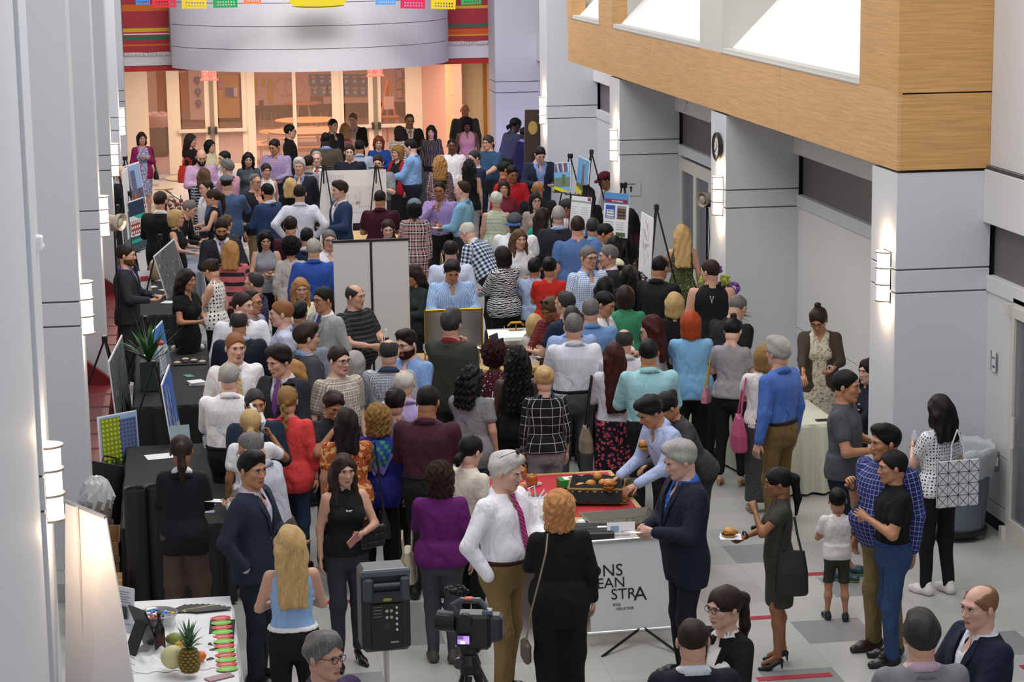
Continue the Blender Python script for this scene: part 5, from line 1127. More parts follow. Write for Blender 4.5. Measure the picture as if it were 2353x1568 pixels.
# --- centre left
Q('polo_bottle',815,655,1.76,'m',42,'L=hold,R=hold,w=1.14,b=.06,hy=10','ring:dgrey','l','polo:hs/1a1b20/3c3d42/.05|pants:3b3532','bald man in a black striped polo holding a water bottle by the white panels')
Q('grey_suit_glasses',742,662,1.78,'m',-52,'L=down,R=down,hy=-6','short:black','m','shirt:dfe4ee|jacket:window/9c9d9f/8b8c8f/.06|tie:1f3f7a|pants:lgrey|glasses:1','dark-haired man in glasses and a light grey windowpane blazer with a blue tie')
Q('silver_low',815,808,1.60,'f',160,'L=down,R=down','bob:silver:.28','l','blouse:8a8d92|pants:black','woman with wispy silver hair half hidden behind the tan plaid shirt')
Q('yellow_blouse',690,640,1.68,'f',6,'L=down,R=down,hairfront','long:sblond:.28','l','blouse:ddd8b8|pants:black','woman with honey-blond hair in a pale yellow blouse facing the camera')
Q('curls_small',688,697,1.58,'m',150,'L=down,R=down','thick:black','m','tee:6f7782|pants:black','short black-haired person between the redhead and the grey blazer')
Q('balding_small',703,737,1.66,'m',165,'L=down,R=down','recede:lbrown','l','shirt:7a818c|pants:char','person with thinning light brown hair behind the smiling grey suit')
Q('redhead_profile',646,692,1.84,'m',-90,'L=down,R=down,b=.02,w=1.06','short:ginger','p','shirt:vs/cdd3e8/b3bddb/.015|pants:char','red-haired man in profile wearing a pale blue striped shirt')
Q('white_glance',556,674,1.82,'m',176,'L=down,R=down,w=1.1,hy=-120','short:brown','p','shirt:dfe0e8|pants:char','brown-haired man in a white shirt looking over his shoulder')
Q('glasses_behind',578,668,1.76,'m',60,'L=down,R=down','recede:dark','m','shirt:8c8aa0|pants:char|glasses:1','man in glasses directly behind the one looking over his shoulder')
Q('bald_navy_mid',548,714,1.80,'m',174,'L=front,R=front,w=1.06','ring:dgrey','m','shirt:9fb0c9|jacket:191e2e|pants:navy','bald man with cropped sides in a dark navy jacket seen from behind')
Q('navy_polo_left',583,627,1.76,'m',-112,'L=front,R=front','recede:dgrey','l','polo:hs/26304c/4a3a5a/.04|pants:char|glasses:1','greying man in glasses and a dark blue striped polo')
Q('black_dress',428,620,1.70,'f',52,'L=hold,R=hold,cap,hy=4,hem=.5','long:dark:.40','m','dress:131315','woman with long wavy dark hair in a black short-sleeved dress holding a cup')
Q('polka_dots',478,598,1.68,'f',-118,'L=front,R=down,nod=22,hy=-8','bun:brown','l','sl:dots/dcdad6/1c1f22/.05|pants:17171a','woman with a brown bun in a white top with black polka dots holding a plate')
Q('left_suit',288,563,1.80,'m',78,'L=front,R=front,w=1.04','short:brown','l','shirt:7a6aa8|jacket:2c2c33|pants:char|beard:slbrown','man in a charcoal suit and purple shirt gesturing over the table at the left wall')
Q('pink_stripes',530,555,1.68,'f',168,'L=down,R=down,w=1.12','long:sblond:.24','l','sweater:hs/b8606a/2a2426/.13|pants:char','woman with light brown hair in a coral and black striped sweater')
Q('beard_suit',508,505,1.82,'m',2,'L=hold,R=front,nod=24,w=1.05','short:dark','m','shirt:cfd2da|jacket:24262e|tie:8a6a8a|pants:char|beard:sdark','bearded man in a dark suit with a mauve tie looking down')
Q('grey_sleeveless',610,531,1.66,'f',0,'L=hold,R=hold,nod=18,hairfront','long:black:.30','l','sl:8b8f9a|pants:black','woman with long black hair in a grey sleeveless top holding a plate of food')
Q('cream_lace',668,550,1.64,'f',170,'L=down,R=down','afro:black','m','blouse:b3aeaa|pants:black','woman with short black curls in a cream lace-backed top')
Q('royal_blue',720,549,1.78,'m',174,'L=down,R=down,w=1.12,b=.02','short:silver','l','shirt:2b4c9c|pants:char|glasses:1','grey-haired man in a royal blue shirt, back to camera')
Q('asian_glasses',756,529,1.76,'m',4,'L=down,R=down','short:grey','l','shirt:d9dbe0|pants:char|glasses:1','grey-haired man in glasses and a white shirt left of the white panels')
Q('navy_behind',705,524,1.78,'m',160,'L=down,R=down','short:black','l','shirt:c9cfdb|jacket:1f2a45|pants:navy','black-haired man in a navy suit right of the maroon shirt')
Q('maroon_back',667,498,1.78,'m',172,'L=down,R=down','recede:dark','l','shirt:451828|pants:char','man with a bald spot in a maroon shirt')
Q('suit_young',780,417,1.84,'m',-68,'L=front,R=down','thick:brown','p','shirt:e2dfe6|jacket:2a3b5c|pants:navy','young man in a blue suit standing in front of the big white sheet')
Q('maroon_polo',873,437,1.80,'m',165,'L=front,R=front,w=1.08','buzz:dark','m','polo:3d1022|pants:char','man in a maroon polo facing the white sheet')
Q('hand_mouth',891,507,1.64,'f',-2,'L=mouth,R=down,nod=14','pixie:brown','p','blouse:39405c|pants:char','short-haired woman with her hand to her mouth above the white panels')
Q('shadow_woman',945,610,1.66,'f',-60,'L=hold,R=hold,nod=16','long:brown:.3','m','blouse:26302f|pants:black','brown-haired woman holding a tablet right of the white panels')
# --- back left
Q('magenta',325,304,1.68,'f',14,'L=chest,R=down,hem=.45,open','bob:dark:.34','l','cardi:8f1f56|dress:floral/7f86a8/c9c0cf/402a5a/.05','woman in a magenta cardigan and floral dress at the far left')
Q('brown_black',438,308,1.70,'f',66,'L=mouth,R=down','long:brown:.32','l','sweater:1a1513|pants:black','woman with long brown hair in black, hand at her mouth, by the glass door')
Q('seated_green',482,322,1.60,'f',52,'L=down,R=down','bob:black:.36','l','blouse:cfc4a0|pants:black','black-haired woman in a pale top at the round table by the glass door')
Q('bald_lav',463,345,1.80,'m',8,'L=hold,R=hold,nod=24,w=1.08','bald','l','shirt:b494b4|pants:char|beard:fdark','bald bearded man in a pinkish shirt looking down')
Q('black_peek',515,348,1.74,'m',-58,'L=down,R=down','short:black','l','shirt:cfcfd6|pants:char','black-haired man peeking between the bald and the grey-haired man')
Q('pink_grey',522,368,1.76,'m',-128,'L=front,R=front,w=1.12,b=.03','thick:grey','p','shirt:b98a9a|pants:char','grey-haired man in a pink shirt seen from behind')
Q('striped_brown',468,386,1.68,'f',174,'L=down,R=down,hem=.4','long:lbrown:.30','l','tee:hs/1d2230/b9bcc4/.05|skirt:hs/1d2230/b9bcc4/.05','woman with long brown hair in a navy and white striped dress')
Q('cap_denim',520,403,1.84,'m',172,'L=down,R=mouth,w=1.12,hemt=.85','buzz:dark','l','sweater:44597e|pants:1b1c22|cap:5e646c','man in a grey cap and blue denim shirt seen from behind')
Q('white_beard_side',474,414,1.78,'m',-68,'L=down,R=down,w=1.1','buzz:brown','p','shirt:dcdce2|pants:char','man with cropped brown hair in a white shirt left of the denim shirt')
Q('pointing',488,436,1.70,'f',-92,'L=out,R=out,w=1.04','pony:brown:.28','l','sl:151518|pants:black','woman with a brown ponytail and black sleeveless top pointing with her finger')
Q('straight_black',570,351,1.68,'f',2,'L=down,R=down,hairfront,nod=10','long:black:.36','l','blouse:3f474d|pants:black','woman with long straight black hair looking down, facing the camera')
Q('purple_check',628,321,1.84,'m',-28,'L=front,R=hold,nod=18,w=1.08,b=.01,hy=-10','short:dark','m','shirt:check/a593ae/8577a0/.03|pants:navy','dark-haired man in a purple checked shirt looking down')
Q('black_profile',666,287,1.80,'m',84,'L=down,R=down','short:black','l','shirt:1a1412|pants:black|glasses:1','man in a black shirt and glasses in profile before the cafeteria tables')
Q('peach_suit',586,400,1.76,'m',38,'L=hold,R=down,w=1.12,b=.04','recede:grey','l','shirt:cf9484|jacket:1b1b22|pants:khaki|glasses:1','balding man in glasses with a peach shirt under a dark jacket')
Q('white_turtleneck',611,376,1.66,'f',12,'L=down,R=down','bun:brown','l','sl:d9d6d2|pants:black','woman with pulled-back brown hair in a white sleeveless top')
Q('blue_suit_back',613,422,1.78,'m',-138,'L=front,R=front,w=1.04','short:black','m','shirt:c9ccd6|jacket:2a3d63|pants:navy|beard:sblack','man with black hair and beard in a blue suit turned away left')
Q('blond_small',667,409,1.62,'f',170,'L=down,R=down','long:blond:.22','l','tee:17171b|pants:black','blond woman in black between the blue suit and the white-haired man')
Q('white_shirt_back',688,425,1.82,'m',174,'L=hip,R=hip,w=1.06','short:dark','l','shirt:cfd3e0|pants:char','dark-haired man from behind in a creased white shirt')
Q('white_hair_navy',687,364,1.82,'m',-12,'L=down,R=down,w=1.08','thick:whiteh','p','shirt:6b83ad|jacket:1a1d29|pants:navy','white-haired man in a navy blazer facing the camera')
Q('dark_turned',709,358,1.76,'m',150,'L=down,R=down','short:dark','l','shirt:7f838a|pants:char','dark-haired man turned away beside the white-haired man')
Q('red_tie',727,348,1.74,'m',-4,'L=down,R=down','recede:silver','p','shirt:d9dbe2|jacket:22242c|tie:b04a2a|pants:char','grey-haired man with an orange-red tie behind the white sheet')
Q('taupe_jacket',748,304,1.84,'m',174,'L=down,R=down,w=1.12','buzz:black','k','shirt:7f97c9|jacket:4d4439|pants:char','man with a shaved dark head in a taupe jacket and blue collar')
Q('dark_jacket_gl',765,274,1.78,'m',34,'L=down,R=down','short:dark','l','shirt:1c2740|jacket:241d1b|pants:char|glasses:1','dark-haired man in glasses and dark jacket by the cafeteria tables')
Q('pink_floral',793,283,1.68,'f',168,'L=front,R=down,w=1.15','long:sblond:.22','l','sl:floral/b9787a/8f4a52/d9a8a0/.05|pants:char','blond woman in a pink floral sleeveless top')
Q('ruddy',810,260,1.82,'m',-18,'L=front,R=front,nod=14,open,w=1.06','short:ginger','p','shirt:b9a894|jacket:2a211c|pants:char','ruddy ginger-haired man in a dark brown jacket')
Q('navy_polo_smile',803,333,1.80,'m',-8,'L=down,R=down,w=1.08','short:brown','p','polo:171a26|pants:char','smiling man in a navy polo above the white sheet')
Q('pale_back',826,322,1.76,'m',168,'L=down,R=down','short:black','m','shirt:9aa3b8|pants:char','black-haired man in a pale blue-grey shirt behind the smiling one')
Q('royal_red_hair',870,313,1.66,'f',-4,'L=hold,R=down,nod=14,w=1.06','long:red:.22','p','sweater:1d3f80|pants:black','woman with shoulder-length red hair in a royal blue top')
Q('officer',868,357,1.78,'m',-10,'L=chest,R=down,nod=12,w=1.08','short:brown','p','sshirt:7f8288|pants:3a3c42','man in a grey uniform shirt with a red and yellow shoulder patch')
Q('black_red_vest',913,336,1.64,'f',-50,'L=down,R=front,hem=.3,flare=.06','curly:dblond','l','cardi:a01624|dress:161417','woman with light curly hair in a long black dress and red wrap')
Q('light_blue_big',940,321,1.84,'m',-112,'L=front,R=front,w=1.14,b=.03,nod=14','short:dark','p','shirt:7fa4d6|pants:1b1e2a|belt:black','big man in a light blue shirt bending his head over a plate')
Q('cream_stripes',918,292,1.64,'f',168,'L=down,R=down','curly:brown','l','tee:hs/d9cfc0/4a4038/.035|pants:char','woman in a cream and black striped top seen from behind')
Q('goatee_suit',941,263,1.82,'m',6,'L=front,R=front,nod=12,w=1.06','recede:dgrey','t','shirt:b9aaa0|jacket:1a1614|pants:char|glasses:1','man in glasses and a black suit before the right glass doors')
Q('pinstripe_w',990,289,1.64,'f',-14,'L=down,R=down,nod=14,hairfront,w=1.04','long:dark:.26','l','sweater:vs/1a1718/6a5f5c/.04|pants:black','woman with long dark hair in a black striped blouse at the round table')
Q('walking_away',1068,239,1.84,'m',172,'L=down,R=down,w=1.1','bald','t','shirt:322f33|pants:black','bald man in a dark shirt walking away by the cream wall')
Q('pink_dress',1073,274,1.72,'f',-6,'L=down,R=down,nod=24,w=1.12,hem=.5','afro:black'.replace('afro','curly'),'d','dress:b3808a','woman in a sleeveless pink dress looking down')
Q('white_polo',1038,319,1.76,'m',-6,'L=down,R=down','buzz:black','d','polo:dad8dc|pants:black','slim man in a white polo shirt')
Q('ponytail_man',1121,311,1.82,'m',-42,'L=front,R=front,w=1.2,b=.06','lowpony:dgrey:.2','l','sshirt:2a4766|pants:char|glasses:1','large man with a grey ponytail in a dark blue short-sleeved shirt')
Q('grey_navy_side',1090,346,1.80,'m',-66,'L=front,R=down,w=1.04','short:dgrey','p','shirt:c9c9dc|jacket:1d2942|pants:navy','grey-haired man in a navy suit in profile')
Q('black_curls_back',1078,367,1.68,'f',170,'L=down,R=down','curlylong:black:.34','l','sl:141417|pants:9a9aa0','woman with long black wavy hair in a black sleeveless top beside the navy suit')
Q('auburn_flannel',1010,358,1.68,'f',174,'L=down,R=down','curlylong:sblond:.30','l','sweater:plaid/3a2a38/7a5560/c9b9b9/.09|vest:1a1b22|pants:black','woman with auburn curls in a plaid flannel shirt and dark vest')
Q('dreads',1188,272,1.86,'m',112,'L=down,R=down,w=1.1,lean=10,nod=16','lowpony:black:.12','k','shirt:3b4058|pants:black','tall man with dark tied-back hair in a slate shirt by the brown banner')
Q('indigo_suit',1207,292,1.74,'m',108,'L=down,R=down,lean=8','buzz:black','k','shirt:8f7fd0|jacket:1d1a4a|pants:181436','man in an indigo suit leaning beside the brown banner')
Q('dark_red_sweat',1160,372,1.74,'m',90,'L=front,R=down','short:black','m','sweater:6d1626|pants:black','man in a dark red sweatshirt behind the red V-neck')
Q('partial_face',1158,415,1.62,'f',-10,'L=down,R=down','bob:brown:.28','l','blouse:6a2030|pants:black','woman with glasses peeking out left of the red V-neck sweater')
Q('black_suit_left',368,441,1.86,'m',168,'L=front,R=down,w=1.06,hy=-22,hemj=.72','short:brown','l','shirt:d9d9de|jacket:14151c|pants:14151c|beard:sbrown','tall man in a black suit with brown hair at the left tables')
Q('blond_bob_left',404,482,1.68,'f',72,'L=out,R=out','bob:blond:.26','l','sl:151518|pants:8f8468','woman with an ash-blond bob in a black sleeveless top gesturing at the left tables')
Q('bending_grey',440,462,1.72,'m',70,'L=front,R=front,lean=34','short:grey','l','shirt:1b1c22|pants:black','grey-haired man in black bending over the left table')
Q('messy_hair',520,494,1.60,'f',150,'L=down,R=down','pixie:lbrown','l','blouse:3b3a3c|pants:char','person with messy grey-brown hair behind the bearded man in the suit')
Q('old_bald_left',277,381,1.76,'m',64,'L=down,R=down','bald','p','shirt:b9bcc6|jacket:1a1c24|pants:char','bald man in a black suit half hidden behind the left pillar')
# ================= furniture and props =================
WOODT=mat('cda76c',.45,kind='woodl'); CLB=mat('16181d',.85,kind='noise',sc=8,bs=.1); CLW=mat('e3e3e6',.85,kind='noise',sc=8,bs=.15)
REDL=mat('6f1c20',.35,kind='leather',sc=25,bs=.06); CARD=mat('9a7446',.8); GREENW=mat('c9ccb9',.85,kind='noise',sc=30,bs=.1)
PAP=mat('e6e6ea',.7)
def cloth_table(x0,x1,y0,y1,z,m,lab,n=.0,drop=None):
    r=empty('table',((x0+x1)/2,(y0+y1)/2,0),lab,'table'); w,d=(x1-x0)/2,(y1-y0)/2
    B().box(-w+.02,w-.02,-d+.02,d-.02,z-.04,z-.01).obj('tabletop',LTW,r)
    for a in(-1,1):
        for c in(-1,1): B().tube([(a*(w-.1),c*(d-.1),z-.04),(a*(w-.1),c*(d-.1),0)],.018,6).obj('leg',METAL,r)
    # draped cloth with soft folds
    P_=[];per=[];N_=24
    for i in range(N_): per.append((-w+2*w*i/N_,-d,0,-1))
    for i in range(N_): per.append((w,-d+2*d*i/N_,1,0))
    for i in range(N_): per.append((w-2*w*i/N_,d,0,1))
    for i in range(N_): per.append((-w,d-2*d*i/N_,-1,0))
    v=[];k=len(per); lv=[(z,0),(z-.03,.012),(z*.5,.03),(.03,.045)]
    for zz_,o in lv:
        for i,(x,y,nx,ny) in enumerate(per): q=o*(1+.9*math.sin(i*1.1+nx*2)); v.append((x+nx*q,y+ny*q,zz_))
    f=[(a*k+i,(a+1)*k+i,(a+1)*k+(i+1)%k,a*k+(i+1)%k) for a in range(3) for i in range(k)]; f.append(tuple(range(k)))
    B().add(v,f).obj('tablecloth',m,r,smooth=False); return r
def wood_table(x0,x1,y0,y1,z,lab,rz=0,planks=2):
    r=empty('wooden_table',((x0+x1)/2,(y0+y1)/2,0),lab,'table'); w,d=(x1-x0)/2,(y1-y0)/2
    for i in range(planks): a=-d+2*d*i/planks; B().box(-w,w,a+.004,a+2*d/planks-.004,z-.04,z,0,None,.004).obj('plank',WOODT,r)
    for c in(-1,1):
        for a in(-1,1): B().box(-.045,.045,-.03,.03,0,z-.04,0,TR(a*(w-.28),c*(d-.15),0)@Matrix.Rotation(-a*.22,4,'Y')).obj('leg',WOODT,r)
        B().box(-w+.3,w-.3,c*(d-.15)-.02,c*(d-.15)+.02,z-.12,z-.045).obj('rail',WOODT,r)
    return r
# sofas
for k,(a,b,lb) in enumerate(((21.55,27.2,'red leather tufted bench sofa between the second and third left pillars'),(28.3,34.0,'red leather bench sofa between the third and fourth left pillars'))):
    r=empty('sofa',(-1.23,(a+b)/2,0),lb,'sofa'); d=(b-a)/2
    B().box(-.45,.42,-d,d,.02,.28,0,None,.03).obj('base',REDL,r); n=8
    for i in range(n): y=-d+2*d*i/n; B().box(-.40,.46,y+.006,y+2*d/n-.006,.27,.46,0,None,.045).obj('seat_cushion',REDL,r)
    for i in range(n): y=-d+2*d*i/n; B().box(-.48,-.28,y+.006,y+2*d/n-.006,.42,.95,0,None,.045).obj('back_cushion',REDL,r)
    for c in(-1,1):
        B().plate([(-.48,0,0),(.44,0,0),(.44,0,.48),(.30,0,.62),(.05,0,.82),(-.2,0,.98),(-.48,0,1.0)],(0,1,0),.14,0,TR(0,c*d-(0 if c<0 else .14),0)).obj('arm',REDL,r)
# tables left
T1=cloth_table(-.55,.40,19.25,22.4,.76,CLB,'black-clothed table in front of the woman in the black blazer')
cloth_table(-.5,.36,24.3,27.9,.76,CLB,'black-clothed table with snacks under the blue building posters')
cloth_table(-.52,.02,30.2,33.6,.76,CLB,'black-clothed table with leaflets by the charcoal-suited man')
cloth_table(.02,.42,33.9,36.6,.76,mat('8d93a3',.85,kind='noise',sc=8,bs=.1),'grey-clothed table behind the aerial photo easel')
# ---- posters and easels ----
def art(par,w,h,kind,T):
    """flat printed picture, built as thin pieces on the board"""
    b=B();cols=[]
    def c(x0,x1,z0,z1,col,y=-.004,pts=None):
        m=mat(col,.5)
        if m not in cols: cols.append(m)
        if pts: b.add([(w*(p[0]-.5),y,h*p[1]) for p in pts],[tuple(range(len(pts)))],cols.index(m),T)
        else: b.add([(w*(x0-.5),y,h*z0),(w*(x1-.5),y,h*z0),(w*(x1-.5),y,h*z1),(w*(x0-.5),y,h*z1)],[(0,1,2,3)],cols.index(m),T)
    R1=random.Random(len(kind)*7+int(w*100))
    def bldg(x0,x1,z0,z1,col,win,nx=4,nz=9):
        c(x0,x1,z0,z1,col,-.005)
        for i in range(nx):
            for j in range(nz): c(x0+(x1-x0)*(i+.2)/nx,x0+(x1-x0)*(i+.8)/nx,z0+(z1-z0)*(j+.2)/nz,z0+(z1-z0)*(j+.75)/nz,win,-.006)
    if kind=='blue':
        c(.02,.98,.02,.98,'3f7fcf'); c(0,0,0,0,'cfe0ee',-.0045,[(.02,.55),(.5,.8),(.98,.5),(.98,.02),(.02,.02)]); bldg(.05,.35,.1,.78,'a9b4c4','5f7fae'); bldg(.4,.7,.08,.6,'c9c4bd','6f86a8',5,7); bldg(.72,.97,.05,.45,'8d97a6','3f5f8f'); c(.02,.98,.02,.12,'4a5046',-.007)
    elif kind=='streak':
        c(.02,.98,.02,.98,'3a63b8')
        for i in range(26): x=R1.random()*.93; c(x+.02,x+.05,.02+R1.random()*.25,.3+R1.random()*.65,R1.choice(('d9dee6','6d8fd0','2c4a9a','8f8a86','b9c6da')),-.005)
        c(.02,.98,.02,.3,'bdb4ac',-.0055)
        for i in range(14): x=R1.random()*.93; c(x+.02,x+.04,.03,.1+R1.random()*.2,R1.choice(('8f8a80','e6e2da','6d6a66')),-.006)
    elif kind=='grey':
        c(.02,.98,.02,.98,'5c6464')
        for i in range(70): x=R1.random()*.92+.03;z=R1.random()*.9+.03; c(x,x+.012+R1.random()*.02,z,z+.03+R1.random()*.07,R1.choice(('8d9494','3f4646','747c7a','a3a8a6')),-.005)
    elif kind=='tower':
        c(.03,.97,.03,.97,'8fa9cf'); c(.03,.97,.03,.42,'5d5866',-.0045); bldg(.4,.66,.3,.85,'4d5566','7f8799',5,12); bldg(.03,.35,.2,.98,'6d6a78','8f8c98',4,10); c(.45,.6,.15,.32,'b5532f',-.007); c(.2,.9,.08,.12,'a06a3a',-.007)
    elif kind=='house':
        c(.02,.98,.7,.98,'22334d'); c(.02,.98,.3,.7,'dfe3e6',-.0045); c(.35,.98,.62,.70,'1fae9a',-.006); bldg(.08,.6,.34,.62,'9a3d34','e6e2dc',5,3); c(0,0,0,0,'dcdcdc',-.007,[(.05,.6),(.34,.69),(.65,.6)]); c(.02,.98,.02,.3,'3f5058',-.005); c(.02,.98,.18,.24,'1fae9a',-.006)
    elif kind=='yellow':
        c(.02,.98,.02,.98,'8fb4dc'); bldg(.05,.55,.2,.95,'7d8f1e','b9c62a',5,10); bldg(.5,.95,.25,.9,'5f6f9a','3f4f7a',5,10); c(.02,.98,.02,.22,'5a5e55',-.007)
        for i in range(6): c(.08+i*.15,.16+i*.15,.12,.28,'3f5a2c',-.008)
    elif kind=='skyblue':
        c(.02,.98,.02,.98,'4fa3df'); c(0,0,0,0,'9aa7b0',-.005,[(.35,.15),(.75,.15),(.68,.9),(.5,.97)]); bldg(.42,.66,.2,.85,'8794a0','5f7488',3,12); c(.02,.98,.12,.3,'55703a',-.006); c(0,0,0,0,'d5d11f',-.007,[(.02,.02),(.98,.02),(.98,.06),(.02,.2)])
    elif kind=='fan':
        c(.02,.98,.02,.98,'6fb0dc')
        for i in range(9): c(0,0,0,0,('8f3a48','3f6fa8','b9c4cf')[i%3],-.005,[(.05+i*.1,.68),(.15+i*.1,.68),(.02+i*.112,.97),(-.09+i*.112 if i else .02,.97)])
        c(.02,.98,.2,.5,'6f7f78',-.006); c(.5,.7,.25,.6,'4f7a3a',-.007); c(0,0,0,0,'d5d11f',-.007,[(.02,.02),(.98,.02),(.98,.04),(.02,.24)]); c(0,0,0,0,'1c1c1e',-.008,[(.1,.02),(.5,.02),(.02,.14)])
    elif kind=='sheet':
        c(.04,.96,.82,.86,'9a9da3'); 
        for i in range(9):
            c(.06,.06+.36*R1.uniform(.6,1),.70-i*.055,.71-i*.055,'a9acb3'); c(.52,.52+.4*R1.uniform(.5,1),.70-i*.055,.71-i*.055,'a9acb3')
        c(.78,.92,.88,.95,'8a2a3a'); c(.04,.96,.02,.22,'3558a8'); bldg(.2,.8,.03,.17,'d9dbe0','6f7a8a',8,3)
    elif kind=='header':
        c(.0,1,.76,1,'4d8fc9'); c(.05,.95,.78,.86,'8a2346',-.006); c(.08,.46,.42,.72,'2c58b0'); bldg(.12,.42,.43,.62,'e3e6ea','5f6a78',6,3); c(.54,.92,.42,.72,'8d9096'); bldg(.58,.9,.43,.66,'2c2624','8f6a3f',5,3)
        for i in range(4): c(.08,.4,.34-i*.05,.35-i*.05,'a9acb3'); c(.54,.86,.34-i*.05,.35-i*.05,'a9acb3')
        c(.54,.92,.03,.12,'4f6a3a')
    elif kind=='map':
        for i in range(26):
            t0=R1.random()*6; x,z=.5+.3*math.cos(t0)*R1.random(),.5+.4*math.sin(t0)*R1.random()
            for k_ in range(4): x1,z1=x+R1.uniform(-.1,.1),z+R1.uniform(-.07,.07); c(0,0,0,0,'8a8488',-.005,[(x,z),(x+.012,z),(x1+.012,z1),(x1,z1)]); x,z=x1,z1
    elif kind=='banner':
        c(0,1,0,1,'3a2a24'); c(.25,.75,.02,.5,'8a6f62',-.005,[(.3,0),(.95,0),(.9,.3),(.65,.42),(.4,.4),(.25,.2)]); c(0,0,0,0,'6b4632',-.006,[(.45,.38),(.65,.38),(.68,.52),(.56,.6),(.44,.52)]); c(0,0,0,0,'1a1210',-.007,[(.42,.5),(.7,.52),(.66,.62),(.48,.62)])
        c(0,0,0,0,'c9c13a',-.007,[(.66,.36),(.86,.42),(.9,.6),(.72,.62)]); c(0,0,0,0,'a98f4a',-.006,[(.35+.28*math.cos(t)+.15,.84+.06*math.sin(t)) for t in[2*PI*i/18 for i in range(18)]])
    elif kind=='render':
        c(.1,.9,.2,.7,'dcdadd'); 
        for i in range(14): x=.1+R1.random()*.7; c(x,x+.04,.35,.4+R1.random()*.2,'d0ccce',-.005)
        for i in range(8): c(.1+i*.035,.115+i*.035,.78,.92,'c9c6c9',-.005)
        for i in range(5): c(.58+i*.035,.6+i*.035,.3,.32,'b9b6b9',-.006)
    return b.obj('print',cols,par)
def poster(pl,pr,Y1,Y2,h,kind,lab,easel=1,lean=.12,th=.012,frame=None,hz=None,cat='poster'):
    """board hung between two top corners (pixel + distance), optional black tripod easel as its own thing"""
    P=Yp(pl[0],pl[1],Y1);Q_=Yp(pr[0],pr[1],Y2); z=(P.z+Q_.z)/2; w=math.hypot(Q_.x-P.x,Q_.y-P.y); rz=math.atan2(Q_.y-P.y,Q_.x-P.x)
    tl=math.asin(max(-.25,min(.25,(Q_.z-P.z)/w)))*1.0; c=(P+Q_)/2
    r=empty('poster_board' if cat=='poster' else cat,(c.x,c.y,z-h),lab,cat,rz); T=Matrix.Rotation(-tl,4,'Y')@Matrix.Rotation(-lean,4,'X')
    B().box(-w/2,w/2,0,th,0,h,0,T).obj('board',mat(frame,.5) if frame else PAP,r)
    if frame: B().box(-w/2+.02,w/2-.02,-.002,0,.02,h-.02,0,T).obj('sheet',PAP,r)
    art(r,w,h,kind,TR(0,0,0)@T)
    if easel:
        e=empty('tripod_easel',(c.x,c.y,0),'black folding easel holding the '+lab,'easel',rz); k=z-h
        top=Vector((0,h*lean+.12,z+.10)); 
        for s in(-1,1): B().tube([top+Vector((s*.03,0,0)),(s*.38,-.12,0)],.012,6).obj('leg',BLKM,e)
        B().tube([top,(0,.75,0)],.012,6).obj('leg',BLKM,e); B().box(-.05,.05,top.y-.03,top.y+.03,z+.06,z+.14,0,None,.01).obj('head',BLKM,e)
        B().tube([(-.24,-.0,k+.0),(.24,-.0,k)],.01,6).obj('shelf',BLKM,e)
        for s in(-1,1): B().tube([(s*.2,.02,k-.01),(s*.2,-.06,k-.01),(s*.2,-.06,k+.03)],.008,5).obj('hook',BLKM,e)
    return r
poster((290,384),(331,370),40.2,40.8,.80,'tower','city tower at dusk print at the far left',1,.1)
poster((300,466),(341,452),37.2,37.8,.85,'house','dark blue and teal house print below the tower print',1,.1)
poster((288,398),(300,384),36.5,38.2,1.1,'map','narrow white text panel beside the left sconce',1,.05)
poster((384,582),(431,541),31.5,32.2,.75,'grey','grey aerial street print by the black dress',1,.2)
poster((360,770),(391,735),25.6,26.6,.62,'blue','blue sky building print above the snack table',1,.15)
poster((395,882),(412,835),22.3,23.3,.85,'streak','blue and white streaked tower print at the left table end',1,.12)
poster((266,830),(296,768),24.4,26.0,.95,'grey','dark grey-green textured print seen almost edge-on',1,.08)
poster((228,962),(318,945),21.9,22.6,.62,'yellow','print of a yellow-green building leaning behind the black table',0,.1)
poster((285,500),(303,480),35.8,37.4,.9,'grey','dark print with a metal frame beside the left spotlight',1,.05)
# right-hand posters
poster((1272,375),(1310,372),37.4,36.9,.52,'fan','red and blue fan striped print right of the leaning man',1,.1)
poster((1322,358),(1347,370),36.6,35.6,.62,'skyblue','tall tower print with a yellow lower stripe',1,.1)
poster((1303,446),(1354,452),31.5,31.2,.60,'sheet','white text print in a black frame',1,.12,.012,'1a1a1c')
r=poster((1384,442),(1440,447),30.4,30.0,.62,'header','print with a blue header and two building photos',1,.1)
text('NEXT BUSINESS',.032,mat('f0f0f2',.6),r,Matrix.Rotation(-.1,4,'X')@TR(.02,-.012,.62*.80)@Matrix.Rotation(PI/2,4,'X'),ext=.001)
poster((1466,487),(1493,503),28.4,27.4,.78,'map','white map print seen edge-on under the tall tripod',1,.06)
t=empty('tripod_stand',Z(1512,640,0),'tall black tripod behind the white map print','tripod'); p=Yp(1490,475,t.location.y); hh=p.z; dx=p.x-t.location.x
for a in((-.75,.1),(.62,-.1),(0,.7)): B().tube([(dx,0,hh),(a[0]*.55+dx,a[1],0)],.022,6).obj('leg',BLKM,t)
B().box(dx-.05,dx+.05,-.05,.05,hh-.08,hh+.04,0,None,.01).obj('head',BLKM,t)
# brown banner
r=poster((1199,252),(1237,252),43.5,43.5,2.25,'banner','brown roll-up banner with a gold oval beside the last right pillar',0,.0,.01,None,cat='banner')
z0=r.location.z; 
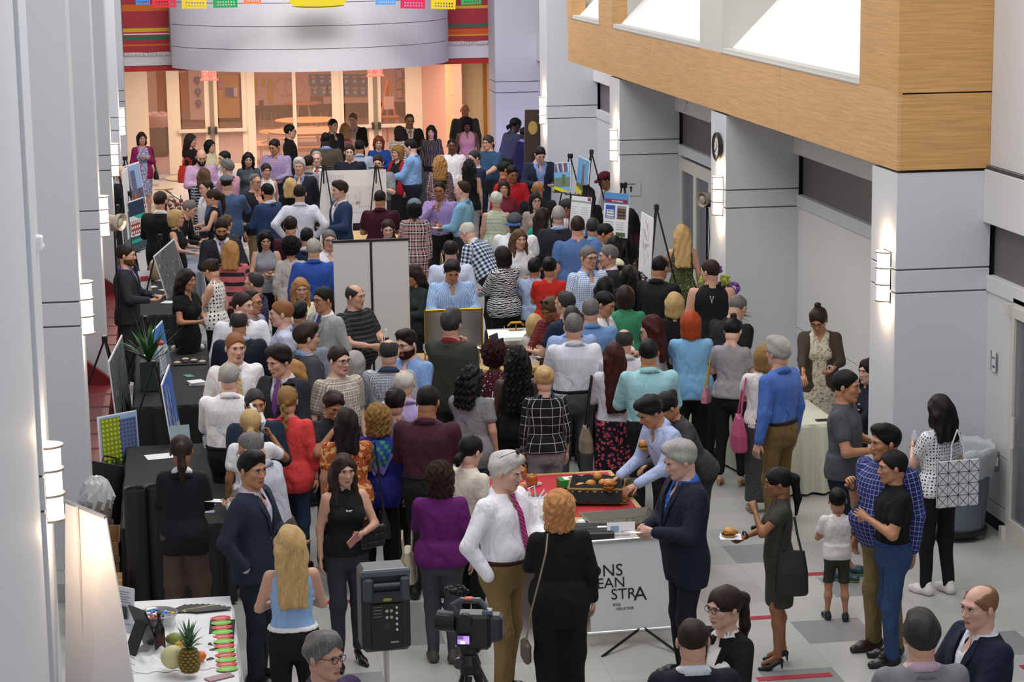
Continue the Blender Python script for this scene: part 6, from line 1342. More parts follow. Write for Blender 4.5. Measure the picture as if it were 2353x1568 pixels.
# white sheet on two easels
r=poster((732,393),(886,390),38.5,38.5,.93,'render','wide white sheet with a faint drawing held by two easels',0,.03)
for px_ in(745,866):
    p=Yp(px_,385,38.3); e=empty('tripod_easel',(p.x,38.42,0),'black easel at the %s end of the wide white sheet'%('left' if px_<800 else 'right'),'easel')
    for s in(-1,1): B().tube([(s*.02,-.05,p.z+.03),(s*.20,-.18,.5),(s*.26,-.22,0)],.012,6).obj('leg',BLKM,e)
    B().tube([(0,0,p.z+.03),(0,.6,0)],.012,6).obj('leg',BLKM,e); B().box(-.14,.14,-.08,-.05,p.z-.02,p.z).obj('clip_bar',BLKM,e)
# white double panel
r=empty('display_panel',(2.38,26.75,0),'tall white double display panel with a black top rail and centre strip','display panel'); PNL=mat('d3d3d2',.6,kind='noise',sc=90,bs=.03)
B().box(-.46,-.012,-.02,.0,.06,2.17).obj('panel',PNL,r); B().box(.012,.46,-.02,.0,.06,2.17).obj('panel',PNL,r); B().box(-.47,.47,-.028,.012,2.16,2.19).obj('top_rail',BLK,r); B().box(-.014,.014,-.03,.0,.0,2.16).obj('center_strip',BLK,r)
for s in(-1,1): B().box(s*.42-.03,s*.42+.03,-.2,.2,0,.06).obj('foot',BLK,r)
# wood tables in the middle
wood_table(2.55,4.7,35.6,37.9,.76,'pale wooden tables under the white sheet',0,4)
wood_table(2.75,4.75,25.5,26.7,.76,'wooden table carrying the chafing dishes',0,2)
wood_table(2.15,2.75,23.2,24.0,.70,'small wooden table right of the man with the bottle',0,2)
wood_table(5.9,6.5,28.6,29.6,.5,'low pale bench near the blond woman in green',0,2)
# spotlights on stands
def spot(px,py,y,s,lab):
    p=Yp(px,py,y); r=empty('light_stand',(p.x+s*.12,y,0),lab,'stand light'); z=p.z
    B().tube([(0,0,.5),(0,0,z-.1)],.014,8).obj('pole',BLKM,r)
    for a in(0,2.1,4.2): B().tube([(0,0,.7),(-s*math.cos(a)*.28,math.sin(a)*.3,.02)],.011,6).obj('leg',BLKM,r)
    T=TR(0,0,z)@Matrix.Rotation(-s*1.0,4,'Z')@Matrix.Rotation(PI/2+.12,4,'X')
    hd=B().lathe([(0,-.20),(.065,-.20),(.07,-.18),(.07,.02),(.10,.05),(.115,.12),(.105,.12),(.06,.04),(0,.03)],24,0,T).obj('lamp_housing',mat('cdbfae',.35,.6),r,smooth=False)
    B().lathe([(0,.05),(.05,.06),(.055,.10),(.0,.115)],16,0,T).obj('lens',mat('c9c6bd',.1,.3),r); B().box(-.05,.05,-.02,.02,z-.13,z-.06).obj('bracket',BLKM,r)
    B().tube([(.02,.02,z-.15),(.05,.03,z-.6),(.01,.02,z-1.1),(.05,.02,1.0),(.02,.0,.4)],.006,5).obj('cable',BLK,r)
spot(1606,456,31.2,1,'spotlight on a black stand beside the clock pillar')
spot(284,507,28.6,-1,'spotlight on a black stand beside the third left pillar')
# right flower table
cloth_table(6.02,6.82,21.9,26.9,.76,GREENW,'long table with a pale green cloth along the right wall')
def held(name,lab,cat,loc,rz=0,group=None): return empty(name,loc,lab,cat,rz,group)
p=Z(1752,792,.76); v=empty('flower_vase',(6.62,26.2,.762),'dark bulbous wire vase of purple and green flowers on the right table','vase')
B().lathe([(0,0),(.12,.0),(.19,.06),(.20,.12),(.15,.2),(.06,.29),(.045,.4),(.04,.42),(0,.4)],24).obj('vase',mat('26241f',.45,kind='noise',sc=60,bs=.4),v,smooth=True)
GR=mat('4f7028',.7); 
for (x,y,z,rad,c,nm) in((-.08,-.03,.98,.10,'7a4a94','allium'),(.16,-.02,.74,.085,'7a4a94','allium'),(-.2,0,.85,.075,'a9b84a','bloom'),(.06,0,.84,.08,'a9b84a','bloom'),(-.04,-.03,.72,.11,'38152c','dark_bloom'),(.06,-.05,.66,.09,'38152c','dark_bloom'),(.12,0,.52,.06,'2c1c55','iris'),(.02,-.04,.58,.08,'9aaa45','bloom'),(.05,-.06,.47,.08,'8a9e3e','bloom'),(.1,-.08,.36,.09,'9aaa45','bloom'),(.14,-.1,.28,.075,'a9b84a','bloom')):
    B().tube([(0,0,.3),(x*.6,y,z*.7),(x,y,z)],.006,5).obj('stem',GR,v)
    b=B(); RR=random.Random(int(z*100)); m=mat(c,.7)
    for i in range(26): a=RR.uniform(0,2*PI); u=RR.uniform(-1,1); q=math.sqrt(1-u*u); b.ell((x+rad*.75*q*math.cos(a),y+rad*.75*q*math.sin(a),z+rad*.75*u),(rad*.32,rad*.32,rad*.28),6)
    o=b.obj(nm,m,v); o['kind']='stuff'
for i in range(10):
    a=-.3+i*.17; B().add([(0,0,.38),(.13*math.cos(a),.05*math.sin(i),.46),(.42*math.cos(a)*1.0,.1*math.sin(i*2),.42-.02*i),(.13*math.cos(a),.05*math.sin(i)+.01,.43)],[(0,1,2,3)]).obj('leaf',GR,v)
b=held('glass_bowl','clear glass bowl on the right table behind the blue-shirted man','bowl',(6.5,23.2,.762)); B().lathe([(.0,.0),(.06,.0),(.10,.07),(.095,.07),(.055,.01),(0,.01)],18).obj('bowl',mat('dfe6ea',.05,alpha=.4),b)
held_=held('phone','black phone lying on the right table near the pillar','phone',(6.7,22.05,.762)); B().box(-.09,.09,-.04,.04,0,.01,0,None,.003).obj('case',BLK,held_)
for i,(x,y,l) in enumerate(((6.3,22.6,'stack of pale leaflets on the right table by the grey T-shirt'),(6.35,24.2,'patterned napkin pile on the right table by the pink bag'))):
    q=held('leaflets',l,'leaflets',(x,y,.762),.3*i); 
    for k in range(5): B().box(-.1,.1,-.14,.14,k*.004,k*.004+.003,0,RZ(k*.08)).obj('sheet',PAP if k%2 else mat('c9c8a0',.7),q)
# ---- main food table ----
MT=wood_table(2.72,4.07,17.75,20.35,.78,'wooden food table with a red cloth at its far end',0,2)
TZ0=.78
r=held('red_cloth','red cloth spread over the far half of the food table','tablecloth',(3.40,19.35,TZ0)); b=B(); n=14
v=[];
for i in range(n+1):
    for j in range(n+1):
        x=-.70+1.42*i/n;y=-.62+1.66*j/n; z=.003+.0012*math.sin(i*1.7+j); 
        if x>.68: z-=.10
        if y>1.0: z-=.12
        v.append((x,y,z))
b.add(v,[(i*(n+1)+j,(i+1)*(n+1)+j,(i+1)*(n+1)+j+1,i*(n+1)+j+1) for i in range(n) for j in range(n)]); b.obj('cloth',mat('c03038',.8,kind='noise',sc=20,bs=.05),r)
r=held('black_cloth','black napkin cloth lying under the basket on the red cloth','napkin',(3.95,19.9,TZ0+.005),-.2); B().plate([(-.42,-.2,0),(.25,-.25,0),(.3,.12,0),(-.3,.2,0)],(0,0,1),.006).obj('cloth',CLB,r)
GOLD=mat('b0662a',.25,kind='noise',sc=30,bs=.4); CLR=mat('e6e9ee',.05,alpha=.35)
def cake(px,py,lab):
    p=Z(px,py,TZ0); r=empty('bread_bun',(p.x,p.y,TZ0+.014),lab,'bun',group='glazed cakes on clear plates'); B().lathe([(0,0),(.050,.0),(.058,.02),(.054,.055),(.056,.07),(.045,.085),(.02,.088),(0,.082)],18).obj('crumb',GOLD,r,smooth=True)
    B().lathe([(.0,.084),(.02,.09),(.012,.10),(0,.10)],8).obj('topping',mat('d98a2e',.3),r)
    q=empty('clear_plate',(p.x,p.y,TZ0+.005),'clear plate under the '+lab,'plate'); B().lathe([(0,.0),(.06,.0),(.095,.012),(.098,.014),(.06,.006),(0,.005)],20).obj('plate',CLR,q)
cake(1222,1116,'rightmost glazed cake on the red cloth'); cake(1197,1139,'glazed cake on the red cloth nearest the white shirt'); cake(1198,1098,'farthest glazed cake on the red cloth')
# basket with rolls
p=Z(1360,1150,TZ0); BX=Vector((3.72,19.25,TZ0+.014)); BK=mat('a08652',.8,kind='noise',sc=70,bs=.8)
r=empty('bread_basket',BX,'woven seagrass basket lined with black cloth on the food table','basket',-.25); b=B(); W_,D_,H_=.23,.17,.15
for lay in range(7):
    z=lay*H_/7; e=.02*lay/7
    for s in(-1,1):
        b.tube([(-W_-e+.52*i/16*(1+e*2),s*(D_+e)+(.006 if (i+lay)%2 else -.006),z+.012) for i in range(17)],.013,5); b.tube([(s*(W_+e)+(.006 if (i+lay)%2 else -.006),-D_-e+(2*D_+2*e)*i/12,z+.012) for i in range(13)],.013,5)
o=b.obj('weave',BK,r,smooth=True); o['kind']='stuff'; B().box(-W_,W_,-D_,D_,0,.015).obj('basket_floor',BK,r)
b=B(); v=[];n=16
for i in range(n+1):
    for j in range(n+1):
        x=-W_*1.02+2*W_*1.02*i/n;y=-(D_+.06)+(2*D_+.12)*j/n; m_=max(abs(x)/W_,abs(y)/D_); z=.07 if m_<.75 else (.07+(m_-.75)/.25*.12 if m_<1 else .19-(m_-1)*.45); v.append((x,y,z+.008*math.sin(i*1.3+j)))
b.add(v,[(i*(n+1)+j,(i+1)*(n+1)+j,(i+1)*(n+1)+j+1,i*(n+1)+j+1) for i in range(n) for j in range(n)]).obj('liner',CLB,r,smooth=True)
BUN=mat('c98a3c',.4,kind='noise',sc=12,bs=.2)
for i,(x,y,z,a) in enumerate(((-.1,-.08,.11,.2),(.0,-.07,.12,1.),(.11,-.08,.12,2),(-.06,.03,.14,.4),(.05,.02,.15,1.3),(.14,.03,.13,.7),(-.15,.0,.12,.1),(.0,.08,.20,1.2),(.1,.1,.13,.3))):
    q=empty('bread_roll',tuple(Vector(BX)+RZ(-.25).to_3x3()@Vector((x,y,z))),'golden bread roll in the basket, '+('near left','near middle','near right','centre left','middle of the heap','centre right','far left end','topmost of the heap','far right')[i],'bread roll',a,'bread rolls in the basket'); B().ell((0,0,0),(.055,.042,.036),12).obj('crust',BUN,q,smooth=True)
r=held('tissue_box','green and white cardboard box of gloves behind the basket','box',(3.62,19.78,TZ0+.014),.1); B().box(-.17,.17,-.07,.07,0,.075,0,None,.003).obj('carton',mat('1f8a3a',.5),r); B().box(-.12,.165,-.06,.06,.076,.078).obj('top_print',mat('e6ebe6',.5),r); B().ell((0,0,.079),(.08,.025,.002),12).obj('opening',BLK,r)
r=held('food_container','clear food box with a green lid left of the basket','container',(3.33,18.98,TZ0+.007),.05); B().box(-.12,.12,-.08,.08,0,.085,0,None,.02).obj('box',mat('c9c4a8',.25,alpha=.75),r); B().box(-.135,.135,-.095,.095,.085,.105,0,None,.012).obj('lid',mat('1d7a4e',.3),r); B().box(-.09,.09,-.055,.055,.105,.108,0,None,.002).obj('lid_recess',mat('2f8f64',.25),r)
r=held('plastic_bag','white plastic shopping bag on the table behind the strawberry blond woman','bag',(3.02,18.45,TZ0+.001)); v=[];n=20
pr=[(.13,0),(.16,.05),(.15,.14),(.11,.22),(.06,.27),(.05,.29)]
for rr_,z in pr:
    for k in range(n): j=1+.12*math.sin(k*2.3+z*30)+.05*math.sin(k*5); v.append((rr_*j*math.cos(2*PI*k/n),rr_*j*.8*math.sin(2*PI*k/n),z))
B().add(v,[(i*n+k,i*n+(k+1)%n,(i+1)*n+(k+1)%n,(i+1)*n+k) for i in range(len(pr)-1) for k in range(n)]+[tuple(range(n))[::-1]]).obj('bag',mat('e9e9ef',.35),r); B().tube([(-.04,0,.27),(-.06,0,.36),(-.01,0,.38),(.0,0,.28)],.008,6).tube([(.03,0,.27),(.08,0,.34),(.1,0,.3),(.05,0,.26)],.008,6).obj('handle',mat('e9e9ef',.35),r)
# sheet pan
r=held('sheet_pan','steel roasting pan with crumbs on the food table','pan',(3.78,18.42,TZ0+.002),.12); ST=mat('8f8a80',.3,.85,kind='noise',sc=15,bs=.05); w_,d_,h_=.31,.215,.07; b=B()
def ring(w0,d0,z0,w1,d1,z1): 
    a=[(-w0,-d0,z0),(w0,-d0,z0),(w0,d0,z0),(-w0,d0,z0)];c=[(-w1,-d1,z1),(w1,-d1,z1),(w1,d1,z1),(-w1,d1,z1)]; b.add(a+c,[(i,(i+1)%4,4+(i+1)%4,4+i) for i in range(4)])
b.add([(-w_+.03,-d_+.03,.006),(w_-.03,-d_+.03,.006),(w_-.03,d_-.03,.006),(-w_+.03,d_-.03,.006)],[(0,1,2,3)]); ring(w_-.03,d_-.03,.006,w_,d_,h_); ring(w_,d_,h_,w_+.02,d_+.02,h_); ring(w_+.02,d_+.02,h_,w_+.02,d_+.02,h_-.008); ring(w_-.028,d_-.028,0,w_+.004,d_+.004,h_-.004); b.obj('pan',ST,r)
b=B();RR=random.Random(5)
for i in range(70): b.ell((RR.gauss(0,.13),RR.gauss(0,.05),.008),(.006,.004,.003),6)
o=b.obj('crumbs',mat('4a2214',.7),r); o['kind']='stuff'
r=held('black_case','black ribbed plastic case behind the paper sign','case',(3.36,18.02,TZ0+.002),-.1); B().box(-.25,.25,-.17,.17,0,.10,0,None,.012).obj('body',mat('26272b',.5),r)
for i in range(8): B().box(-.22,.22,-.14+i*.037,-.13+i*.037,.10,.104).obj('rib',mat('33353a',.5),r)
B().box(.12,.2,-.03,.02,.104,.106).obj('sticker',mat('dcdcdc',.5),r)
r=held('table_sign','small white tent sign with a blue picture and grey type','sign',(3.66,17.86,TZ0+.002),-.05); B().box(-.12,.12,-.003,.003,0,.17,0,Matrix.Rotation(-.25,4,'X')).obj('card',PAP,r); B().box(-.09,-.02,-.006,-.003,.09,.14,0,Matrix.Rotation(-.25,4,'X')).obj('picture',mat('7fa3c4',.5),r)
tT=Matrix.Rotation(-.25,4,'X')@TR(.045,-.006,.085)@Matrix.Rotation(PI/2,4,'X'); text('The Tysons',.02,mat('6a6c70',.6),r,tT,ext=.0005); text('McLean Orchestra',.02,mat('6a6c70',.6),r,Matrix.Rotation(-.25,4,'X')@TR(0,-.006,.055)@Matrix.Rotation(PI/2,4,'X'),ext=.0005)
r=held('photo_card','dark starry photo card at the corner of the food table','card',(3.98,17.9,TZ0+.002),.1); B().box(-.1,.1,-.07,.07,0,.004).obj('card',mat('2a2c3e',.4),r)
for i in range(14): B().ell((RR.uniform(-.09,.09),RR.uniform(-.06,.06),.0045),(.004,.004,.001),6).obj('dot',mat('cfc9d6',.5),r)
for i in range(3):
    r=held('tongs','black-handled serving utensil lying %s on the red cloth'%('farthest','in the middle','nearest')[i],'utensil',(3.98,19.35+.07*(1-i),TZ0+.012),-.15+.1*i); B().box(-.14,.02,-.008,.008,0,.01).obj('blade',METAL,r); B().box(.02,.13,-.012,.012,0,.014,0,None,.004).obj('handle',BLK,r)
r=held('paper_napkin','crumpled paper napkin by the roasting pan','napkin',(3.42,18.42,TZ0+.002)); b=B(); b.ell((0,0,.03),(.05,.05,.035),8); o=b.obj('napkin',PAP,r)
r=held('wire_basket','clear divided caddy behind the white-haired man','caddy',(2.98,20.1,TZ0+.005)); 
for x in(-.11,0,.11): B().box(x-.003,x+.003,-.1,.1,0,.14).obj('divider',CLR,r)
for y in(-.1,.1): B().box(-.11,.11,y-.003,y+.003,0,.14).obj('side',CLR,r)
# banner stand in front of the table
r=held('banner_stand','white roll-up banner with black serif lettering in front of the food table','banner',(3.66,17.50,.0),-.02); BT=Matrix.Rotation(-.02,4,'Y')@TR(0,-.03,0)@Matrix.Rotation(-.04,4,'X')
B().box(-.34,.34,-.002,.002,.13,.90,0,BT).obj('sheet',mat('e4e4e9',.6,kind='noise',sc=6,bs=.2),r)
for z in(.12,.905): B().tube([(-.37,0,z),(.37,0,z)],.016,10,0,BT).obj('rod',METAL,r)
B().tube([(.35,0,.12),(.35,0,.9)],.008,6,0,BT).obj('edge_pole',mat('c9a24f',.3,.6),r)
for s in((-.05,.5,0),(.35,-.35,0),(-.3,-.3,0)): B().tube([(.02,.03,.45) if s[1]>0 else (.1,-.0,.14),s],.012,6).obj('leg',BLKM,r)
def bt(t,sz,x,z,al='RIGHT'): text(t,sz,mat('1c1c20',.6),r,BT@TR(x,-.004,z)@Matrix.Rotation(PI/2,4,'X'),align=al,ext=.001)
bt('ONS',.145,-.05,.605); bt('EAN',.125,-.035,.505); bt('STR',.130,.055,.402); bt('A',.17,.145,.380); bt('RNS',.036,-.08,.343); bt('NDUCTOR',.030,.03,.308)
for i in range(1): pass
# chafing dishes
SS=mat('cfcac2',.12,.9); GD=mat('c9982f',.25,.9)
r=held('open_chafer','open chafing dish with an upright mirrored lid and gold rim','chafing dish',(3.27,26.1,.762)); B().box(-.33,.33,-.2,.2,.1,.2,0,None,.02).obj('water_pan',SS,r); B().box(-.30,.30,-.17,.17,.19,.205).obj('food',mat('8a5a2c',.5,kind='noise',sc=30,bs=.5),r)
B().box(-.34,.34,-.24,-.21,.22,.66,0,None,.012).obj('lid',SS,r)
for a in((-.35,-.33,.2,.68),(.33,.35,.2,.68),(-.35,.35,.66,.68)): B().box(a[0],a[1],-.25,-.2,a[2],a[3],0,None,.004).obj('rim',GD,r)
for s in(-1,1):
    for c in(-1,1): B().tube([(s*.3,c*.17,.12),(s*.31,c*.18,0)],.012,6).obj('leg',SS,r)
r=held('roll_top_chafer','roll-top steel chafing dish with a gold handle','chafing dish',(4.05,26.05,.762)); v=[];n=14
for i in range(n+1):
    t=PI*i/n
    for x in(-.36,.36): v.append((x,-.21*math.cos(t),.17+.21*math.sin(t)))
B().add(v,[(i*2,i*2+1,i*2+3,i*2+2) for i in range(n)]+[tuple(range(0,2*n+2,2)),tuple(range(1,2*n+2,2))[::-1]]).obj('roll_lid',SS,r,smooth=False); B().box(-.37,.37,-.22,.22,.08,.17,0,None,.015).obj('body',SS,r); B().tube([(-.1,0,.41),(-.06,0,.45),(.06,0,.45),(.1,0,.41)],.014,8).tube([(0,0,.38),(0,0,.45)],.01,6).obj('handle',GD,r); B().box(.355,.385,-.18,.18,.1,.34,0,None,.01).obj('end_cap',BLK,r)
for s in(-1,1):
    for c in(-1,1): B().tube([(s*.32,c*.18,.1),(s*.33,c*.19,0)],.014,6).obj('leg',GD,r)
r=held('glass_tray','steel and glass buffet tray in front of the long black hair','tray',(4.5,25.65,.762)); B().box(-.2,.2,-.2,.2,.05,.09,0,None,.01).obj('tray',SS,r); B().box(-.17,.17,-.17,.17,.09,.095).obj('food',mat('4a1f16',.5,kind='noise',sc=30,bs=.4),r)
r=held('award_stand','blue and gold upright award plaques beside the roll-top dish','plaque',(3.82,25.72,.762),.5)
for k,(c,x) in enumerate((('3a4a6a',-.04),('2c2350',.05))): B().box(-.06,.06,-.008,.008,.0,.40-.08*k,0,TR(x,.03*k,0)@Matrix.Rotation(-.2,4,'Y')).obj('plaque',mat(c,.35),r); B().box(-.065,-.05,-.011,.011,.0,.40-.08*k,0,TR(x,.03*k,0)@Matrix.Rotation(-.2,4,'Y')).obj('gold_edge',GD,r)
r=held('snack_basket','small basket of wrapped snacks right of the white panels','basket',(2.95,27.9,.0)); B().lathe([(0,.55),(.18,.55),(.24,.7),(.22,.7),(.16,.58),(0,.58)],20).obj('basket',BK,r); B().box(-.16,.16,-.16,.16,0,.55).obj('stool',WOODT,r)
for i in range(9): B().ell((RR.uniform(-.12,.12),RR.uniform(-.12,.12),.68+RR.random()*.04),(.06,.035,.03),8,0,RZ(i)).obj('snack',mat('c9b48a' if i%2 else '3a2c24',.5),r)
# ---- bottom-left table ----
BT_=cloth_table(-.47,.33,14.1,17.05,.76,CLW,'white-clothed table with fruit at the lower left')
z=.762
r=held('pineapple','pineapple with a spiky crown standing on the white cloth','pineapple',tuple(Z(437,1557,z))); b=B()
GP=mat('8a6f2a',.6,kind='noise',sc=40,bs=.2); 
prf=[(0,0),(.045,.005),(.062,.04),(.068,.09),(.062,.14),(.042,.175),(0,.18)]; B().lathe(prf,20).obj('fruit',mat('4a4a20',.7),r,smooth=True)
for i in range(8):
    zz_=.015+i*.0215; rad=np.interp(zz_,[p[1] for p in prf],[p[0] for p in prf])
    for k in range(11): a=2*PI*(k+.5*(i%2))/11; b.ell((rad*math.cos(a),rad*math.sin(a),zz_),(.0165,.0165,.0105),6)
o=b.obj('eyes',GP,r); o['kind']='stuff'
LF=mat('4a6a48',.6)
for i in range(34):
    a=i*2.4; t=i/34; L_=.11+.10*t; e=.25+1.1*t; d=Vector((math.cos(a)*math.cos(e),math.sin(a)*math.cos(e),math.sin(e))); s_=Vector((-math.sin(a),math.cos(a),0))*.012; p0=Vector((0,0,.175+.03*t)); m_=p0+d*L_*.5+Vector((0,0,.015)); B().add([p0-s_,p0+s_,m_+s_*.9,m_-s_*.9,p0+d*L_,m_+Vector((0,0,-.004))],[(0,1,2,3),(3,2,4),(3,4,5),(2,5,4)]).obj('leaf',LF,r)
r=held('melon','pale honeydew melon beside the pineapple','melon',tuple(Z(399,1549,z))); B().ell((0,0,.088),(.088,.088,.085),20).obj('rind',mat('c9c78f',.5,kind='noise',sc=20,bs=.05),r,smooth=True)
r=held('orange','orange right of the pineapple','orange',tuple(Z(463,1530,z))); B().ell((0,0,.036),(.038,.038,.036),14).obj('peel',mat('e0701c',.45,kind='noise',sc=80,bs=.1),r,smooth=True)
r=held('mango','yellow mango tucked between melon and pineapple','mango',tuple(Z(418,1512,z))); B().ell((0,0,.05),(.055,.045,.045),14).obj('skin',mat('d0a02c',.4),r,smooth=True)
r=held('papaya','green papaya behind the melon','papaya',tuple(Z(404,1494,z))); B().ell((0,0,.05),(.075,.05,.045),14).obj('skin',mat('7f8a35',.4,kind='noise',sc=20,bs=.05),r,smooth=True)
# crumpled white cloth
r=held('white_cloth','crumpled white cloth heaped under the fruit','cloth',tuple(Z(400,1500,z))); v=[];n=26
for i in range(n+1):
    for j in range(n+1):
        x=-.30+.62*i/n;y=-.42+.78*j/n; e=min(1,4*min(i,j,n-i,n-j)/n); v.append((x+.02*math.sin(j*1.3),y+.02*math.sin(i*1.1),.002+e*(.026+.024*math.sin(i*.9+j*.5)+.020*math.sin(j*1.2-i*.7)+.010*math.sin(i*2.3))))
B().add(v,[(i*(n+1)+j,(i+1)*(n+1)+j,(i+1)*(n+1)+j+1,i*(n+1)+j+1) for i in range(n) for j in range(n)]).obj('cloth',CLW,r,smooth=True)
for o_ in list(bpy.data.objects):
    if o_.name.split('.')[0] in('pineapple','melon','orange','mango','papaya') and o_.parent is None: o_.location.z+=.035
r=held('candy_bowl','steel bowl of red and blue wrapped candies','bowl',tuple(Z(362,1438,z)));B().lathe([(0,0),(.08,.0),(.13,.05),(.155,.10),(.16,.10),(.155,.105),(.145,.10),(.12,.05),(.07,.015),(0,.012)],28).obj('bowl',mat('9a9590',.2,.85),r,smooth=True)
for i in range(44): a=RR.uniform(0,2*PI);q=.13*math.sqrt(RR.random()); B().box(-.018,.018,-.010,.010,-.006,.006,0,TR(q*math.cos(a),q*math.sin(a),.075+RR.random()*.02)@RZ(RR.random()*3)@Matrix.Rotation(RR.random(),4,'X'),.004).obj('candy',mat(RR.choice(('2a62b8','c42a30','e6e6ea','d8c23a','2a8ad0')),.3),r)
r=held('wine_bottle','dark wine bottle in front of the candy bowl','bottle',tuple(Z(369,1502,z)));B().lathe([(0,0),(.037,.0),(.038,.18),(.03,.21),(.014,.235),(.0135,.30),(.016,.30),(.016,.31),(0,.31)],20).obj('glass',mat('16100f',.08),r,smooth=True); B().lathe([(.0385,.05),(.0387,.13)],20).obj('label_band',mat('3a1420',.5),r)
r=held('wine_glass','large empty wine glass behind the pineapple','glass',tuple(Z(392,1482,z)));B().lathe([(0,0),(.038,.002),(.006,.008),(.005,.09),(.03,.11),(.048,.15),(.046,.19),(.036,.23),(.034,.23),(.043,.19),(.045,.15),(.027,.115),(0,.095)],22).obj('glass',mat('e6eaf0',.03,alpha=.22),r,smooth=True)
r=held('black_stand','black tablet on a folding black stand leaning left of the bottle','tablet',tuple(Z(352,1492,z)),-1.0)
B().box(-.11,.11,-.008,.008,0,.36,0,Matrix.Rotation(.35,4,'X')).obj('screen_back',mat('1a1a26',.35),r); B().box(-.07,.07,-.006,.006,0,.26,0,TR(0,-.2,0)@Matrix.Rotation(-.45,4,'X')).obj('support',BLK,r)
r=held('fan_leaflets','fan of dark printed leaflets at the back edge of the white table','leaflets',tuple(Z(445,1402,z)),.1)
for i in range(9): B().box(-.02,.26,-.03,.03,.002*i,.002*i+.0015,0,TR(-.22+i*.03,-.04+.01*i-.002*i*i,0)@RZ(.75-i*.09)).obj('leaflet',mat(('1c1a18','2a2622','8a8a44')[i%3 if i%3<2 or i==5 else 0],.5),r)
r=held('recipe_board','black board strip carrying the red and green cards','board',tuple(Z(510,1470,z)),-.05); B().box(-.10,.09,-.52,.46,0,.004).obj('board',mat('17181f',.6),r)
for i in range(12):
    p=Z(507+i*1.4,1421+i*10.6,z+.006+.0022*(i%2)); q=empty('oval_card',p,'%s oval card, %s from the far end of the row'%(('red','green')[i%2],('first','second','third','fourth','fifth','sixth','seventh','eighth','ninth','tenth','eleventh','twelfth')[i]),'card',.12,'oval cards'); m=mat('c63a42' if i%2==0 else '74b83a',.5)
    B().lathe([(0,0),(1,0),(1,.03),(0,.03)],22,0,Matrix.Diagonal((.078,.058,.05,1))).obj('card',m,q)
    for k in range(4): B().box(-.04,.035,-.018+k*.009,-.015+k*.009,.0016,.0022).obj('print',mat('ead0d0' if i%2==0 else 'd5ecc4',.6),q)
r=held('brochure','pinkish glossy brochure at the near edge of the white table','brochure',tuple(Z(505,1558,z+.003)),.5); B().box(-.1,.1,-.04,.05,0,.006).obj('cover',mat('9a7078',.3,kind='noise',sc=8,bs=.0),r)
r=held('tent_sign','upright white info card at the left back of the white table','sign',tuple(Z(283,1450,z)),-.75); B().box(-.11,.11,-.003,.003,0,.34,0,Matrix.Rotation(-.08,4,'X')).obj('card',PAP,r)
for i in range(5): B().box(-.09,.09-.02*(i%2),-.006,-.003,.31-i*.02,.314-i*.02).obj('text_line',mat('6a6a70',.6),r)
B().box(-.06,.06,-.014,-.01,.10,.20).obj('photo',mat('3a3a3c',.5),r); text('TYCOA CHAO',.035,mat('8a8a90',.6),r,TR(0,-.01,.05)@Matrix.Rotation(PI/2,4,'X'),ext=.0005)
r=held('mint_dish','mint green dish behind the black tablet','dish',tuple(Z(322,1448,z))); B().lathe([(0,0),(.06,.0),(.1,.03),(.095,.03),(.05,.01),(0,.008)],20).obj('dish',mat('8fc4ba',.4),r)
# white roll screen, lower left
a=Yp(150,1152,14.75);b_=Yp(243,1190,14.35);c=Yp(306,1568,13.9);d=Yp(150,1568,14.3)
c=b_+(c-b_)*2.6; d=a+(d-a)*2.6; f_=c.z; 
r=empty('white_screen',(0,0,0),'big white fabric screen leaning at the lower left below the nearest sconce','screen')
n_=(b_-a).cross(d-a).normalized(); B().plate([a,b_,c,d],n_,.01).obj('fabric',mat('dad8da',.7,kind='noise',sc=3,bs=.1),r); B().tube([a,b_],.014,8).obj('top_bar',METAL,r); B().tube([a+(b_-a)*.35-n_*.02,d+(c-d)*.35-n_*.02],.009,6).obj('seam_pole',mat('a9a7a6',.4),r)
# boxes, bags, rolls at left
r=held('cardboard_box','open brown cardboard box on the floor by the left wall','box',(-.78,19.6,0)); 
for q in((-.2,.2,-.3,-.29,0,.62),(-.2,.2,.29,.3,0,.62),(-.2,-.19,-.3,.3,0,.62),(.19,.2,-.3,.3,0,.62),(-.2,.2,-.3,.3,0,.01)): B().box(*q).obj('side',CARD,r)
B().box(-.2,.2,-.33,-.32,.45,.50).obj('flap',mat('86623a',.8),r)
r=held('cardboard_box','smaller brown cardboard box in front of the open one','box',(-.76,18.8,0)); B().box(-.2,.2,-.25,.25,0,.42,0,None,.004).obj('carton',CARD,r); B().box(-.2,.2,-.03,.03,.42,.422).obj('tape',mat('b08d5e',.5),r)
r=held('waste_basket','beige fabric basket with a crumpled clear bag','basket',(-.82,20.7,0)); B().lathe([(0,.42),(.13,.42),(.16,.65),(.15,.65),(.12,.45),(0,.45)],18).obj('basket',mat('9a9084',.8,kind='noise',sc=80,bs=.5),r); B().box(-.15,.15,-.15,.15,0,.42).obj('stool',mat('33302e',.7),r)
v=[];n=22
for rr_,z_ in((.155,.6),(.17,.68),(.15,.76),(.12,.84),(.07,.88),(.0,.86)):
    for k in range(n): j=1+.1*math.sin(k*2.9+z_*30); v.append((rr_*j*math.cos(2*PI*k/n),rr_*j*math.sin(2*PI*k/n),z_+.02*math.sin(k*3.1)))
B().add(v,[(i*n+k,i*n+(k+1)%n,(i+1)*n+(k+1)%n,(i+1)*n+k) for i in range(5) for k in range(n)]).obj('bag',mat('d5d8dc',.2,alpha=.75),r)
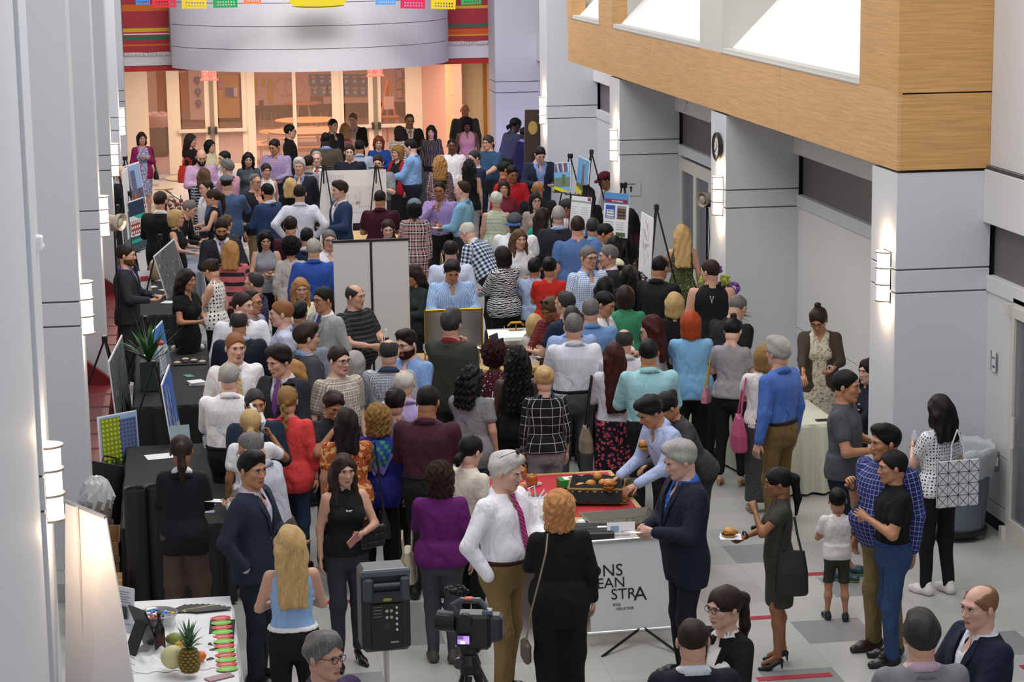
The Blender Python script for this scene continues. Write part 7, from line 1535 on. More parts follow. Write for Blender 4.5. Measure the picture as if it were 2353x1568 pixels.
r=held('portfolio_case','black portfolio case leaning against the red sofa','case',(-.72,21.3,.0),.9); B().box(-.3,.3,-.015,.015,.0,.85,0,Matrix.Rotation(-.28,4,'X')@Matrix.Rotation(.35,4,'Y'),.006).obj('case',mat('18181a',.5),r); B().tube([(-.1,0,.86),(-.08,-.01,.92),(.08,-.01,.92),(.1,0,.86)],.01,6,0,Matrix.Rotation(-.28,4,'X')@Matrix.Rotation(.35,4,'Y')).obj('handle',BLK,r)
for i,(x,y) in enumerate(((-.42,19.08),(-.24,19.12))):
    r=held('rolled_mat','%s of two upright black rolled foam tubes'%('left' if i==0 else 'right'),'roll',(x,y,0),0,'black rolled tubes'); v=[];n=60
    for z_ in(0,1.18):
        for k in range(n): a=k*.32;rr_=.095-.0011*k*.8; v.append((rr_*math.cos(a),rr_*math.sin(a),z_))
    B().lathe([(.06,.0),(.10,.0),(.10,1.15),(.095,1.17),(.08,1.16),(.06,1.0)],24).obj('outer_layer',mat('1b1b1e',.55,kind='noise',sc=40,bs=.1),r); B().lathe([(.02,.05),(.05,.05),(.05,1.14),(.035,1.15),(.02,1.0)],18).obj('inner_layer',mat('2a2a2e',.6),r)
# things on the left tables
def paper(x,y,lab,w=.14,h=.2,rz=0,c='e2e4e8',z=.763): q=held('paper',lab,'paper',(x,y,z),rz); B().box(-w/2,w/2,-h/2,h/2,0,.002).obj('sheet',mat(c,.6),q)
paper(-.20,21.9,'large white sheet on the first black table',.32,.22,.2); paper(.2,19.9,'light blue folded cards near the corner of the first black table',.16,.1,.3,'7fa0bd'); paper(.22,19.65,'second light blue card in front of the folded ones',.1,.08,-.1,'7fa0bd')
r=held('laptop','silver tablet easel standing on the first black table','tablet',(.0,22.1,.762),.2); B().box(-.1,.1,-.004,.004,0,.26,0,Matrix.Rotation(-.3,4,'X')).obj('panel',mat('8fa6b0',.2,.2),r); B().add([(-.08,.02,0),(.08,.02,0),(.08,-.12,0),(-.08,-.12,0),(-.08,.02,.003),(.08,.02,.003),(.08,-.12,.003),(-.08,-.12,.003)],[(4,7,6,5),(0,1,2,3)]).obj('base',PAP,r)
r=held('glass_jar','clear glass jar at the far end of the first black table','jar',(.28,22.2,.762)); B().lathe([(0,0),(.06,0),(.07,.1),(.065,.12),(.06,.1),(.05,.01),(0,.01)],18).obj('jar',mat('dfe6ea',.05,alpha=.4),r)
r=held('plant_vase','dark cube vase with palm leaves and a red flower on the snack table','plant',(-.32,25.2,.762)); B().box(-.11,.11,-.11,.11,0,.34,0,None,.01).obj('vase',mat('2f3d3c',.3),r)
PL=mat('2f5a2c',.6)
for i in range(60):
    a=i*2.4; e=.5+.9*((i*7)%13)/13; L_=.34+.2*((i*5)%7)/7; d=Vector((math.cos(a)*math.cos(e),math.sin(a)*math.cos(e),math.sin(e))); s_=Vector((-math.sin(a),math.cos(a),0))*(.025 if i%2 else .007); p0=Vector((0,0,.32)); m_=p0+d*L_*.6; t_=p0+d*L_*(1 if i%2 else 1.4)-Vector((0,0,.05)); B().add([p0-s_*.3,p0+s_*.3,m_+s_,m_-s_,t_],[(0,1,2,3),(3,2,4)]).obj('leaf',PL,r)
B().ell((.13,-.06,.55),(.05,.05,.03),10).obj('flower',mat('b9342a',.5),r)
r=held('cake_pops','row of pink and white cake balls on the snack table','cake pops',(.12,27.5,.762))
for i in range(5): B().ell((-.16+i*.085,0,.04),(.038,.038,.038),10).obj('ball',mat('d99ab0' if i%2 else 'e6d9dc',.4),r,smooth=True)
r=held('cookie_tray','black tray of dark cookies on the snack table','tray',(.14,26.7,.762)); B().box(-.2,.2,-.17,.17,0,.02,0,None,.006).obj('tray',BLK,r)
for i in range(12): B().ell((-.15+(i%4)*.1,-.1+(i//4)*.1,.03),(.045,.022,.018),8).obj('cookie',mat('cfc4b4' if i%3==0 else '3a2420',.6),r)
r=held('napkin_stack','stack of white napkins by the snack tray','napkins',(.2,25.4,.762),.1)
for i in range(6): B().box(-.09,.09,-.09,.09,i*.006,i*.006+.005,0,RZ(i*.05)).obj('napkin',PAP,r)
paper(.12,25.9,'green and teal card beside the napkin stack',.09,.16,.4,'3f8a78'); paper(-.38,27.3,'white cards at the left back of the snack table',.16,.1,.3)
for i,(x,y,c,l) in enumerate(((-.2,33.2,'e6e6ea','white leaflet nearest the owl ornament'),(-.36,32.6,'d8d8de','white leaflet at the left edge of the leaflet table'),(-.12,32.3,'e6e6ea','long white leaflet in the middle of the leaflet table'),(-.3,31.6,'b9504f','red and white leaflet on the leaflet table'),(-.1,31.2,'dfe0e6','white leaflet at the near end of the leaflet table'))): paper(x,y,l,.2,.16,.3*i,c)
r=held('owl_ornament','small brown and cream owl ornament on the leaflet table','ornament',(-.3,33.2,.762)); B().lathe([(0,0),(.07,.01),(.09,.1),(.075,.2),(.06,.26),(.03,.31),(0,.32)],16).obj('body',mat('a08a6a',.7,kind='noise',sc=40,bs=.4),r,smooth=True)
for s in(-1,1): B().ell((s*.075,.02,.12),(.03,.05,.1),8).obj('wing',mat('3a2418',.7),r,smooth=True)
B().ell((0,-.03,.27),(.045,.03,.04),10).obj('face',mat('c9bfa8',.7),r)
r=held('card_holder','white upright leaflet holder with a red picture by the charcoal suit','sign',(-.42,32.1,.762),.3); B().box(-.09,.09,-.004,.004,0,.32,0,Matrix.Rotation(-.15,4,'X')).obj('card',PAP,r); B().box(-.06,.06,-.012,-.008,.17,.24,0,Matrix.Rotation(-.15,4,'X')).obj('picture',mat('a8322c',.5),r)
r=held('steel_bottle','steel flask on the grey table','flask',(.16,35.3,.762)); B().lathe([(0,0),(.035,0),(.035,.17),(.02,.2),(.02,.23),(0,.23)],14).obj('flask',SS,r)
r=held('clear_bag','clear plastic bag on the grey table','bag',(.28,35.8,.762)); b=B(); b.ell((0,0,.11),(.12,.1,.12),10); b.obj('bag',mat('cfd3dc',.2,alpha=.7),r)
r=held('orchid','red orchid stems in a pot beyond the black-suited man','plant',(-.02,38.5,.0)); B().lathe([(0,.0),(.12,0),(.14,.5),(0,.5)],14).obj('pot',mat('3a3c3a',.5),r)
for k in range(3):
    B().tube([(0,0,.5),(.05+.05*k,0,1.0),(.12*k-.05,0,1.3+.05*k)],.008,5).obj('stem',PL,r)
    for i in range(5): B().ell((.12*k-.05+.05*math.sin(i*2),0,1.3-.07*i),(.04,.02,.035),8).obj('flower',mat('7a2f34',.6),r)
# back round tables and food
for (x,y,rad,l) in((.62,47.0,.72,'round pale table beside the glass door at the left'),(1.5,45.3,.6,'round pale table hidden among people at the back left')):
    t=empty('round_table',(x,y,0),l,'table'); B().lathe([(0,.72),(rad,.72),(rad+.01,.735),(rad,.75),(0,.75)],36).obj('tabletop',mat('dcc08e',.5),t); B().tube([(0,0,.72),(0,0,0)],.04).obj('leg',METAL,t)
    for i in range(4): a=PI/4+i*PI/2; B().lathe([(0,.43),(.2,.43),(.2,.45),(0,.45)],18,0,TR(math.cos(a)*(rad+.35),math.sin(a)*(rad+.35),0)).obj('seat',mat('dcc08e',.5),t); B().tube([(math.cos(a)*(rad+.35),math.sin(a)*(rad+.35),.43),(math.cos(a)*.3,math.sin(a)*.3,.1)],.02,6).obj('arm',METAL,t)
cloth_table(5.1,6.2,46.6,47.6,.76,mat('3a3733',.85),'dark-clothed food table in front of the right glass doors')
for i,(x,y,l) in enumerate(((5.35,46.9,'white foam bowl stack on the dark food table'),(5.85,47.1,'white foam cup stack on the dark food table'))):
    q=held('foam_bowls',l,'bowls',(x,y,.762)); 
    for k in range(4): B().lathe([(0,k*.03),(.06,k*.03),(.09,k*.03+.05),(.0,k*.03+.05)],16).obj('bowl',mat('e9e0d2',.6),q)
q=held('serving_plate','large plate of food on the dark food table','plate',(5.6,46.9,.762)); B().lathe([(0,0),(.12,0),(.17,.02),(0,.015)],20).obj('plate',mat('e9e0d2',.5),q)
for i in range(6): B().ell((RR.uniform(-.09,.09),RR.uniform(-.09,.09),.03),(.035,.025,.02),8).obj('bite',mat('c98a3c',.5),q)
t=empty('cocktail_table',(5.45,35.0,0),'small high round table with cups beside the leaning man in navy','table'); B().lathe([(0,1.0),(.26,1.0),(.27,1.01),(.26,1.02),(0,1.02)],24).obj('tabletop',mat('c9c9cc',.3),t); B().tube([(0,0,1),(0,0,.05)],.03).obj('pole',SS,t); B().lathe([(0,0),(.2,0),(.2,.02),(0,.05)],20).obj('base',SS,t)
q=held('cups','stack of white cups on the high round table','cups',(5.5,35.0,1.021)); 
for k in range(3): B().lathe([(0,k*.02),(.03,k*.02),(.04,k*.02+.08),(0,k*.02+.075)],12).obj('cup',PAP,q)
q=held('bottle','clear bottle standing on the high round table','bottle',(5.38,35.05,1.021)); B().lathe([(0,0),(.03,0),(.03,.15),(.012,.19),(.012,.24),(0,.24)],12).obj('bottle',mat('cfd3d6',.1,alpha=.6),q)
# ---- loudspeaker and video camera near the lens side ----
p=Yp(888,1405,12.9); r=empty('loudspeaker',(p.x,12.9,p.z),'black portable loudspeaker on a pole seen from behind','loudspeaker',.06); SK=mat('1b1c20',.45,kind='noise',sc=90,bs=.1)
B().box(-.15,.15,0,.22,-.26,.26,0,None,.025).obj('cabinet',SK,r); B().box(-.15,.15,-.02,.02,.215,.265,0,None,.012).obj('top_lip',mat('4b515a',.35),r)
for s in(-1,1): B().box(s*.11-.03,s*.11+.03,-.05,.0,.07,.22,0,None,.014).obj('shoulder',mat('3a3f47',.35),r)
B().box(-.085,.085,-.055,-.03,.165,.19,0,None,.008).obj('handle',mat('4b515a',.3),r); B().box(-.10,.10,-.04,.0,.06,.13,0,None,.012).obj('recess',mat('26282c',.5),r); B().ell((0,-.045,.085),(.03,.004,.012),14).obj('badge',mat('8a8a2c',.4),r); B().box(-.095,.095,-.012,0,-.24,.05,0,None,.003).obj('control_panel',BLK,r)
for i in range(5): B().lathe([(0,0),(.008,0),(.007,.014),(0,.014)],10,0,TR(.06,-.012,.025-i*.035)@Matrix.Rotation(PI/2,4,'X')).obj('knob',mat('d9d9dc',.3),r)
for i in range(4): B().lathe([(.004,0),(.010,0),(.010,.006),(.004,.006)],12,0,TR(.0+(i%2)*.028,-.012,.005-(i//2)*.04)@Matrix.Rotation(PI/2,4,'X')).obj('jack',mat('b9b09a',.3,.6),r)
B().lathe([(0,0),(.022,0),(.022,.004),(0,.004)],16,0,TR(.0,-.012,-.09)@Matrix.Rotation(PI/2,4,'X')).obj('socket',mat('2c2c30',.4),r); B().box(.02,.07,-.014,-.012,-.2,-.19).obj('print',mat('9a9a9e',.5),r)
for i in range(4): B().box(-.08,-.03,-.014,-.012,.03-i*.02,.033-i*.02).obj('print',mat('8a8a8e',.5),r)
q=empty('speaker_pole',(p.x+.0,13.0,0),'pale tripod pole holding up the loudspeaker','pole'); B().tube([(0,0,.9),(0,0,p.z-.26)],.018,10).obj('upper_tube',mat('cfcac2',.35,.5),q); B().tube([(0,0,.3),(0,0,.95)],.022,10).obj('lower_tube',mat('cfcac2',.35,.5),q)
for i in range(3): a=.6+i*2.1; B().tube([(0,0,.85),(math.cos(a)*.5,math.sin(a)*.5,.02)],.014,6).obj('leg',BLKM,q)
p=Yp(1080,1440,12.8); r=empty('video_camera',(p.x,12.8,p.z),'black professional video camera on a tripod with a lit screen','video camera',-.25); VB=mat('1a1b1f',.4)
B().box(-.08,.13,-.07,.08,-.13,.09,0,None,.02).obj('body',VB,r); B().box(.10,.20,-.05,.07,-.09,.08,0,None,.02).obj('battery',mat('2b2d33',.4),r); B().tube([(-.07,.0,.06),(-.10,.0,.14),(-.05,0,.165),(.06,0,.165),(.10,0,.12)],.02,8).obj('top_handle',mat('4a4e55',.35),r)
B().tube([(-.08,.02,.02),(-.20,.05,.02)],[.06,.065],16).obj('lens_hood',BLK,r); B().lathe([(.0,-.02),(.042,-.02),(.046,.0),(.04,.02),(.0,.02)],18,0,TR(-.02,-.08,.065)@Matrix.Rotation(PI/2,4,'X')).obj('eyepiece',VB,r)
B().box(-.07,.01,-.098,-.09,-.085,-.025).obj('screen_frame',BLK,r); B().box(-.066,.006,-.101,-.098,-.08,-.03).obj('screen',mat('9a7fd6',.4,emit=1.2),r)
for (x0,x1,z0,z1,c) in((-.066,-.03,-.05,-.03,'6a4a8a'),(-.05,-.02,-.08,-.06,'d9d0f0'),(-.02,.004,-.07,-.045,'c98ac9')): B().box(x0,x1,-.1025,-.101,z0,z1).obj('screen_image',mat(c,.4,emit=1),r)
B().box(.08,.14,-.05,.02,.085,.115,0,None,.006).obj('wireless_receiver',mat('5f6a78',.3,.4),r); B().box(-.03,.02,-.03,.02,.17,.185,0,None,.005).obj('orange_tag',mat('c9502a',.5),r); b=B()
for i in range(40): a=RR.uniform(0,2*PI);u=RR.uniform(-1,1);b.ell((-.09+.07*math.sqrt(1-u*u)*math.cos(a),.08+.03*math.sqrt(1-u*u)*math.sin(a),.20+.028*u),(.014,.014,.014),6)
o=b.obj('fur_windscreen',BLK,r); o['kind']='stuff'
q=empty('camera_tripod',(p.x,12.85,0),'black fluid-head tripod under the video camera','tripod',-.25); B().lathe([(0,0),(.06,0),(.07,.06),(.05,.12),(.07,.14),(.07,.17),(0,.17)],16,0,TR(0,0,p.z-.13-.18)).obj('fluid_head',VB,q); B().lathe([(0,0),(.035,0),(.035,.03),(0,.03)],16,0,TR(-.06,-.02,p.z-.24)@Matrix.Rotation(PI/2,4,'X')).obj('pan_lock',mat('3a3c40',.3),q); B().box(-.08,.08,-.05,.06,p.z-.145,p.z-.13).obj('mount_plate',mat('3a3c42',.4),q)
B().tube([(.04,-.06,p.z-.2),(.2,-.28,p.z-.42)],.012,8).obj('pan_bar',BLK,q); B().tube([(.17,-.24,p.z-.38),(.24,-.34,p.z-.47)],.018,8).obj('grip',mat('26262a',.7),q)
for i in range(3): a=.4+i*2.1; B().tube([(math.cos(a)*.04,math.sin(a)*.04,p.z-.32),(math.cos(a)*.55,math.sin(a)*.55,.02)],[.025,.016],8).obj('leg',BLKM,q)
# ---- things people hold or carry ----
PLT=mat('e6e6ea',.4)
def plate_at(key,side,lab,food='c98a3c',dz=.03,rad=.09,paperc=None):
    p,y,n=HP[key][side]; c=p+y*.05; r=empty('plate',(c.x,c.y,c.z+dz),lab,'plate'); B().lathe([(0,0),(rad*.6,0),(rad,.012),(rad*.98,.015),(rad*.6,.005),(0,.004)],20).obj('plate',PLT,r)
    if paperc: B().add([(-.1,-.07,.016),(.07,-.1,.014),(.1,.06,.016),(-.06,.1,.018)],[(0,1,2,3)]).obj('napkin',mat(paperc,.7),r)
    for i in range(4): B().ell((RR.uniform(-.04,.04),RR.uniform(-.04,.04),.03+.006*i),(.032,.026,.018),8).obj('food',mat(food if i%2==0 else 'a8642c',.5,kind='noise',sc=40,bs=.3),r,smooth=True)
    return r
def burger_at(key,side,lab,off=(0,0,.05),sc=1.0):
    p,y,n=HP[key][side]; c=p+y*.06; r=empty('burger',(c.x+off[0],c.y+off[1],c.z+off[2]),lab,'burger'); r.scale=(sc,)*3
    B().lathe([(0,0),(.045,0),(.05,.012),(.048,.018),(0,.018)],16).obj('bottom_bun',BUN,r,smooth=True); B().lathe([(0,.018),(.05,.018),(.052,.028),(.05,.034),(0,.034)],16).obj('patty',mat('5a3a26',.7),r); B().box(-.045,.045,-.045,.045,.034,.037).obj('cheese',mat('d99a2c',.5),r); B().lathe([(0,.037),(.05,.037),(.05,.05),(.035,.068),(0,.074)],16).obj('top_bun',BUN,r,smooth=True)
plate_at('olive_dress','R','clear plate and blue-printed napkin in the hand of the woman in the olive dress',paperc='dfe4f0'); burger_at('olive_dress','R','burger on the plate of the woman in the olive dress')
plate_at('grey_tee','R','plate held by the man in the charcoal T-shirt',paperc='dfe4f0'); burger_at('grey_tee','R','burger on the plate of the man in the charcoal T-shirt')
plate_at('lavender_eat','L','plate of snacks held by the man in the lavender shirt'); plate_at('aqua_left','R','small plate held by the man in the aqua shirt'); plate_at('grey_sleeveless','R','plate of food held by the woman in the grey sleeveless top'); plate_at('polka_dots','L','plate with a cup held by the woman with polka dots','e0c4a8')
plate_at('zebra','L','plate of food held by the woman in zebra print','b0522c'); plate_at('peach_suit','L','plate of napkins held by the man in the peach shirt','e6e6ea'); plate_at('light_blue_big','R','plate held by the big man in the light blue shirt'); plate_at('rust_serving','L','plate with napkins held by the rust-striped woman','e6dcc9'); plate_at('red_vneck','L','small bowl held by the man in the red V-neck','e6e6ea',rad=.07)
burger_at('olive_blazer','R','sandwich held to the mouth of the man in the olive blazer',(0,0,-.02)); burger_at('server_dark','L','bun sandwich held out by the helper over the red cloth',(0,0,.02),1.1); burger_at('server_blue','R','bun sandwich handed over by the young server in pale blue',(0,0,.0),1.1)
def cup_at(key,side,lab,c='e9e6e2'):
    p,y,n=HP[key][side]; c_=p+y*.03; r=empty('cup',(c_.x,c_.y,c_.z-.02),lab,'cup'); B().lathe([(0,0),(.025,0),(.035,.08),(.033,.08),(.023,.005),(0,.005)],14).obj('cup',mat(c,.4),r); B().tube([(0,0,.02),(.02,0,.15)],.004,5).obj('straw',PAP,r)
cup_at('grey_sweater','L','clear cup with a spoon held by the woman with long curls'); cup_at('black_dress','L','small white cup held by the woman in the black dress'); cup_at('eater_youth','L','clear cup with food held by the dark-haired youth','e0c090'); cup_at('polo_bottle','R','paper cup in the near hand of the man in the striped polo','d9b98a')
p,y,n=HP['polo_bottle']['L']; r=empty('water_bottle',(p.x+.02,p.y-.02,p.z-.04),'clear water bottle with a dark label held by the man in the striped polo','bottle'); B().lathe([(0,0),(.032,0),(.033,.06),(.030,.08),(.033,.10),(.033,.15),(.015,.19),(.013,.21),(0,.21)],16).obj('bottle',mat('dfe6ec',.05,alpha=.45),r,smooth=True); B().lathe([(.0335,.065),(.0335,.13)],16).obj('label_wrap',mat('2c3440',.5),r); B().lathe([(0,.205),(.015,.205),(.015,.225),(0,.225)],10).obj('cap',PAP,r)
p,y,n=HP['tote_dots']['L']; r=empty('water_bottle',(p.x,p.y,p.z-.1),'clear water bottle held by the woman with the geometric tote','bottle'); B().lathe([(0,0),(.032,0),(.033,.15),(.015,.19),(.013,.21),(0,.21)],16).obj('bottle',mat('dfe6ec',.05,alpha=.45),r,smooth=True); B().lathe([(.0335,.05),(.0335,.10)],16).obj('label_wrap',mat('3a4a50',.5),r)
def sheet_at(key,side,lab,w=.12,h=.17,c='e6e8ec',cat='paper',rx=.3,off=(0,0,.02)):
    p,y,n=HP[key][side]; c_=p+y*.07; r=empty('paper',(c_.x+off[0],c_.y+off[1],c_.z+off[2]),lab,cat,math.atan2(y.y,y.x)-PI/2); B().box(-w/2,w/2,-.02,h-.02,0,.003,0,Matrix.Rotation(rx,4,'X')).obj('sheet',mat(c,.6),r)
sheet_at('paper_wave','R','folded white paper raised by the blond ponytailed woman',.12,.2,rx=1.1); sheet_at('stripe_bend','R','white note the bent grey-haired man is writing on',.1,.16,rx=.1); sheet_at('navy_silver','R','white card in the hands of the silver-haired man',.1,.16,rx=.2); sheet_at('shadow_woman','L','silver tablet held by the woman right of the white panels',.16,.22,'a9adb5',rx=.5); sheet_at('purple_check','L','white paper held by the man in the purple check',.1,.16,rx=-1.2); sheet_at('black_shirt','L','white program held by the black-haired man in black',.1,.16,rx=-1.0)
p,y,n=HP['black_vtop']['L']; r=empty('phone',(p.x-.02,p.y-.03,p.z-.02),'rose gold phone in the hand of the woman with the clutch','phone',.6); B().box(-.035,.035,-.005,.005,-.07,.07,0,Matrix.Rotation(1.0,4,'Y'),.003).obj('case',mat('b07a78',.3,.3),r)
def bag(key,side,kind,col,lab,w=.3,h=.26,d=.12,off=(.0,0,0),strap=True,drop=.45,extra=None,z=None):
    """bag hanging on a strap from the shoulder of its owner"""
    q=HP[key]; s=q['s']; sd=1 if side=='L' else -1; wdx=.215+off[0]
    M_=q['M']; loc=M_@Vector((sd*wdx*s,off[1]*s,(z if z else 1.36-drop)*s)); r=empty('handbag',loc,lab,'bag',q['root'].rotation_euler.z)
    v=[];n=20;m=mat(col,.5,kind='leather',sc=30,bs=.1)
    for t,(fw,fd) in((0,(.92,.9)),(.06,(1,1)),(.5,(.97,.9)),(.9,(.8,.45)),(1,(.76,.35))):
        for k in range(n): a=2*PI*k/n; cx=abs(math.cos(a))**.6*math.copysign(1,math.cos(a)); sy_=abs(math.sin(a))**.7*math.copysign(1,math.sin(a)); v.append((sy_*d/2*fd,cx*w/2*fw,-h+h*t))
    B().add(v,[(i*n+k,i*n+(k+1)%n,(i+1)*n+(k+1)%n,(i+1)*n+k) for i in range(4) for k in range(n)]+[tuple(range(n))[::-1],tuple(range(4*n,5*n))]).obj('bag_body',m,r,smooth=False)
    if strap:
        tp=(1.40-(z if z else 1.36-drop))*s
        for q_ in(-1,1): B().tube([(0,q_*w*.3,-.02),(-sd*.03,q_*w*.18,tp*.55),(-sd*.065,q_*.03,tp+.03)],.010,6).obj('strap',mat(extra or col,.5),r)
    else:
        for q_ in(-1,1): B().tube([(q_*d*.2,-w*.2,-.02),(q_*d*.25,-w*.18,.10),(q_*d*.25,0,.16),(q_*d*.25,w*.18,.10),(q_*d*.2,w*.2,-.02)],.009,6).obj('handle',mat(col,.5),r)
    return r
bag('pink_bag_lady','L','t','b04a72','large pink leather shoulder bag of the woman in the white tee',.40,.34,.17,(.05,.05,0),True,.34)
bag('olive_dress','L','t','121214','black leather shoulder bag of the woman in the olive dress',.28,.36,.13,(.01,.08,0),True,.22)
bag('coral_braid','L','t','3a2a1f','dark brown monogram tote beside the coral blouse',.30,.30,.15,(.12,.02,0),True,.42)
bag('long_red','L','t','8a7a68','snakeskin handbag of the woman with long red hair',.28,.26,.14,(.08,.02,0),True,.46,'1a1416')
bag('floral_back','R','t','1c1a20','black handbag of the woman in the orange patterned blouse',.26,.22,.12,(.10,.0,0),True,.58)
bag('purple_sweater','L','t','b0a68a','cream and straw handbag of the woman in the purple sweater',.34,.26,.16,(.08,-.16,0),False,.5,z=.96)
bag('top_knot','L','t','b87a8a','small pink handbag with a gold strap of the woman with the top knot',.20,.16,.09,(.06,.0,0),True,.30,'a8904a')
bag('magenta','L','t','1c1616','small black bag of the woman in the magenta cardigan',.2,.18,.1,(.04,-.05,0),True,.4)
bag('brown_black','L','t','c42318','bright red handbag beside the woman in black by the glass door',.42,.34,.18,(.12,-.05,0),False,.5,z=.95).location=Yp(430,381,44.9)
q=HP['black_ginger']; M_=q['M']; s=q['s']; r=empty('handbag',M_@Vector((.27*s,.02,.62*s)),'taupe strap bag of the strawberry blond woman in black','bag',q['root'].rotation_euler.z); B().box(-.03,.03,-.1,.1,-.16,0,0,None,.02).obj('bag_body',mat('5a5048',.5),r); B().tube([(-.0,0,0),(-.03,.13,.30),(-.08,.20,.55),(-.13,.19,.74),(-.16,.10,.86)],.007,6).obj('strap',mat('8a7a68',.4),r)
# clutch under the arm
q=HP['black_vtop']; M_=q['M']; s=q['s']; r=empty('clutch',M_@Vector((.20*s,-.10*s,1.12*s)),'black quilted clutch under the arm of the woman in the V-neck','bag',q['root'].rotation_euler.z+.3); b=B()
for i in range(4):
    for j in range(3): b.box(-.12+i*.06,-.062+i*.06,-.02,.02,-.09+j*.06,-.032+j*.06,0,None,.012)
b.obj('quilted_panel',mat('17171a',.4),r); B().box(-.12,.12,-.015,.015,-.09,.09,0,None,.01).obj('body',mat('141416',.45),r)
# geometric tote
q=HP['tote_dots']; M_=q['M']; s=q['s']; r=empty('tote_bag',M_@Vector((-.01*s,.23*s,1.03*s)),'white tote with black triangle lines carried by the woman with polka dots','bag',-PI/2+.12); w2,h2=.20,.21
B().box(-.012,.012,-w2,w2,-h2,h2,0,None,.004).obj('panel',mat('dcdce0',.3),r); ln=B(); k=4
g=[(-w2+2*w2*i/k,-h2+2*h2*j/k) for i in range(k+1) for j in range(k+1)]
for i in range(k):
    for j in range(k):
        a_=g[i*(k+1)+j];b2=g[(i+1)*(k+1)+j];c2=g[(i+1)*(k+1)+j+1];d2=g[i*(k+1)+j+1];m2=((a_[0]+c2[0])/2,(a_[1]+c2[1])/2)
        for u,v_ in((a_,c2),(b2,d2),(a_,b2),(a_,d2)):
            for xx in(-.0135,.0135): ln.tube([(xx,*u),(xx,*v_)],.0022,4)
ln.obj('seam_lines',mat('1c1c20',.5),r)
for i in(-1,1): B().tube([(0,i*.07,h2),(-.03,i*.05,h2+.14),(-.07,0.02,h2+.26)],.007,6).obj('handle',mat('d0d0d4',.4),r)
# scarf, lanyard, necklace, mark: children of their wearers
def on(key): return HP[key]['root'],HP[key]['s']
rt,s=on('scarf_curly'); b=B(); v=[];n=9
for i in range(n+1):
    for j in range(n+1):
        u=-1+2*i/n; t=j/n; x=u*.20*(1-t*.80); z=1.46-t*.30-.05*abs(u); y=.13+.03*math.sin(t*3)-.10*u*u*(1-t)+.012*math.sin(i*2+j); v.append((x*s,y*s,z*s))
f=[(i*(n+1)+j,(i+1)*(n+1)+j,(i+1)*(n+1)+j+1,i*(n+1)+j+1) for i in range(n) for j in range(n)]
mi=[{0:0,1:1,2:0,3:2,4:1}[min(4,int(min(j,8-j//2,4)))] if True else 0 for i in range(n) for j in range(n)]
o=obj('scarf',mesh('scarf',v,f,[mat('2a4a9a',.5),mat('3fa06a',.5),mat('8a78c4',.5)],[(2 if (j>=n-2 or i in(0,n-1)) else (1 if (i+j)%3==0 else 0)) for i in range(n) for j in range(n)],True),rt); o['label']='blue, green and lilac silk scarf'
rt,s=on('server_blue')
rt,s=on('black_vtop'); b=B()
for i in range(13): a=-1.1+2.2*i/12; b.ell((.065*math.sin(a)*s,(-.075-.045*math.cos(a))*s,(1.40-.035*math.cos(a))*s),(.008,.006,.008),6)
b.obj('necklace',mat('d0d0d4',.2,.7),rt)
rt,s=on('black_vest'); b=B(); b.tube([(-.015*s,.155*s,1.38*s),(0,.157*s,1.30*s),(.02*s,.155*s,1.385*s)],.006,5); b.obj('white_mark',mat('d9d9dc',.6),rt)
rt,s=on('lanyard_back'); b=B(); b.tube([(.075*math.cos(t)*s,(.012+.075*math.sin(t))*s,(1.505-.012*math.sin(t))*s) for t in[2*PI*i/20 for i in range(21)]],.004,5,cap=False); b.obj('lanyard',mat('a8232c',.6),rt)
rt,s=on('white_tie')
HMt=HP['white_tie']['head']; Wi=(TR(rt.location)@RZ(rt.rotation_euler.z)).inverted()
o=obj('sunglasses',GLM,rt); o.matrix_local=Wi@HMt@TR(0,.03,.095)@Matrix.Rotation(-.6,4,'X')@Matrix.Scale(1.15,4)
b=B()
for sd in(-1,1): b.ell((sd*.031,-.109,.012),(.023,.003,.017),10)
o=b.obj('lens',mat('15120f',.1),o,smooth=True)
rt,s=on('black_tee'); b=B(); b.tube([(.30*s,.0,.80*s),(.30*s,-.01,.70*s)],.004,5)
b=B(); 
for i,z_ in enumerate((.78,.70)): b.ell((-.0,.0,z_),(.006,.026,.032),10)
# patches
rt,s=on('officer'); b=B(); b.ell((.235*s,-.03*s,1.30*s),(.012,.035,.045),12); o=b.obj('shoulder_patch',mat('a8322c',.6),rt); b=B(); b.ell((.243*s,-.03*s,1.30*s),(.010,.022,.03),12); b.obj('patch_center',mat('c9a83a',.6),rt)
rt,s=on('bald_logo'); B().ell((0,.135*s,1.28*s),(.085,.015,.085),18).obj('emblem_ring',mat('b9b4aa',.7),rt); B().ell((0,.142*s,1.28*s),(.06,.015,.06),18).obj('emblem_center',mat('7a241c',.7),rt)
rt,s=on('seated_right'); B().box(-.045,.045,-.135,-.13,1.22-.43,1.29-.43).obj('name_tag',PAP,rt)

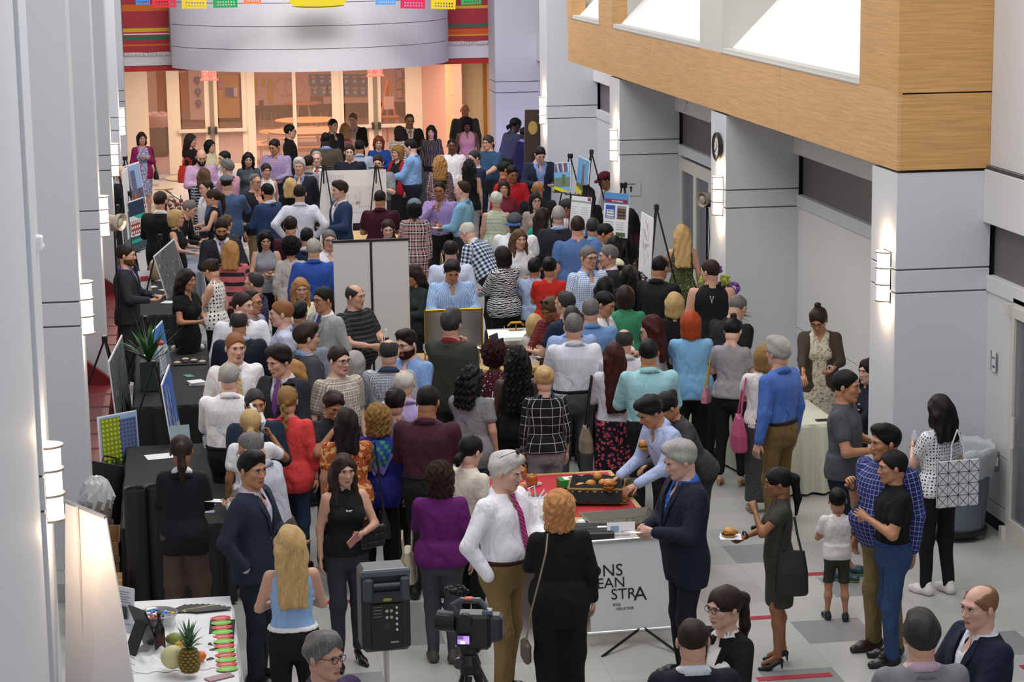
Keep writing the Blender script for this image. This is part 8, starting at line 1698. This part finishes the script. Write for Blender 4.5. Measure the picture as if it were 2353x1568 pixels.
def wrist(key,side,c,nm,rad=.031,th=.008,off=.10,n=1):
    q=HP[key];p,y,nn=q[side]; rt=q['root']; Wi=(TR(rt.location)@RZ(rt.rotation_euler.z)).inverted(); y=Vector(y).normalized(); a=y.cross(Vector((0,0,1))).normalized() if abs(y.z)<.95 else Vector((1,0,0)); b_=a.cross(y)
    b=B()
    for k in range(n): c0=Vector(p)-y*(off+k*.014); b.tube([c0+a*rad*math.cos(t)+b_*rad*math.sin(t) for t in[2*PI*i/14 for i in range(15)]],th,5,0,Wi,cap=False)
    if nm=='watch': c0=Vector(p)-y*off-Vector(nn)*(rad+.004); b.ell(c0,(.016,.016,.010),8,0,Wi)
    b.obj(nm,mat(c,.3,.2),rt,smooth=True)
wrist('olive_dress','R','1c1e22','watch'); wrist('black_tee','R','2a2220','watch'); wrist('lavender_eat','L','141416','watch'); wrist('polka_dots','L','b9b0a4','watch'); wrist('brown_cardi','L','d9c9c0','watch'); wrist('tote_dots','L','8a3a2c','watch'); wrist('pointing','L','8d8f94','watch'); wrist('paper_wave','L','b08a3a','bracelets',.033,.006,.09,4)
q=HP['server_blue']; rt=q['root']; Wi=(TR(rt.location)@RZ(rt.rotation_euler.z)).inverted(); T_=q['T']; b=B(); pts=[(-.13,-.10,1.36),(-.12,.0,1.475),(-.07,.10,1.44),(.0,.150,1.33),(.08,.150,1.20),(.15,.10,1.10)]
v=[];
for x,y,z in pts:
    for d in(-.03,.03): v.append(Wi@Vector(T_((x+d*.8,y,z+d*.7))))
    
b.add(v,[(i*2,i*2+1,i*2+3,i*2+2) for i in range(5)]); b.obj('sling_strap',mat('23262e',.7),rt)
b=B()
for i in range(5):
    for k in range(4):
        t=(k+.2)/4; t2=(k+.55)/4; A0=Vector(v[i*2]).lerp(Vector(v[i*2+2]),t);A1=Vector(v[i*2]).lerp(Vector(v[i*2+2]),t2);C0=Vector(v[i*2+1]).lerp(Vector(v[i*2+3]),t);C1=Vector(v[i*2+1]).lerp(Vector(v[i*2+3]),t2); o_=Vector((0,.003,.003)); b.add([A0+o_,A1+o_,C1+o_,C0+o_],[(0,1,2,3)])
b.obj('sling_stripes',mat('d9dbe0',.7),rt)
